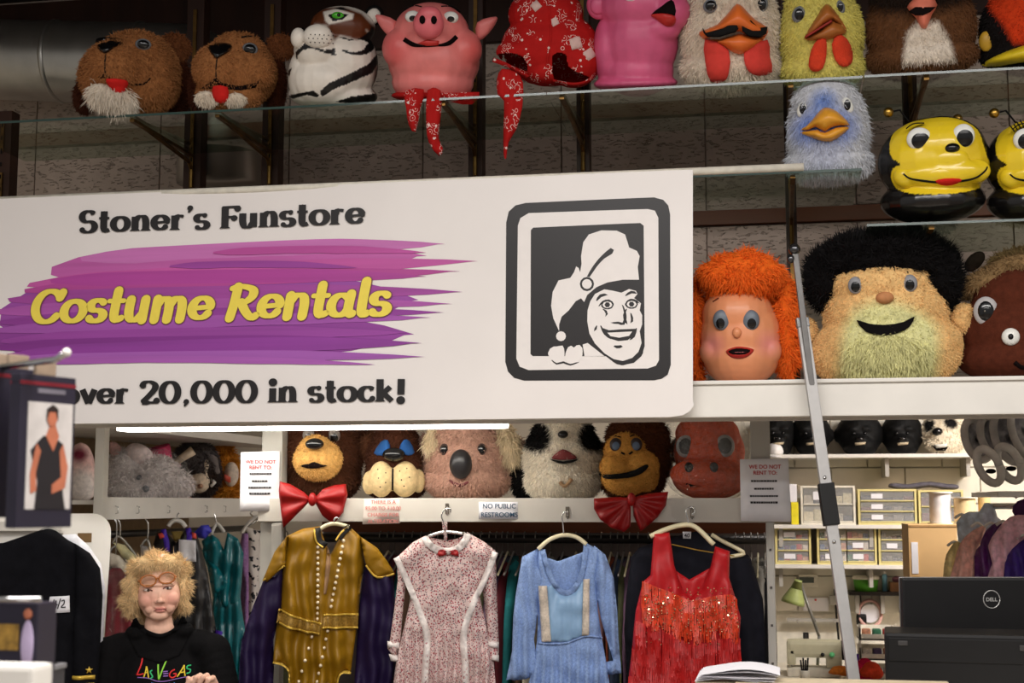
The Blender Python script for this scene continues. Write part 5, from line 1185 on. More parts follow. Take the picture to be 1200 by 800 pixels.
# ------------------------------------------------------------------ side shelf on the left, with bundles and heads
def atx(px, py, X):
    d = ray(px, py); return CAM + d*(X/d.x)
XL = -2.70
za, zb_ = atx(200, 583, XL).z, atx(200, 607, XL).z
ya, yb2 = atx(123, 600, XL).y, atx(303, 600, XL).y+.35
lu = empty('side_shelf_unit', (XL, ya, 0), 'white side shelf with stuffed heads over hanging gowns behind the woman', 'shelf unit')
MB().bb((-.02, 0, zb_), (0, yb2-ya, za), .003).build('shelf_lip', WHITEP, lu)
MB().bb((-.55, 0, za-.03), (-.02, yb2-ya, za-.014)).build('shelf_board', WHITEP, lu)
zt_ = atx(150, 500, XL).z
MB().bb((-.55, .05, zt_-.012), (0, yb2-ya, zt_+.03), .003).build('top_board', WHITEP, lu)
MB().bb((-.03, -.045, 0), (.01, 0, 2.3), .003).build('post', WHITEP, lu)
MB().bb((-.58, -.045, 0), (-.54, yb2-ya, 2.3)).build('back_panel', mat('tan_panel', (146, 122, 92), .7), lu)
MB().tube([(-.2, .05, zb_-.07), (-.2, yb2-ya-.02, zb_-.07)], .016, 10).build('hanging_rail', mat('rail_dark', (52, 48, 46)), lu, True)
cp = MB().tube([(0, 0, 0), (.012, 0, -.004), (.012, 0, -.03), (.002, 0, -.032)], .0022, 6); cm = mkmesh('lip_hook', cp.v, cp.f, CHROME, True)
for px in (135, 160, 196, 240, 262): o = obj('lip_hook', cm, lu); o.location = (0, atx(px, 595, XL).y-ya, (za+zb_)/2+.01)
ZB = za-.014
def side_pt(px, X=-2.95): return Vector((X, atx(px, 590, X).y, ZB))
GS = 'stuffed items on the side shelf'
WFUR = (236, 228, 226)
H = Head('bunny_costume', 'white bunny costume with pink ear bundled in plastic on the side shelf', 'costume', 0, 0, ZB, GS, point=side_pt(168))
H.base([(150, 556, 0, 28, 30, 26), (180, 560, -6, 30, 26, 26), (200, 568, -6, 24, 18, 22), (160, 574, -10, 40, 14, 26)], WFUR, m=PLUSH); H.fur(3000, 6, 1.2, .4)
H.base([(139, 535, -6, 8, 20, 6, -.5)], (232, 190, 186), m=PLUSH, name='ear', main=False, smooth=2, flat=False); H.base([(163, 536, -12, 20, 14, 12, .7)], (240, 222, 220), m=PLUSH, name='sleeve', main=False, smooth=3, flat=False)
H.ball('button', 163, 560, (4, 3, 3), EYEBLUEGREY, .3); H.ball('button', 170, 573, (4, 4, 3), EYEBLUEGREY, .3)
V, F = H.sculpt([(152, 552, 0, 33, 36, 30), (184, 558, -8, 36, 32, 30), (170, 574, -12, 54, 16, 30)], 4, 2); V += RNG.normal(0, .004, V.shape)
bg_ = empty('plastic_bag', H.fr.M, 'clear plastic bag over the white bunny costume', 'bag'); obj('film', mkmesh('film', H.flatten(V), F, FILM, False), bg_)
H = Head('pink_hat', 'magenta felt top hat lying tilted on the bunny costume', 'hat', 0, 0, ZB, GS, point=side_pt(205, -2.9))
p0 = H.fr.loc(190, 552, -18); p1 = H.fr.loc(182, 528, -22); ax = (p1-p0).normalized(); R3 = ax.to_track_quat('Z', 'Y').to_matrix(); s = H.s
MB().lathe([(0, 0), (14*s, 0), (15*s, 13*s), (17*s, 27*s), (16*s, 28*s), (0, 28*s)], p0, 24, 'z', R3).build('crown', mat('magenta_felt', (196, 60, 104), .9, vary=.1), H.root, True)
MB().lathe([(0, -1*s), (21*s, -1*s), (22*s, .5*s), (20*s, 1.2*s), (0, 1.2*s)], p0, 24, 'z', R3).build('brim', mat('magenta_felt', (196, 60, 104)), H.root, True)
MB().lathe([(14.3*s, 1*s), (14.9*s, 1*s), (15.2*s, 7*s), (14.6*s, 7*s)], p0, 24, 'z', R3).build('band', mat('magenta_band', (150, 30, 70), .5), H.root, True)
H = Head('cow_head', 'grey plush cow head with white snout and pale horn lying on the side shelf', 'mask', 0, 0, ZB, GS, point=side_pt(228))
H.base([(228, 545, 0, 26, 28, 26), (238, 556, -10, 18, 24, 22), (222, 572, 0, 22, 16, 24)], (92, 86, 86), [(ellipse(245, 568, 16, 22, .3), (60, 48, 44), 8)], m=PLUSH); H.fur(3500, 6, 1.1, .5)
mz = H.base([(233, 566, -26, 13, 12, 14, -.5), (240, 552, -24, 5, 14, 8)], (232, 214, 190), m=PLUSH, name='snout', main=False)
H.ball('nostril', 234, 570, (3.4, 3, 18), mat('pink_nostril', (196, 150, 120), .6), .2)
MB().tube([H.fr.loc(200, 548, -28), H.fr.loc(212, 538, -32), H.fr.loc(225, 529, -34)], [3.4*s, 4.6*s, 6*s], 12).build('horn', mat('horn_ivory', (226, 206, 180), .5), H.root, True)
MB().tube([H.fr.loc(236, 533, -12), H.fr.loc(247, 540, -20), H.fr.loc(252, 556, -22)], [6*s, 7*s, 5*s], 12).build('ear', mat('grey_plush', (120, 112, 110), .95), H.root, True)
MB().tube([H.fr.loc(244, 560, -26), H.fr.loc(250, 566, -28), H.fr.loc(246, 570, -30)], [2*s, 2.5*s, 2*s], 8).build('tooth', WHITEP, H.root, True)
H.patch('scarf', [(198, 575), (210, 577), (222, 579), (228, 590), (205, 588)], mat('striped_scarf', (196, 50, 56), .8, vary=.5, scale=60), 3, 3, 3)
H = Head('lion_head', 'orange maned plush lion head with white muzzle on the side shelf', 'mask', 0, 0, ZB, GS, point=side_pt(265))
H.base([(262, 552, 0, 15, 26, 22), (258, 532, 0, 14, 12, 18), (266, 578, 0, 14, 16, 20)], (206, 136, 44), m=PLUSH); H.fur(3500, 8, 1.1, .5, jit=.6)
H.base([(270, 556, -20, 9, 15, 12)], (236, 220, 204), m=PLUSH, name='muzzle', main=False); H.patch('mouth', [(262, 556), (270, 560), (276, 562), (268, 566), (262, 563)], mat('coral_mouth', (210, 90, 70), .6), 14, 0, 3)
H.base([(252, 546, -10, 8, 12, 8)], (40, 36, 36), m=PLUSH, name='ear', main=False, smooth=2)
H = Head('doll_bundle', 'pink and white doll wrapped in plastic beyond the shelf post', 'doll', 0, 0, ZB, GS, point=Vector((atx(92, 590, -2.95).x, atx(92, 590, -2.95).y-.12, ZB)))
H.base([(92, 552, 0, 17, 34, 20), (94, 572, 0, 18, 16, 22)], (230, 190, 184), [(ellipse(94, 572, 20, 22), (236, 226, 220), 8), (ellipse(90, 533, 9, 8), (130, 50, 70), 4)], m=PLUSH)
MB().box((H.fr.loc(88, 587, 10)), (.26, .3, .01)).build('tray', WHITEP, H.root)
# garments under the side shelf
GG = 'costumes under the side shelf'
def gar(name, label, px, py, Y, cat='costume'): return Garment(name, label, cat, px, py, atx(px, 612, -2.66).y if Y > 5.4 else Y, GG)
BSAT = mat('black_satin', (26, 24, 27), .4, vary=.08, scale=10, spec=.5); PTRIM = mat('violet_trim', (70, 30, 170), .6); TEAL = mat('teal_satin', (0, 112, 122), .34, vary=.08, scale=8, spec=.6); CORAL = mat('coral_patch', (226, 84, 70), .7)
def T4(p): return [(x/4+100, y/4+600) for x, y in p]
g = gar('robe_costume', 'long black robe with violet collar bands and white paper tag on white hanger', 215, 800, 5.72)
g.cloth('robe_body', T4([(350, 85), (318, 100), (300, 180), (290, 330), (300, 520), (330, 900), (600, 900), (612, 600), (590, 480), (560, 300), (530, 180), (505, 110), (450, 85), (410, 150)]), 9, BSAT, 3.5, drape(2.4, .35, 4), R=12)
for q in ([(348, 85), (365, 140), (372, 190)], [(462, 80), (470, 110), (468, 140)]): g.stroke('collar_band', T4(q), 6, PTRIM, 2)
g.patch('shoulder_patch', T4([(325, 105), (350, 98), (356, 122), (335, 130)]), CORAL, 2, 1, 3); g.patch('shoulder_patch', T4([(480, 98), (500, 105), (505, 130), (482, 125)]), CORAL, 2, 1, 3)
g.patch('back_lining', T4([(385, 95), (440, 95), (425, 140), (400, 140)]), mat('gold_lining', (120, 100, 40), .7), 1, 0, 3); g.stroke('hem_trim', T4([(575, 600), (612, 580), (618, 560)]), 8, PTRIM, 2)
tg = g.patch('paper_tag', T4([(422, 132), (500, 138), (504, 236), (424, 230)]), PAPER, 9, 0, 4)
g.hanger(T4([(372, 72), (385, 52), (410, 44), (435, 54), (452, 76)]), 2.6, WHITEP, T4([(411, 46), (411, 20), (420, 8)]), w=-4)
g = gar('teal_gown', 'shiny teal satin gown with puffed shoulder and sash', 262, 800, 5.95, 'gown')
g.cloth('skirt', T4([(592, 385), (585, 480), (590, 560), (600, 900), (790, 900), (755, 640), (722, 440), (715, 385)]), 7, TEAL, 2.5, drape(3.2, .7, 2, 690, .008), R=9)
g.cloth('bodice', T4([(545, 130), (535, 190), (560, 260), (590, 400), (650, 450), (715, 430), (722, 330), (728, 200), (700, 130), (650, 100), (635, 180), (610, 130), (580, 110)]), 7, TEAL, 2.5, drape(3.5, .45, 11, 600, .006), R=9, main=False, w0=-3)
g.cloth('puff_sleeve', T4([(532, 140), (560, 115), (600, 130), (605, 170), (580, 190), (545, 185)]), 9, TEAL, 3, drape(4, .5, 5), main=False, w0=-8); g.cloth('sash', T4([(560, 230), (610, 260), (655, 330), (640, 375), (600, 380), (575, 330)]), 7, TEAL, 3, drape(4, .4, 8), main=False, w0=-10)
g.hanger(T4([(575, 110), (590, 70), (605, 62), (635, 100)]), 2.2, WHITEP, T4([(600, 62), (592, 30), (585, 10)]), w=2)
g = gar('violet_ruffle', 'bright blue violet ruffle collar hung beside the teal gown', 235, 640, 6.02)
g.cloth('ruffle', T4([(510, 95), (540, 62), (575, 60), (590, 90), (560, 125), (520, 120)]), 6, mat('blue_violet', (60, 60, 190), .5), 2.5, drape(4, .6, 1))
def spotted():
    m = mat('black_white_floral', (232, 224, 216), .7, vary=.03); nt = m.node_tree; N = nt.nodes; Lk = nt.links; b = N['Principled BSDF']; tc = N.new('ShaderNodeTexCoord'); n1 = N.new('ShaderNodeTexNoise'); n1.inputs['Scale'].default_value = 28; Lk.new(tc.outputs['Object'], n1.inputs['Vector'])
    t_ = N.new('ShaderNodeMath'); t_.operation = 'GREATER_THAN'; t_.inputs[1].default_value = .58; Lk.new(n1.outputs[0], t_.inputs[0]); old = b.inputs['Base Color'].links[0].from_socket
    mix = N.new('ShaderNodeMix'); mix.data_type = 'RGBA'; Lk.new(t_.outputs[0], mix.inputs[0]); Lk.new(old, mix.inputs[6]); mix.inputs[7].default_value = (.02, .02, .025, 1); Lk.new(mix.outputs[2], b.inputs['Base Color']); return m
g = gar('floral_dress', 'white dress with black leaf print beside the teal gown', 290, 760, 6.35, 'dress')
g.cloth('dress_body', [(284, 618), (278, 640), (283, 680), (281, 720), (284, 790), (318, 790), (318, 615), (300, 622)], 7, spotted(), 3.5, drape(3, .4, 3))
g.hanger([(280, 626), (290, 612), (300, 606), (312, 622)], 2.2, WHITEP, [(296, 608), (290, 602), (298, 598), (304, 606), (296, 612), (286, 618)], w=-10)
g = gar('lilac_dress', 'lilac print dress between the teal gown and the leaf print dress', 280, 760, 6.2, 'dress')
g.cloth('dress_body', [(281, 626), (276, 650), (279, 700), (283, 745), (291, 745), (289, 650), (288, 626)], 5, mat('lilac_cotton', (150, 110, 160), .8, vary=.3, scale=60), 3, drape(3, .5, 3))
for i, (c, nm, pts) in enumerate((((112, 26, 36), 'dark red', [(124, 668), (138, 664), (152, 676), (160, 700), (158, 760), (140, 790), (122, 790)]), ((216, 206, 190), 'cream', [(124, 648), (136, 652), (150, 668), (157, 690), (146, 690), (132, 668), (124, 664)]), ((196, 186, 140), 'pale yellow', [(128, 636), (142, 640), (158, 656), (166, 668), (154, 668), (138, 652)]), ((120, 112, 108), 'grey', [(160, 640), (168, 642), (174, 660), (166, 668), (160, 656)]))):
    g = gar('bagged_garment', nm+' garment in a clear dry cleaning bag behind the woman', 140, 780, 5.50+i*.06, 'garment')
    g.cloth('cloth', pts, 5, mat('bagged_'+nm.replace(' ', '_'), c, .7, vary=.2, scale=30), 3.5, drape(3, .4, i)); g.hanger([(pts[0][0], pts[0][1]+2), (pts[0][0]+8, pts[0][1]-6), (pts[2][0], pts[2][1])], 1.5, WIREM, [(pts[0][0]+8, pts[0][1]-6), (pts[0][0]+8, 616), (pts[0][0]+5, 610)]); g.cloth('film', [(x+(1.5 if x > 140 else -1.5), y-1) for x, y in pts], 6.5, FILM, 4, drape(3, .7, i+4), main=False)
# rounded white rack end and the naval jacket
fr = Frame(60, 800, 4.86, True)
r = empty('rack_end_panel', fr.M, 'white rounded end panel of a clothes rack behind the naval jacket', 'rack')
ol = [(-60, 603), (100, 603)]+[(100+22*math.sin(t), 625-22*math.cos(t)) for t in np.linspace(0.2, PI/2, 7)]+[(122, 640), (117, 780), (116, 1000), (-60, 1000)]
mb = MB(); mb.prism([tuple(x) for x in fr.xzs(ol)], -.012, .012); mb.build('panel', WHITEP, r)
a = fr.loc(84, 626, 0); b = fr.loc(100, 637, 0); MB().bb((a.x, -.014, b.z), (b.x, -.011, a.z)).build('slot', mat('slot_brown', (110, 84, 50), .8), r)
a = fr.loc(-60, 612, 0); b = fr.loc(66, 623, 0); MB().bb((a.x, -.05, b.z), (b.x, -.012, a.z), .003).build('rail_bracket', OFFW, r)
g = Garment('white_coat', 'white dress shirt hung behind the naval jacket', 'shirt', 70, 800, 4.68)
g.cloth('shirt_body', [(66, 628), (82, 627), (98, 642), (112, 662), (118, 690), (117, 760), (113, 800), (100, 900), (20, 900), (30, 640)], 6, mat('white_cotton', (226, 226, 232), .8), 5, drape(2, .3, 3))
g = Garment('naval_jacket', 'black naval uniform jacket with gold buttons, sleeve stripes and paper tag', 'jacket', 40, 800, 4.58)
WOOL = mat('black_wool', (15, 15, 19), .9, vary=.2, scale=40, spec=.1)
g.cloth('jacket_body', [(36, 624), (48, 621), (58, 623), (72, 634), (86, 642), (88, 900), (-40, 900), (-40, 640), (0, 637), (20, 630)], 11, WOOL, 5, drape(1.6, .15, 3), R=18)
s_ = g.cloth('sleeve', [(80, 638), (98, 650), (110, 668), (114, 700), (113, 760), (110, 830), (76, 830), (80, 760), (82, 700)], 10, WOOL, 5, drape(1.6, .2, 5), R=14, main=False, w0=-4)
for y in (739, 766, 793): g.ball('button', 54-(y-739)*.08, y, (3.6, 3.6, 2.6), mat('gold_button', (206, 160, 60), .25, .9), .4)
tg = g.patch('paper_tag', [(54, 700), (76, 699), (77, 718), (51, 719)], PAPER, 3, 0, 5)
for q in ([(59, 703), (58, 709), (63, 709)], [(61, 704), (61, 713)], [(66, 702), (63, 714)], [(67, 705), (70, 704), (70, 708), (67, 712), (72, 712)]): g.stroke('handwriting', q, 1.2, TXTK, 3.9, parent=tg)
sb = s_.data; g.bvh = BVHTree.FromPolygons([v.co for v in sb.vertices], [p.vertices for p in sb.polygons])
for y in (794, 803): g.patch('gold_stripe', [(77, y-2), (108, y-2), (108, y+2.5), (77, y+2.5)], mat('gold_braid', (214, 178, 70), .45, .4), 1.5, 1, 4)
st = []
for k in range(10): rr = 4.6 if k % 2 == 0 else 1.9; st.append((101+rr*math.sin(k*PI/5), 786-rr*math.cos(k*PI/5)))
g.patch('gold_star', st, mat('gold_braid', (214, 178, 70)), 1.5, 1, 2)
g.hanger([(36, 628), (50, 620), (66, 628)], 2, WIREM, [(50, 620), (49, 612), (54, 608), (58, 614)], w=4)

# ------------------------------------------------------------------ woman behind the counter
s_z = .60
H = Head('person', 'woman with short blond hair and glasses pushed up, wearing black lettered sweatshirt', 'person', 182, 4.82, s_z, upright=True)
H.fr = Frame(0, 0, 0, point=xz(182, s_z, 4.82), upright=True)
SKIN = mat('skin', rough=.5, vary=.06, scale=40, attr=True, spec=.35, bump=.08, bscale=90)
def chain(pts, rs, k=4):
    out = []
    for (a, b, ra, rb) in zip(pts[:-1], pts[1:], rs[:-1], rs[1:]):
        for i in range(k):
            t = i/k; r_ = ra+(rb-ra)*t; out.append(tuple(a[j]+(b[j]-a[j])*t for j in range(3))+(r_, r_, r_))
    a = pts[-1]; out.append(tuple(a)+(rs[-1],)*3); return out
B = [(180, 684, 4, 26, 33, 33), (180, 700, -7, 25, 27, 26), (180, 714, -11, 19, 15, 18), (180.5, 722, -20, 11, 7, 10), (181, 699, -30, 2.8, 7, 4.2), (181.5, 704.5, -36, 4, 3, 4), (177.5, 706, -33, 2.4, 2, 3), (185, 705.5, -33, 2.4, 2, 3), (167, 705, -22, 9, 9, 9), (194, 703, -22, 9, 9, 9),
     (180, 686.5, -25, 19, 3.4, 8), (182, 713.4, -29.5, 6.5, 1.6, 3.4), (182, 716.6, -29.5, 5.8, 1.9, 3.4), (171, 714, -22, 7, 7, 7), (192, 713, -22, 7, 7, 7), (167, 693.5, -24.5, 6, 2.4, 4), (190, 691.5, -24.5, 6, 2.4, 4),
     (181, 738, 2, 17, 26, 18), (182, 739, -4, 17, 11, 12), (183, 800, 12, 50, 60, 24), (183, 880, 10, 48, 60, 26)]
sh = (236, 775, 14); el = (264, 838, -8); wr = (244, 812, -52)
B += chain([sh, el, wr, (236, 802, -58)], [12, 11, 8.5, 8], 7)
sh2 = (130, 775, 14); el2 = (104, 845, -4); wr2 = (150, 862, -56); B += chain([sh2, el2, wr2, (166, 866, -64)], [12, 11, 8.5, 8], 7)
B += [(236, 800, -60, 11, 9, 7.5), (170, 868, -68, 12, 7, 9)]
fing = []
for i, (kx, ky) in enumerate(((243, 791), (236, 788), (228.5, 788), (222, 791))):
    L1 = (6.5, 7.5, 7, 5.5)[i]; fing.append(chain([(kx+3, ky+7, -60), (kx, ky, -64), (kx-5, ky+1, -70-L1*.5), (kx-8, ky+L1, -71), (kx-6, ky+L1+4.5, -67)], [3.6, 3.4, 3.1, 2.9, 2.4], 4))
fing.append(chain([(228, 806, -62), (221, 801, -68), (216, 795, -70), (215, 790, -69)], [4, 3.7, 3.3, 2.7], 4))
for f_ in fing: B += f_
for i in range(4): B += chain([(176, 864+i*3, -68), (188, 865+i*3.6, -72), (195, 869+i*3.6, -70)], [3.3, 3, 2.5], 3)
B += chain([(166, 862, -72), (174, 857, -78), (181, 858, -80)], [3.6, 3.2, 2.6], 3)
SKN = (238, 190, 166)
H.base(B, SKN, [(ellipse(182, 713.5, 6.8, 1.8), (200, 122, 112), 1.6), (ellipse(182, 716.6, 5.8, 1.8), (206, 128, 118), 1.6), (ellipse(166, 704, 8, 7), (226, 158, 138), 8), (ellipse(195, 703, 8, 7), (226, 158, 138), 8)], voxel=.8, smooth=4, m=SKIN, name='body', flat=False)
IR = mat('brown_iris', (60, 44, 36), .2)
for x, y in ((167.5, 692.6), (189.5, 690.4)):
    e = H.ball('eye', x, y, (4.6, 1.9, 2.0), mat('eye_offwhite', (196, 180, 170), .3), .5); H.ball('iris', x+.3, y, (1.9, 1.7, 2.3), IR, .38, parent=e, nu=10, nv=8)
    H.stroke('upper_lid', [(x-5, y+.6), (x-1, y-1.6), (x+5, y+.6)], 1.5, mat('lid_skin', (120, 72, 60), .6), 1.2); H.stroke('eyebrow', [(x-6, y-4.2), (x, y-6), (x+6, y-4.4)], 1.3, mat('brow_hair', (170, 128, 84), .8), .4)
H.stroke('mouth_line', [(174.5, 717), (178, 715.3), (182, 715), (186, 715), (189.5, 716.5)], .8, mat('mouth_line', (120, 54, 52), .6), .5)
for i, f_ in enumerate(fing): t = f_[-1] if i < 4 else f_[-1]; MB().ell(H.fr.loc(t[0]-1, t[1], t[2]-1.8), (1.7*H.s, .8*H.s, 1.9*H.s), None, 8, 6).build('fingernail', mat('nail', (226, 160, 146), .3), H.root, True)
bodybvh = H.bvh; bodyVF = (H.V, H.F)
SWM = mat('black_fleece', (15, 14, 15), .92, vary=.15, scale=60, spec=.12, bump=.2, bscale=160)
SB = [(183, 806, 12, 56, 60, 33), (183, 765, 14, 48, 26, 26), (183, 752, 16, 38, 12, 20), (156, 744, 6, 14, 10, 15), (208, 742, 6, 14, 10, 15), (140, 762, 14, 24, 18, 22), (228, 760, 14, 24, 18, 22), (183, 880, 12, 58, 60, 36)]+chain([(124, 772, 12), (106, 845, -4), (140, 860, -48)], [24, 20, 15], 7)+chain([(244, 770, 12), (264, 838, -8), (247, 818, -44)], [23, 20, 14], 7)
SB = [b for b in SB]
bd = H.base(SB, (20, 20, 20), voxel=1.7, smooth=5, m=SWM, name='sweatshirt', flat=False)
ring = [(152, 722, 12), (157, 732, -8), (168, 742, -19), (183, 746, -23), (197, 741, -18), (206, 731, -6), (209, 721, 12), (198, 714, 26), (181, 712, 30), (163, 714, 26)]
nV = len(H.V); swb = H.bvh
H.bvh = BVHTree.FromPolygons(bodyVF[0].tolist()+H.V.tolist(), bodyVF[1].tolist()+(H.F+len(bodyVF[0])).tolist())
NL = [(153, 726), (158, 735), (167, 742), (183, 746.5), (197, 742), (205, 734), (209, 725)]
H.patch('yoke', smooth_open(NL, 4).tolist()+[(213, 731), (217, 748), (206, 770), (183, 778), (158, 770), (147, 750), (149, 733)], SWM, 1.2, 0, 3, thick=4, parent=bd)
H.stroke('neckband', NL, 5, SWM, 2.4, parent=bd); H.bvh = swb
cu = MB().tube([H.fr.loc(252, 824, -38), H.fr.loc(246, 815, -48)], 12.5*H.s, 16).build('cuff', SWM, bd, True)
def V5(p): return [(x/5+120, y/5+640) for x, y in p]
RDT, YLT, GRT, LMT, PUT, BLT = [mat('thread_'+n, c, .6, vary=.05) for n, c in (('red', (226, 44, 44)), ('yellow', (240, 210, 60)), ('green', (50, 190, 120)), ('lime', (150, 220, 70)), ('violet', (150, 110, 190)), ('blue', (60, 130, 220)))]
for q, w_, m_ in (([(217, 655), (208, 700), (188, 750)], 1.6, RDT), ([(184, 752), (205, 752), (226, 746)], 1.6, RDT), ([(226, 768), (236, 735), (240, 706)], 1.5, YLT), ([(240, 706), (248, 735), (254, 775)], 1.5, YLT), ([(230, 742), (252, 740)], 1.2, YLT),
                  ([(274, 728), (262, 736), (270, 752), (276, 766), (262, 776)], 1.5, GRT), ([(306, 695), (308, 740), (312, 782)], 1.8, LMT), ([(312, 782), (330, 730), (355, 668)], 1.8, LMT), ([(334, 738), (362, 736)], 1.2, PUT), ([(336, 750), (366, 748)], 1.2, PUT), ([(336, 763), (364, 762)], 1.2, PUT),
                  ([(402, 728), (382, 738), (372, 760), (388, 774), (408, 764), (408, 752), (394, 752)], 1.5, RDT), ([(416, 770), (440, 735), (456, 706)], 1.5, YLT), ([(456, 706), (458, 740), (462, 768)], 1.5, YLT), ([(432, 748), (460, 744)], 1.2, YLT), ([(496, 710), (476, 712), (472, 726), (492, 734), (488, 750), (470, 754)], 1.5, GRT),
                  ([(190, 768), (250, 772), (300, 790), (350, 792), (420, 780), (480, 772)], .9, PUT), ([(270, 800), (320, 812), (380, 806)], 1.2, BLT), ([(400, 800), (404, 812)], 1.2, BLT)):
    H.stroke('embroidery', V5(q), w_, m_, .5, parent=bd)
PANT = mat('dark_trousers', (30, 32, 40), .9)
PB = [(183, 905, 10, 58, 26, 38)]
for sx in (-1, 1): PB += chain([(183+sx*24, 908, 0), (183+sx*30, 912, -120), (183+sx*30, 1000, -128), (183+sx*30, 1082, -122)], [27, 21, 17, 13], 8)
H.base(PB, (30, 32, 40), voxel=3, smooth=4, m=PANT, name='trousers', main=False, flat=False)
for sx in (-1, 1): MB().ell(H.fr.loc(183+sx*30, 1098, -138), (13*H.s, 32*H.s, 11*H.s)).build('shoe', BLACKMAT, H.root, True)
HC = (216, 184, 136)
H.bvh = bodybvh
hr = H.base([(179, 670, 8, 32, 19, 32), (152, 692, 8, 11, 26, 22), (148, 710, 6, 9, 14, 16), (206, 690, 10, 8, 24, 22), (180, 694, 26, 32, 34, 18), (170, 662, -20, 16, 7, 10), (192, 662, -18, 14, 7, 10), (208, 710, 8, 7, 10, 14)], HC, voxel=1.6, smooth=4, m=FURM, name='hair', main=False, flat=False)
H.fur(15000, 9, .6, .62, src=H.last, parent=hr, jit=.42, curl=.4, name='hair_strands', cj=.22, wave=.9, wf=55)
AMB = mat('amber_frame', (176, 104, 48), .25, spec=.6)
def fw_(x, y): p, n = H.hit(x, y); return min(p.y, H.fr.loc(0, 0, -30).y)-2.5*H.s
gl = None
for cx, cy in ((167.5, 681.5), (188.5, 678.5)):
    lens = ellipse(cx, cy, 9.2, 6.4, -.12, 20); y0 = fw_(cx, cy)
    P = [Vector((H.fr.loc(x, y).x, y0, H.fr.loc(x, y).z)) for x, y in np.vstack([lens, lens[:2]])]
    o = MB().tube(P, 1.0*H.s, 8).build('glasses_rim', AMB, H.root, True); MB().add([Vector((p.x, y0+.0005, p.z)) for p in P[:20]], [tuple(range(20))]).build('lens', clear_mat('spectacle_lens', (240, 238, 232), .03), o)
y0 = fw_(178, 680)
MB().tube([(H.fr.loc(176, 680).x, y0, H.fr.loc(176, 680).z), (H.fr.loc(178, 678.5).x, y0-.001, H.fr.loc(178, 678).z), (H.fr.loc(180, 679).x, y0, H.fr.loc(180, 679).z)], 1.1*H.s, 8).build('glasses_bridge', AMB, H.root, True)
for x0, y0_, x1 in ((158.5, 682, 154), (197.5, 677, 203)):
    a = H.fr.loc(x0, y0_, -27); b = H.fr.loc(x1, y0_+1, 0); MB().tube([a, b], 1.1*H.s, 8).build('glasses_temple', AMB, H.root, True)
st = empty('stool', xz(182, 0, 4.84), 'dark padded stool under the seated woman', 'stool')
st.location = (H.fr.o.x, H.fr.o.y, 0)
MB().lathe([(0, .53), (.17, .53), (.185, .545), (.18, .575), (0, .58)], (0, 0, 0), 24).build('seat', BLACKMAT, st, True)
MB().tube([(0, 0, .05), (0, 0, .53)], .025, 12).build('column', CHROME, st, True)
MB().lathe([(0, 0), (.2, 0), (.2, .02), (.04, .05), (0, .05)], (0, 0, 0), 24).build('base', CHROME, st, True)
# ------------------------------------------------------------------ counter, monitor, pole
CT = mat('cream_laminate', (226, 216, 196), .4, vary=.04, scale=5); BLKPL = mat('black_plastic', (13, 12, 13), .45, vary=.12, scale=20, spec=.3)
cz = 1.085
cn = empty('counter', (1.0, 3.7, 0), 'cream shop counter running under the monitor', 'counter')
x0, x1 = at(330, 800, 3.7).x-1.0, at(1400, 800, 3.7).x-1.0
MB().bb((x0, -.42, cz-.035), (x1, .33, cz), .006).build('worktop', CT, cn); MB().bb((x0+.03, -.36, 0), (x1-.03, .3, cz-.035)).build('front_panel', OFFW, cn)
def boxpx(name, label, cat, px0, px1, py0, py1, Y, depth, m, part, bev=.004, z0=None, group=None):
    """upright box standing at front plane Y, spanning photo px; bottom at z0 or py1"""
    a = at(px0, py0, Y); b = at(px1, py1, Y); zb = z0 if z0 is not None else b.z
    r = empty(name, ((a.x+b.x)/2, Y, zb), label, cat, group)
    MB().bb((-(b.x-a.x)/2, 0, 0), ((b.x-a.x)/2, depth, a.z-zb), bev).build(part, m, r); return r, (b.x-a.x), a.z-zb
r, w_, h_ = boxpx('counter_riser', 'low cream riser box on the counter in front of the monitor', 'box', 862, 1120, 803, 830, 3.36, .14, CT, 'body', z0=cz)
MB().bb((-w_/2-.002, -.003, h_-.012), (w_/2+.002, .163, h_+.001), .002).build('edge_band', mat('beige_edge', (206, 190, 160), .5), r)
def facing(px0, px1, py, fwd):
    """centre, width and height of the top edge of a box face turned along the aisle (parallel to the picture)"""
    c = CAM+ray((px0+px1)/2, py)*fwd; return c, (px1-px0)/FPX*fwd
c, w_ = facing(1036, 1330, 741, 3.62); h_ = c.z-cz; th = YAW-math.atan(436/FPX); c = CAM+ray(1036, 741)*3.62+Vector((math.cos(th), math.sin(th), 0))*(w_/2)
r = empty('printer', (c.x, c.y, cz), 'black office printer on the counter under the monitor', 'printer'); r.rotation_euler.z = th
MB().bb((-w_/2, 0, 0), (w_/2, .2, h_), .008).build('body', BLKPL, r); MB().bb((-w_/2+.01, -.003, h_-.07), (w_/2-.01, 0, h_-.012), .002).build('front_flap', BLKPL, r)
MB().box((-w_/2+.045, -.004, h_-.025), (.024, .004, .012), bev=.003).build('latch', mat('dark_grey_plastic', (52, 50, 50), .4), r); MB().box((-w_/2+.34, -.004, h_-.03), (.03, .004, .014), bev=.003).build('latch', mat('dark_grey_plastic', (52, 50, 50), .4), r)
c, w_ = facing(1057, 1272, 677, 3.95); mw = w_/2; zt1 = c.z-cz; zt0 = (CAM+ray(1160, 790)*3.95).z-cz
r = empty('monitor', Vector((c.x, c.y, cz))+Vector((-math.sin(YAW), math.cos(YAW), 0))*.08, 'black computer monitor seen from behind on the counter', 'monitor')
MB().bb((-mw, -.08, zt0), (mw, -.05, zt1), .006).build('screen_shell', BLKPL, r); MB().bb((-mw*.6, -.05, zt0+.05), (mw*.6, -.02, zt1-.06), .01).build('back_bulge', BLKPL, r)
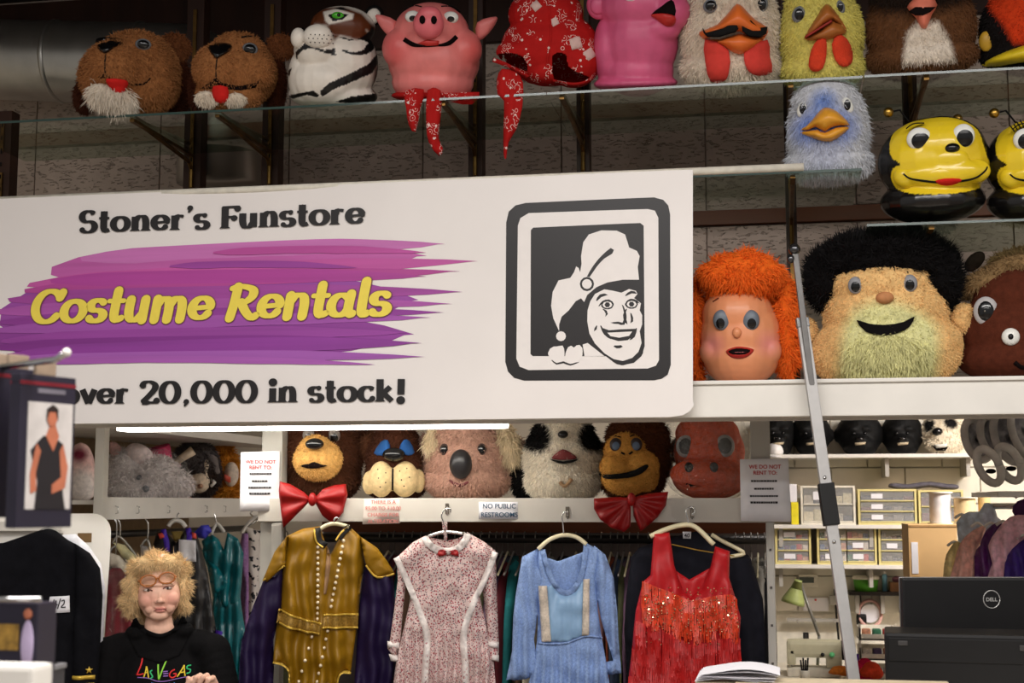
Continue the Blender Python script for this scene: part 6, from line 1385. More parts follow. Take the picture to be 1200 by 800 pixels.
MB().bb((-mw-.001, -.052, zt0-.001), (mw+.001, -.046, zt1+.0015), .003).build('silver_rim', mat('silver_rim', (150, 148, 146), .3, .8), r)
pe = CAM+ray(1170, 738)*3.95; px_ = (1170-1164.5)/FPX*3.95; MB().bb((px_-.045, -.115, 0), (px_+.045, -.075, pe.z-cz), .006).build('stand_neck', mat('dark_grey_plastic', (52, 50, 50)), r); MB().bb((px_-.11, -.16, 0), (px_+.11, .02, .012), .004).build('stand_foot', BLKPL, r)
r.rotation_euler.z = YAW; bpy.context.view_layer.update()
SIL = mat('silver_logo', (196, 194, 190), .3, .6)
Mi = r.matrix_world.inverted(); o_ = Mi @ CAM; d_ = Mi.to_3x3() @ ray(1162, 702); t_ = (-.0806-o_.y)/d_.y; lc = o_+d_*t_; ks = t_/FPX*1.0
MB().tube([lc+Vector((9.6*ks*math.cos(t), 0, 10.2*ks*math.sin(t))) for t in np.linspace(0, 2*PI, 34)], .6*ks, 6).build('logo_ring', SIL, r, True)
class _F: s = ks
_F.loc = staticmethod(lambda px, py, w=0: lc+Vector(((px-1162)*ks, 0, -(py-702)*ks)))
text_obj('DELL', _F, 1162, 704.2, 4.2, SIL, r, bold=.02, name='logo_text')
# papers and handset
fr = Frame(860, 800, 3.42, True); r = empty('paper_stack', Vector((at(860, 800, 3.42).x, 3.42, cz)), 'loose stack of white printed papers on the counter', 'papers')
zp = at(860, 790, 3.42).z-cz
MB().bb((-.09, 0, 0), (.075, .16, zp-.02), .002).build('tray', CT, r)
for i in range(5):
    V, F = [], []; n = 8; m_ = 5
    for j in range(m_):
        for k in range(n+1): t = k/n; V.append((-.09+.18*t+.004*i, -.01+.17*j/(m_-1), zp-.018+.004*i+.014*math.sin(PI*t*.9+.2)*(1 if i > 2 else .4)+.003*math.sin(5*t+i)))
    for j in range(m_-1):
        for k in range(n): q = j*(n+1)+k; F.append((q, q+1, q+n+2, q+n+1))
    obj('sheet', mkmesh('sheet', V, F, PAPER, True), r)
mb = MB()
for j in range(5): mb.bb((-.05+.01*j, -.0115, zp+.006-.002*j), (.01+.01*j, -.011, zp+.0065-.002*j))
r, w_, h_ = boxpx('card_terminal', 'black handset lying on the counter near the white upright', 'handset', 914, 972, 785, 797, 3.62, .09, BLKPL, 'body', .012)
r.location.z = cz+.02; MB().bb((-.03, .01, -.02), (.03, .08, 0)).build('cradle', BLKPL, r)
for k in range(7): MB().box((-.045+.015*k, -.001, h_*.6), (.009, .003, .008), bev=.001).build('key', mat('dark_grey_plastic', (52, 50, 50)), r)
# leaning reach pole
ALU = mat('brushed_aluminium', (172, 170, 168), .45, .25, vary=.06)
pa = at(936, 340, 4.40); pb_ = at(941, 382, 4.405); pc = at(1001, 800, 4.31)
dv = (pc-pb_).normalized(); foot = pb_+dv*((0-pb_.z)/dv.z)
r = empty('reach_pole', foot, 'tall aluminium pole with black grip leaning against the white ledge', 'pole')
def seg(a, b, wd, th, m, name, par=None):
    a = a-foot; b = b-foot; d = (b-a); L_ = d.length; d.normalize(); xa = Vector((1, .18, 0)); xa = (xa-d*xa.dot(d)).normalized(); ya_ = d.cross(xa)
    return MB().box((a+b)/2, (wd, th, L_), Matrix((xa, ya_, d)).transposed(), bev=.003).build(name, m, par or r)
def pp(y): t = (y-382)/(800-382); q = pb_.lerp(pc, t); return q
top = at(931, 292, 4.39)
seg(pb_, foot, .034, .02, ALU, 'lower_tube'); seg(pp(572), pp(621), .046, .032, mat('black_rubber', (18, 18, 18), .7), 'grip'); seg(top, pp(470), .018, .014, mat('steel_tube', (110, 108, 106), .45, .6), 'upper_tube')
seg(pp(372), pp(384), .038, .024, mat('clamp_grey', (120, 120, 120), .4, .6), 'clamp')
for y in (376, 565, 640): q = pp(y)-foot; MB().lathe([(.005, -.014), (.005, -.011), (0, -.010)], q, 10, 'y').build('rivet', CHROME, r, True)
MB().ell(top-foot, (.018, .018, .018)).build('end_knob', mat('dark_chrome', (90, 90, 92), .2, .9), r, True); MB().ell(top-foot+Vector((-.012, -.004, -.03)), (.012, .012, .014)).build('hook_tip', mat('dark_chrome', (90, 90, 92)), r, True)

# ------------------------------------------------------------------ stock room on the right
YB2 = YBK-.002
def wshelf(px0, px1, py, label, dep=.34, m=WHITEP, wall=True):
    Y = YB2-dep; a = at(px0, py, Y); b = at(px1, py, Y); r = empty('wall_shelf', ((a.x+b.x)/2, Y, a.z-.02), label, 'shelf', 'wall shelves of the stock room')
    w_ = b.x-a.x; MB().bb((-w_/2, 0, 0), (w_/2, dep, .02), .003).build('board', m, r)
    for q in (-.35, .1, .45): MB().bb((w_*q-.01, .06, -.1), (w_*q+.01, dep, 0)).build('bracket', GREYP, r)
    return r, a.z, Y
_, z1, Y1 = wshelf(880, 1150, 532.5, 'white wall shelf carrying black gorilla masks and a panda head')
_, z2, Y2 = wshelf(880, 1118, 614.5, 'white wall shelf carrying the upper row of drawer boxes')
_, z3, Y3 = wshelf(880, 1118, 661, 'white wall shelf carrying the lower row of drawer boxes')
for i, (px, w_) in enumerate(((912, 24), (951, 26), (1008, 30), (1058, 27))):
    H = Head('gorilla_mask', 'black gorilla mask on the high wall shelf '+('behind the white peaked hat', 'half hidden by the leaning pole', 'between two other gorilla masks', 'next to the panda mask')[i], 'mask', px, Y1+.16, z1, 'black gorilla masks on the high shelf')
    H.base([(px, 508, 0, w_*.9, 26, 24), (px, 522, -8, w_*.7, 14, 22), (px-7, 503, -18, 8, 4, 7), (px+7, 503, -18, 8, 4, 7), (px, 517, -20, 12, 8, 12), (px-w_*.85, 510, 0, 5, 8, 6), (px+w_*.85, 510, 0, 5, 8, 6), (px, 488, 4, w_*.5, 10, 14)], (7, 7, 7), voxel=2, smooth=3, m=mat('black_rubber_mask', rough=.6, attr=True, spec=.25, bump=.5, bscale=60))
    for sx in (-6, 6): H.ball('eye', px+sx, 508, (2.5, 2, 2), BLACKGLOSS, .4, nu=8, nv=6)
    H.patch('teeth', [(px-6, 519), (px+7, 518), (px+6, 521), (px-5, 522)], mat('ivory_teeth', (196, 180, 150), .4), 1, 1, 2); H.patch('nose', [(px-4, 512), (px+4, 512), (px+5, 516), (px-5, 516)], BLACKGLOSS, 1, 2, 2)
H = Head('panda_mask', 'cream panda mask with grin beside the black gorilla masks', 'mask', 1107, Y1+.14, z1)
H.base([(1107, 506, 0, 26, 26, 24), (1107, 520, -8, 22, 14, 22), (1105, 512, -18, 13, 10, 12)], (226, 214, 190), [(ellipse(1091, 498, 6, 8, .3), (20, 20, 20), 1.5), (ellipse(1115, 496, 8, 6, .4), (20, 20, 20), 1.5)], voxel=1.6, m=PLUSH); H.fur(1500, 3, 1, .5)
H.ball('nose', 1100, 506, (6, 5, 5), BLACKGLOSS, .4); H.patch('mouth', [(1093, 522), (1102, 525), (1112, 523), (1108, 528), (1098, 528)], DARKMOUTH, 3, 0, 2); H.patch('teeth', [(1096, 521), (1110, 520), (1109, 524), (1098, 525)], EYEWHITE, 4, 1, 2)
for px in (1088, 1132): H.base([(px-2, 484, 6, 8, 8, 6)], (20, 20, 20), m=PLUSH, name='ear', main=False, smooth=2, flat=False)
YFR = mat('yellowed_plastic', (220, 206, 140), .45, vary=.06); DRW = mat('frosted_drawer_plastic', (206, 206, 204), .3, vary=.03, alpha=.22); IVP = mat('ivory_plastic', (226, 220, 204), .45)
def drawers(label, px0, px1, py0, py1, z, Y, rows, cols, frame, cont):
    a = at(px0, py0, Y); b = at(px1, py1, Y); W, Hh = b.x-a.x, a.z-z; D = .17; t = .011
    r = empty('drawer_box', ((a.x+b.x)/2, Y, z), label, 'drawer box', 'small parts drawer boxes')
    c = MB(); c.bb((-W/2, 0, 0), (-W/2+t, D, Hh)); c.bb((W/2-t, 0, 0), (W/2, D, Hh)); c.bb((-W/2+t, 0, Hh-t), (W/2-t, D, Hh)); c.bb((-W/2+t, 0, 0), (W/2-t, D, t)); c.bb((-W/2+t, D-.006, t), (W/2-t, D, Hh-t)); c.build('case', frame, r)
    for i in range(rows):
        for j in range(cols):
            x0 = -W/2+t+(W-2*t)*j/cols+.003; x1 = -W/2+t+(W-2*t)*(j+1)/cols-.003; z0 = t+(Hh-2*t)*i/rows+.002; z1_ = t+(Hh-2*t)*(i+1)/rows-.003
            d = MB().bb((x0, .004, z0), (x1, .007, z1_)).build('drawer', DRW, r)
            MB().bb((x0, .001, z0), (x1, .004, z0+.006)).build('lip', frame, d)
            if random.random() < .75: xx = x0+(x1-x0)*.2; MB().bb((xx, .0025, z0+(z1_-z0)*.3), (xx+min(.06, (x1-x0)*.4), .0035, z0+(z1_-z0)*.8)).build('label_card', PAPER, d)
            k = 5
            for q in range(k):
                cc = random.choice(cont); xx = x0+(x1-x0)*(q+.5)/k; hh = (z1_-z0)*random.uniform(.35, .8)
                MB().box((xx, .032, z0+hh/2), ((x1-x0)/k*.95, .045, hh), bev=.006).build('contents', mat('bits_%d_%d_%d' % cc, cc, .6, vary=.3, scale=80), d)
DK = [(40, 44, 56), (70, 72, 80), (96, 40, 50), (46, 50, 70), (120, 116, 110)]; LTC = [(226, 214, 180), (206, 196, 160), (60, 64, 74), (190, 180, 160)]; MXC = [(190, 60, 60), (60, 90, 140), (226, 214, 200), (90, 70, 110), (210, 150, 120), (60, 120, 90)]
drawers('ivory two tier drawer box of pale trimmings', 938, 1003, 569, 613, z2, Y2+.06, 2, 1, IVP, LTC)
drawers('yellow framed drawer box of dark trimmings with three label cards', 1005, 1075, 573, 613, z2, Y2+.06, 3, 1, YFR, DK)
drawers('yellow framed drawer box with a split front behind the white spool', 1076, 1130, 574, 613, z2, Y2+.06, 2, 1, YFR, DK)
drawers('yellow framed drawer box of coloured buttons beside the white upright', 908, 951, 618, 660, z3, Y3+.06, 3, 1, YFR, MXC)
drawers('wide yellow framed drawer box of mixed notions behind the pole', 957, 1028, 617, 660, z3, Y3+.06, 3, 2, YFR, MXC)
drawers('yellow framed drawer box next to the cardboard box', 1029, 1068, 618, 660, z3, Y3+.06, 3, 1, YFR, DK)
boxpx('yellow_book', 'bright yellow binder at the end of the upper drawer row', 'binder', 927, 936, 588, 612, Y2+.05, .2, mat('yellow_card', (232, 216, 40), .5), 'cover', z0=z2)
r, w_, h_ = boxpx('white_carton', 'small white carton on the yellow binder beside the rental notice', 'carton', 924, 934, 567, 588, Y2+.05, .15, PAPER, 'carton')
H = Head('peaked_hat', 'white cap lying on the high wall shelf beside the rental notice', 'hat', 908, Y1+.06, z1)
H.base([(909, 527, 0, 10, 11, 14)], (236, 234, 232), m=LATEX, name='crown'); H.base([(909, 535, -8, 9, 2.5, 10)], (230, 228, 226), m=LATEX, name='peak', main=False, smooth=2, flat=False)
# roll of grey fabric on top of the drawers
H = Head('fabric_roll', 'flattened grey fabric roll lying on the drawer boxes', 'fabric', 1080, Y2+.12, at(1080, 573, Y2+.12).z)
H.base([(1050+i*8, 569+1.5*math.sin(i), 0, 9, 3.6, 10) for i in range(9)], (96, 92, 100), m=PLUSH, name='cloth', flat=False)
# things under the drawers on the wall
WY = YBK-.01
r, w_, h_ = boxpx('thermostat', 'white wall thermostat under the lower drawer shelf', 'thermostat', 936, 959, 673, 688, WY-.03, .03, IVP, 'case'); MB().bb((-.05, -.003, h_*.35), (.03, 0, h_*.8)).build('display', mat('lcd_grey', (90, 96, 90), .3), r)
LG = mat('lamp_green', (150, 160, 96), .4)
p0 = at(930, 712, 7.75)
lp = empty('desk_lamp', (at(948, 790, 7.75).x, 7.75, at(948, 790, 7.75).z), 'olive green jointed desk lamp with cone shade by the sewing machine', 'lamp'); lo_ = lp.location
sh_c = at(929, 712, 7.75)-lo_; sh_t = at(936, 684, 7.75)-lo_; ax = (sh_t-sh_c); R3 = ax.normalized().to_track_quat('Z', 'Y').to_matrix(); L_ = ax.length
MB().lathe([(.062, 0), (.06, L_*.15), (.022, L_*.8), (.02, L_), (.018, L_), (.055, .004)], sh_c, 20, 'z', R3).build('shade', LG, lp, True)
MB().tube([at(938, 688, 7.75)-lo_, at(950, 722, 7.75)-lo_, at(960, 750, 7.75)-lo_], .008, 8).build('arm', mat('grey_arm', (120, 118, 112), .4, .5), lp, True); MB().tube([at(960, 750, 7.75)-lo_, at(958, 790, 7.75)-lo_], .008, 8).build('post', mat('grey_arm', (120, 118, 112)), lp, True)
MB().lathe([(.0, 0), (.07, 0), (.07, .015), (0, .02)], (0.03, 0, 0), 16).build('base', LG, lp, True)
_, z4, Y4 = wshelf(995, 1062, 693, 'narrow dark wall shelf holding a green tub and spray can', .16, mat('rail_dark', (52, 48, 46)))
rr = empty('plastic_tub', (at(1015, 692, Y4+.08).x, Y4+.08, z4), 'green plastic tub with white lid on the narrow shelf', 'tub')
MB().lathe([(0, 0), (.06, 0), (.068, .065), (.062, .065), (.058, .01), (0, .01)], n=24).build('tub', mat('green_plastic', (90, 170, 50), .4), rr, True); MB().lathe([(0, .064), (.072, .064), (.072, .08), (.05, .086), (0, .086)], n=24).build('lid', IVP, rr, True)
rr = empty('spray_can', (at(1037, 692, Y4+.07).x, Y4+.07, z4), 'pale blue spray can on the narrow shelf', 'spray can')
MB().lathe([(0, 0), (.014, 0), (.014, .085), (.009, .092), (0, .092)], n=16).build('can', mat('can_blue', (120, 176, 206), .3, .3), rr, True); MB().lathe([(.008, .092), (.008, .108), (0, .11)], n=12).build('cap', WHITEP, rr, True)
rr = empty('thread_box', (at(1051, 692, Y4+.08).x, Y4+.08, z4), 'small brown box of thread on the narrow shelf', 'box'); MB().bb((-.04, -.05, 0), (.04, .05, .05), .006).build('box', mat('brown_card', (130, 92, 60), .7), rr); MB().ell((0, -.01, .065), (.025, .02, .018)).build('thread_ball', mat('mauve', (130, 84, 100), .8), rr, True)
def wallthing(name, label, cat, px0, px1, py0, py1, m, d=.02, part='body', bev=.003): return boxpx(name, label, cat, px0, px1, py0, py1, WY-d, d, m, part, bev)
r, w_, h_ = wallthing('wall_note', 'white sheet of paper pinned under the thermostat', 'paper', 941, 971, 700, 716, PAPER, .004, 'sheet', 0); MB().ell((0, -.003, h_-.012), (.006, .005, .006)).build('pin', CORAL, r, True)
r, w_, h_ = wallthing('wall_socket', 'small black socket on the white block wall', 'socket', 941, 948, 741, 749, BLKPL, .02, 'plate'); MB().bb((-.008, -.003, .008), (.008, 0, h_-.008)).build('face', mat('dark_grey_plastic', (52, 50, 50)), r)
r, w_, h_ = wallthing('peg_rail', 'grey metal peg rail across the white block wall', 'rail', 922, 990, 724, 729, GREYP, .03, 'rail')
for q in (-.1, 0, .1): MB().tube([(q, 0, .005), (q, -.04, .0), (q, -.045, .012)], .004, 6).build('peg', CHROME, r, True)
rr = empty('hand_drill', (at(1010, 745, WY-.05).x, WY-.05, at(1010, 745, WY-.05).z), 'black hand tool hanging by its cord on the block wall', 'tool'); s_ = .0049
MB().box((0, 0, .09), (.055, .05, .06), bev=.014).build('housing', BLKPL, rr); MB().box((-.006, 0, .035), (.03, .035, .07), bev=.01).build('handle', BLKPL, rr); MB().tube([(0, .0, .12), (.002, .02, .17), (-.002, .04, .24)], .004, 6).build('cord', BLKPL, rr, True)
rr = empty('wall_cable', (at(978, 690, WY-.015).x, WY-.015, at(978, 690, WY-.015).z), 'dark electrical cable running down the block wall', 'cable'); MB().tube([(0, 0, 0), (.01, 0, -.2), (.025, 0, -.4), (.02, 0, -.62)], .006, 8).build('cable', BLKPL, rr, True); MB().box((-.01, -.008, -.06), (.04, .03, .05), bev=.005).build('junction', GREYP, rr)
rr = empty('hoop', (at(1020, 735, WY-.06).x, WY-.06, at(1020, 735, WY-.06).z), 'pink embroidery hoop leaning near the white basket tower', 'hoop'); P = [(.06*math.cos(t), .02*math.sin(t), .075+.07*math.sin(t)) for t in np.linspace(0, 2*PI, 25)]; MB().tube(P, .009, 8).build('ring', mat('pink_wood', (206, 160, 150), .6), rr, True); MB().lathe([(0, 0), (.05, 0), (.05, .003), (0, .003)], (0, .004, .075), 20, 'y').build('cloth', PAPER, rr)
# sewing table with machine
tz = at(960, 792, 7.5).z
tb = empty('sewing_table', (at(975, 792, 7.55).x, 7.2, 0), 'pale sewing table against the block wall', 'table')
MB().bb((-.55, 0, tz-.03), (.75, .9, tz), .004).build('tabletop', CT, tb)
for x, y in ((-.5, .05), (.7, .05), (-.5, .85), (.7, .85)): MB().bb((x-.02, y-.02, 0), (x+.02, y+.02, tz-.03)).build('leg', GREYP, tb)
lp.location.z = tz
sm_ = empty('sewing_machine', (at(955, 790, 7.45).x, 7.45, tz), 'beige sewing machine with dark handwheel on the sewing table', 'sewing machine'); k = 7.6/FPX
BG = mat('beige_enamel', (196, 190, 160), .35, vary=.05)
MB().bb((-30*k, 0, 0), (28*k, .18, 9*k), .008).build('bed', IVP, sm_); MB().bb((-30*k, .03, 20*k), (30*k, .15, 39*k), .02).build('arm', BG, sm_); MB().bb((13*k, .03, 9*k), (30*k, .15, 24*k), .01).build('pillar', BG, sm_); MB().bb((-30*k, .03, 12*k), (-20*k, .15, 30*k), .012).build('needle_head', BG, sm_)
MB().lathe([(0, -.03), (10*k, -.03), (11*k, 0), (10*k, .02), (0, .02)], (33*k, .09, 28*k), 20, 'x').build('handwheel', BLKPL, sm_, True); MB().lathe([(0, -.004), (3*k, -.004), (3*k, 0)], (19*k, .026, 24*k), 14, 'y').build('lamp_dot', mat('green_glow', (120, 230, 150), .3), sm_, True); MB().lathe([(0, -.004), (2.2*k, -.004), (2.2*k, 0)], (9*k, .026, 24*k), 14, 'y').build('dial', BLKPL, sm_, True)
MB().tube([(-25*k, .09, 12*k), (-25*k, .09, 6*k)], .004, 6).build('needle_bar', CHROME, sm_)
r = empty('pencil_cup', (at(943, 792, 7.3).x, 7.3, tz), 'black and white cup of tools beside the sewing machine', 'cup'); MB().lathe([(0, 0), (.022, 0), (.025, .05), (.02, .05), (.018, .01), (0, .01)], n=16).build('cup', IVP, r, True)
for q in range(4): MB().tube([(-.01+.007*q, 0, .02), (-.018+.012*q, 0, .10+.01*(q % 2))], .005, 6).build('tool', BLKPL, r)
for nm, lab, px, c, sh in (('fabric_scrap', 'purple fabric scrap heaped by the white basket tower', 1005, (110, 60, 190), (16, 10)), ('fabric_scrap', 'crimson fabric heap by the white basket tower', 1014, (196, 30, 70), (18, 14)), ('fabric_scrap', 'orange red fabric heap at the table edge', 1022, (206, 66, 40), (18, 9)), ('fabric_scrap', 'orange cloth strip lying on the sewing table', 986, (226, 130, 50), (20, 4))):
    H = Head(nm, lab, 'fabric', px, 7.34 if c[0] < 150 else 7.3-(.1 if sh[1] == 9 else 0), tz, 'fabric heaps on the sewing table'); yy = 784-(8 if c[2] > 150 else 0)
    H.base([(px, yy, 0, sh[0]*.6, sh[1], 10), (px+5, yy+5, 4, sh[0]*.5, sh[1]*.8, 9), (px-6, yy+4, -4, sh[0]*.5, sh[1]*.7, 9)], c, m=PLUSH, name='cloth', voxel=1.8)
bt = empty('basket_tower', (at(1030, 792, 7.3).x, 7.3, tz), 'white stacking plastic basket tower on the sewing table', 'basket')
for i in range(3):
    z0 = .01+i*.095; mb = MB(); mb.bb((-.09, 0, z0), (.09, .2, z0+.008)); mb.bb((-.09, 0, z0), (-.082, .2, z0+.06)); mb.bb((.082, 0, z0), (.09, .2, z0+.06)); mb.bb((-.09, .192, z0), (.09, .2, z0+.06)); mb.bb((-.09, 0, z0), (.09, .008, z0+.03)); mb.build('basket', IVP, bt)
    for q in range(3): MB().box((-.05+.05*q, .08, z0+.03), (.042, .08, .04), bev=.01).build('contents', mat('bits_%d_%d_%d' % MXC[(i*2+q) % 6], MXC[(i*2+q) % 6], .6), bt)
for x in (-.086, .086): MB().bb((x-.006, .0, 0), (x+.006, .012, .28)).build('post', IVP, bt)
# cardboard box, spools
CARD = mat('cardboard', (212, 172, 118), .8, vary=.06, scale=8)
Yc = 6.7; a = at(1064, 614, Yc); b = at(1124, 690, Yc); cbz = at(1090, 720, Yc).z
st2 = empty('storage_table', ((a.x+b.x)/2, Yc, 0), 'pale table under the cardboard box', 'table')
MB().bb((-.12, 0, cbz-.03), (.6, .5, cbz), .004).build('tabletop', CT, st2)
for x, y in ((-.09, .03), (.57, .03), (-.09, .45), (.57, .45)): MB().bb((x-.02, y-.02, 0), (x+.02, y+.02, cbz-.03)).build('leg', GREYP, st2)
r = empty('cardboard_box', ((a.x+b.x)/2, Yc, cbz), 'tan cardboard box carrying the white ribbon spool', 'box'); w_ = b.x-a.x; h_ = a.z-cbz
R3 = Matrix.Rotation(.0, 3, 'Z'); MB().bb((-w_/2, 0, 0), (w_/2, .34, h_), .003).build('carton', CARD, r); MB().bb((-w_/2+.005, -.002, h_-.012), (w_/2, 0, h_-.004)).build('flap_edge', mat('card_edge', (176, 136, 88), .8), r); MB().bb((-w_/2+.012, -.002, h_*.45), (-w_/2+.04, 0, h_*.8)).build('sticker', PAPER, r); MB().bb((-w_/2+.008, -.002, h_*.22), (-w_/2+.045, 0, h_*.42)).build('tape_mark', mat('ochre_print', (170, 130, 40), .7), r)
def spool(label, px, py0, py1, rpx, Y, m, z=None):
    p = at(px, py1, Y); q = at(px, py0, Y); zz = z if z is not None else p.z; h = q.z-zz; R_ = rpx*p.y/FPX
    r = empty('ribbon_spool', (p.x, Y+R_, zz), label, 'spool', 'ribbon spools in the stock room')
    for z_ in (0, h-.006): MB().lathe([(0, z_), (R_*1.12, z_), (R_*1.12, z_+.006), (0, z_+.006)], n=28).build('flange', IVP, r)
    MB().lathe([(0, .006), (R_*.94, .006)]+[(R_*(.94+.02*(i % 2)), .01+(h-.02)*i/14) for i in range(15)]+[(R_*.94, h-.006), (0, h-.006)], n=28).build('ribbon', m, r, True)
spool('white ribbon spool standing on the cardboard box', 1104, 576, 614, 12.5, Yc+.06, mat('white_ribbon', (230, 224, 222), .6), h_+cbz)
rk2 = empty('garment_rack', (at(1160, 620, 6.2).x, 6.2, 0), 'chrome rail rack carrying pastel garments in the stock room', 'rack'); zk = at(1160, 593, 6.2).z
MB().tube([(.0, -.1, zk), (.6, -.1, zk)], .012, 10).build('rail', CHROME, rk2, True)
for x in (.34, .6): MB().tube([(x, -.1, 0), (x, -.1, zk)], .012, 10).build('upright', CHROME, rk2, True)
spool('cream ribbon spool between the white spool and the pastel garments', 1133, 582, 618, 12.5, Yc+.05, mat('cream_ribbon', (226, 200, 150), .6), h_+cbz)
spool('small tan thread spool beyond the pastel garments', 1155, 576, 605, 7, Yc+.1, mat('tan_thread', (206, 176, 120), .7), cbz)
GP = 'pastel garments on the chrome rack'
for i, (nm, c, pts, lab) in enumerate((
  ('light_blue', (190, 206, 222), [(1126, 640), (1124, 612), (1138, 600), (1150, 600), (1156, 590), (1166, 592), (1170, 606), (1176, 614), (1160, 628), (1146, 640), (1136, 650), (1130, 690), (1122, 690)], 'pale blue ruffled blouse slipping from the chrome rack'),
  ('yellow_print', (226, 204, 140), [(1108, 660), (1114, 644), (1124, 634), (1132, 650), (1126, 700), (1106, 700)], 'cream yellow printed garment at the end of the chrome rack'),
  ('peach', (232, 176, 162), [(1128, 636), (1142, 622), (1158, 616), (1150, 636), (1144, 660), (1146, 700), (1112, 700), (1120, 660)], 'peach pink dress hung beside the pale blue blouse'),
  ('plum', (86, 34, 96), [(1150, 640), (1158, 622), (1172, 612), (1180, 622), (1172, 650), (1170, 700), (1146, 700), (1144, 652)], 'shiny plum costume between two pink dresses'),
  ('pink_floral', (236, 186, 200), [(1160, 640), (1172, 620), (1186, 606), (1204, 604), (1230, 612), (1230, 700), (1158, 700), (1164, 660)], 'pale pink floral dress with cream lace neck'),
  ('indigo', (58, 30, 120), [(1182, 652), (1196, 636), (1215, 626), (1230, 640), (1230, 720), (1176, 720), (1178, 672)], 'deep indigo velvet costume at the front of the chrome rack'),
  ('purple_top', (76, 32, 90), [(1190, 600), (1196, 588), (1215, 584), (1225, 600), (1220, 616), (1200, 612)], 'purple velvet collar piece above the pink floral dress'))):
    g = Garment('pastel_garment', lab, 'garment', pts[0][0], 700, 6.12-.045*i+(.15 if nm == 'purple_top' else 0), GP)
    g.cloth('cloth', pts, 7, mat('cloth_'+nm, c, .6 if nm != 'plum' else .35, vary=.28, scale=45, bump=.3, bscale=60), 3, drape(4, .5, i*3, 600, .008), sm=2)
    g.hanger([(pts[1][0]-2, pts[1][1]-4), (pts[1][0]+6, pts[1][1]-9), (pts[1][0]+12, pts[1][1]-4)], 1.6, WHITEP, w=4)
# right hand shelf with grey rings
YR = 6.3
a = at(1140, 577, YR); 
rs = empty('side_wall_shelf', (a.x, YR, a.z-.02), 'white shelf with grey mask rings jutting from the right side', 'shelf')
V = [at(1139, 572, YR), at(1260, 545, YR-.9), at(1260, 575, YR-.9), at(1200, 577, YR)]
MB().bb((0, -.7, 0), (.9, .05, .02), .003).build('board', WHITEP, rs); zz = at(1128, 488, YR).z-rs.location.z; MB().bb((-.04, -.7, zz), (.9, .05, zz+.02), .003).build('top_board', WHITEP, rs)
MB().bb((.35, .03, 0), (.39, .07, zz)).build('upright', GREYP, rs)
GRY = mat('grey_foam', (176, 174, 172), .7, vary=.2, scale=20); FOIL = mat('dull_foil', (150, 150, 156), .35, .5, vary=.4, scale=30, bump=.6, bscale=40)
for px, py, rx, ry, dY, lab in ((1148, 515, 14, 24, -.05, 'nearest the panda mask'), (1166, 512, 13, 24, -.12, 'second from the panda mask'), (1186, 512, 17, 30, -.2, 'with the widest rim'), (1205, 505, 15, 30, -.28, 'closest to the shelf edge end')):
    H = Head('helmet_ring', 'grey foam oval mask ring '+lab+' on the white side shelf', 'mask ring', px, YR+dY, rs.location.z+.02, 'grey mask rings on the side shelf')
    P = [H.fr.loc(px+rx*math.cos(t)-.2*ry*math.sin(t), py-ry*math.sin(t), 4*math.cos(t)) for t in np.linspace(0, 2*PI, 29)]
    MB().tube(P, 4.5*H.s, 10).build('rim', GRY, H.root, True); c = H.fr.loc(px, py, 3)
    MB().add([H.fr.loc(px+(rx*.9*math.cos(t)-.18*ry*math.sin(t))*q, py-ry*.9*math.sin(t)*q, 8-6*q) for q in (.15, .5, 1) for t in np.linspace(0, 2*PI, 20, endpoint=False)], [(i*20+j, i*20+(j+1) % 20, (i+1)*20+(j+1) % 20, (i+1)*20+j) for i in range(2) for j in range(20)]+[tuple(range(20))]).build('bowl', FOIL, H.root, True)
for px, py, lab in ((1160, 546, 'tilted below the ring nearest the panda mask'), (1184, 543, 'tilted below the widest ring')):
    H = Head('helmet_ring', 'pale grey foam mask ring '+lab, 'mask ring', px, YR-.34, rs.location.z+.02, 'grey mask rings on the side shelf')
    P = [H.fr.loc(px+12*math.cos(t)-6*math.sin(t), py-20*math.sin(t), -4*math.cos(t)) for t in np.linspace(0, 2*PI, 25)]; MB().tube(P, 5*H.s, 10).build('rim', mat('pale_foam', (196, 194, 190), .7), H.root, True)
    MB().ell(H.fr.loc(px+2, py+6, 2), (6*H.s, 4*H.s, 3*H.s)).build('strap', BLACKMAT, H.root, True)

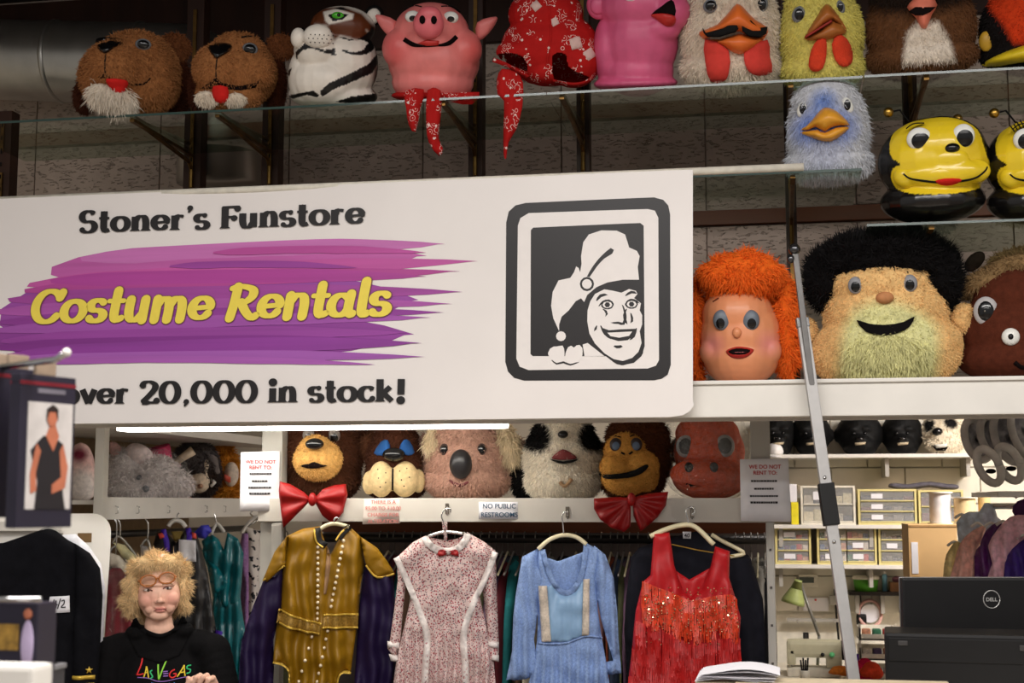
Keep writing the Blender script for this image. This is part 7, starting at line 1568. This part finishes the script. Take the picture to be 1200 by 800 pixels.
# ------------------------------------------------------------------ packets hanging near the camera
NAVYC = mat('navy_card', (34, 30, 46), .5, vary=.15, scale=15); PRNT = mat('grey_print_ground', (196, 190, 186), .5); SKP = mat('printed_skin', (176, 104, 76), .55); DRP = mat('printed_dress', (30, 26, 30), .5); HRP = mat('printed_hair', (40, 28, 26), .5)
Yp = 1.78
def packet(px, py0, py1, Y, label, pic=True):
    a = at(px, py0, Y); b = at(px, py1, Y); h = a.z-b.z; w_ = .098; d = .02
    r = empty('stocking_packet', Matrix.Translation(Vector((a.x, Y, b.z))) @ Matrix.Rotation(math.radians(25), 4, 'Z') @ Matrix.Rotation(math.radians(-2), 4, 'Y'), label, 'packet', 'packets hanging on the display peg')
    r.matrix_world = Matrix.Translation(Vector((a.x, Y, b.z))) @ Matrix.Rotation(math.radians(72), 4, 'Z')
    MB().bb((-w_/2, 0, 0), (w_/2, d, h), .002).build('card_box', NAVYC, r)
    MB().bb((-.018, .006, h), (.018, .012, h+.02), .002).build('hang_tab', mat('tan_tab', (150, 130, 110), .6), r)
    if pic:
        Z = lambda pts: [(x*w_-w_/2, z*h) for x, z in pts]
        MB().prism(Z([(.14, .12), (.95, .12), (.95, .82), (.14, .82)]), -.0008, 0).build('print_ground', PRNT, r)
        MB().prism(Z([(.2, .5), (.3, .55), (.42, .6), (.6, .6), (.78, .55), (.84, .4), (.8, .25), (.86, .12), (.3, .12), (.34, .3)]), -.0014, -.0008).build('print_dress', DRP, r)
        MB().prism(Z([(.46, .6), (.52, .66), (.52, .72), (.6, .72), (.64, .66), (.7, .6), (.6, .5)]), -.002, -.0014).build('print_neck', SKP, r); MB().prism(Z(ellipse(.56, .72, .09, .055)), -.0026, -.002).build('print_face', SKP, r); MB().prism(Z([(.46, .7), (.46, .78), (.56, .81), (.66, .78), (.66, .7), (.62, .76), (.5, .76)]), -.003, -.0026).build('print_hair', HRP, r)
        MB().prism(Z([(.3, .55), (.2, .35), (.22, .22), (.32, .24), (.3, .36), (.38, .5)]), -.002, -.0014).build('print_arm', SKP, r); MB().prism(Z([(.78, .55), (.88, .4), (.84, .26), (.6, .22), (.6, .28), (.76, .33), (.72, .5)]), -.002, -.0014).build('print_arm', SKP, r)
        MB().prism(Z([(.3, .88), (.8, .88), (.8, .91), (.3, .91)]), -.0008, 0).build('print_title', mat('print_grey', (110, 106, 116), .5), r)
    MB().bb((-w_/2, -.0006, h*.93), (w_/2, d, h*.955)).build('red_band', mat('dark_red_band', (110, 20, 34), .5), r)
    return r
packet(58, 440, 618, Yp, 'navy stocking packet with a printed model, foremost on the peg')
packet(26, 432, 606, Yp+.035, 'navy stocking packet second on the peg', False)
packet(2, 430, 604, Yp+.07, 'navy stocking packet deepest on the peg', False)
pa = at(78, 413, Yp-.06); rr = empty('display_peg', pa, 'chrome display peg holding the stocking packets', 'peg'); MB().tube([(0, 0, 0), (-.02, .01, -.008), (-.2, .10, -.012)], .0045, 8).build('rod', CHROME, rr, True); MB().ell((0, 0, 0), (.006, .006, .006)).build('tip', WHITEP, rr, True)
# lower foreground stack
Yq = 1.72
r, w_, h_ = boxpx('magazine_pack', 'dark blurred packet with ochre lettering panel at the near display', 'packet', -30, 40, 706, 830, Yq, .05, NAVYC, 'card_box', .002)
MB().bb((-w_/2+.002, -.001, h_*.55), (w_*.22, 0, h_*.8)).build('ochre_panel', mat('ochre_panel', (150, 116, 50), .5, vary=.4, scale=90), r)
H2_ = MB().ell((w_*.36, -.001, h_*.6), (.009, .002, .032)).build('printed_figure', mat('lilac_print', (176, 160, 190), .6), r, True); MB().ell((w_*.36, -.002, h_*.9), (.006, .003, .007)).build('printed_head', SKP, r, True)
MB().tube([(-w_/2, -.004, h_+.004), (w_/2+.006, -.004, h_+.006)], .004, 8).build('wire_rail', CHROME, r, True)
r, w_, h_ = boxpx('grey_tray', 'grey plastic tray edge beside the naval jacket', 'tray', 14, 55, 779, 850, Yq+.3, .05, mat('grey_tray', (52, 52, 56), .5), 'tray', .004); MB().bb((-w_/2-.003, -.004, h_-.008), (w_/2+.003, .05, h_), .002).build('rim', mat('pale_tray_rim', (120, 120, 122), .4), r)
r, w_, h_ = boxpx('white_carton', 'white rounded carton at the near display', 'carton', -30, 36, 779, 850, Yq-.12, .05, WHITEP, 'carton', .006); MB().bb((-w_/2, -.001, h_*.4), (w_/2, 0, h_*.5)).build('stripe', OFFW, r)
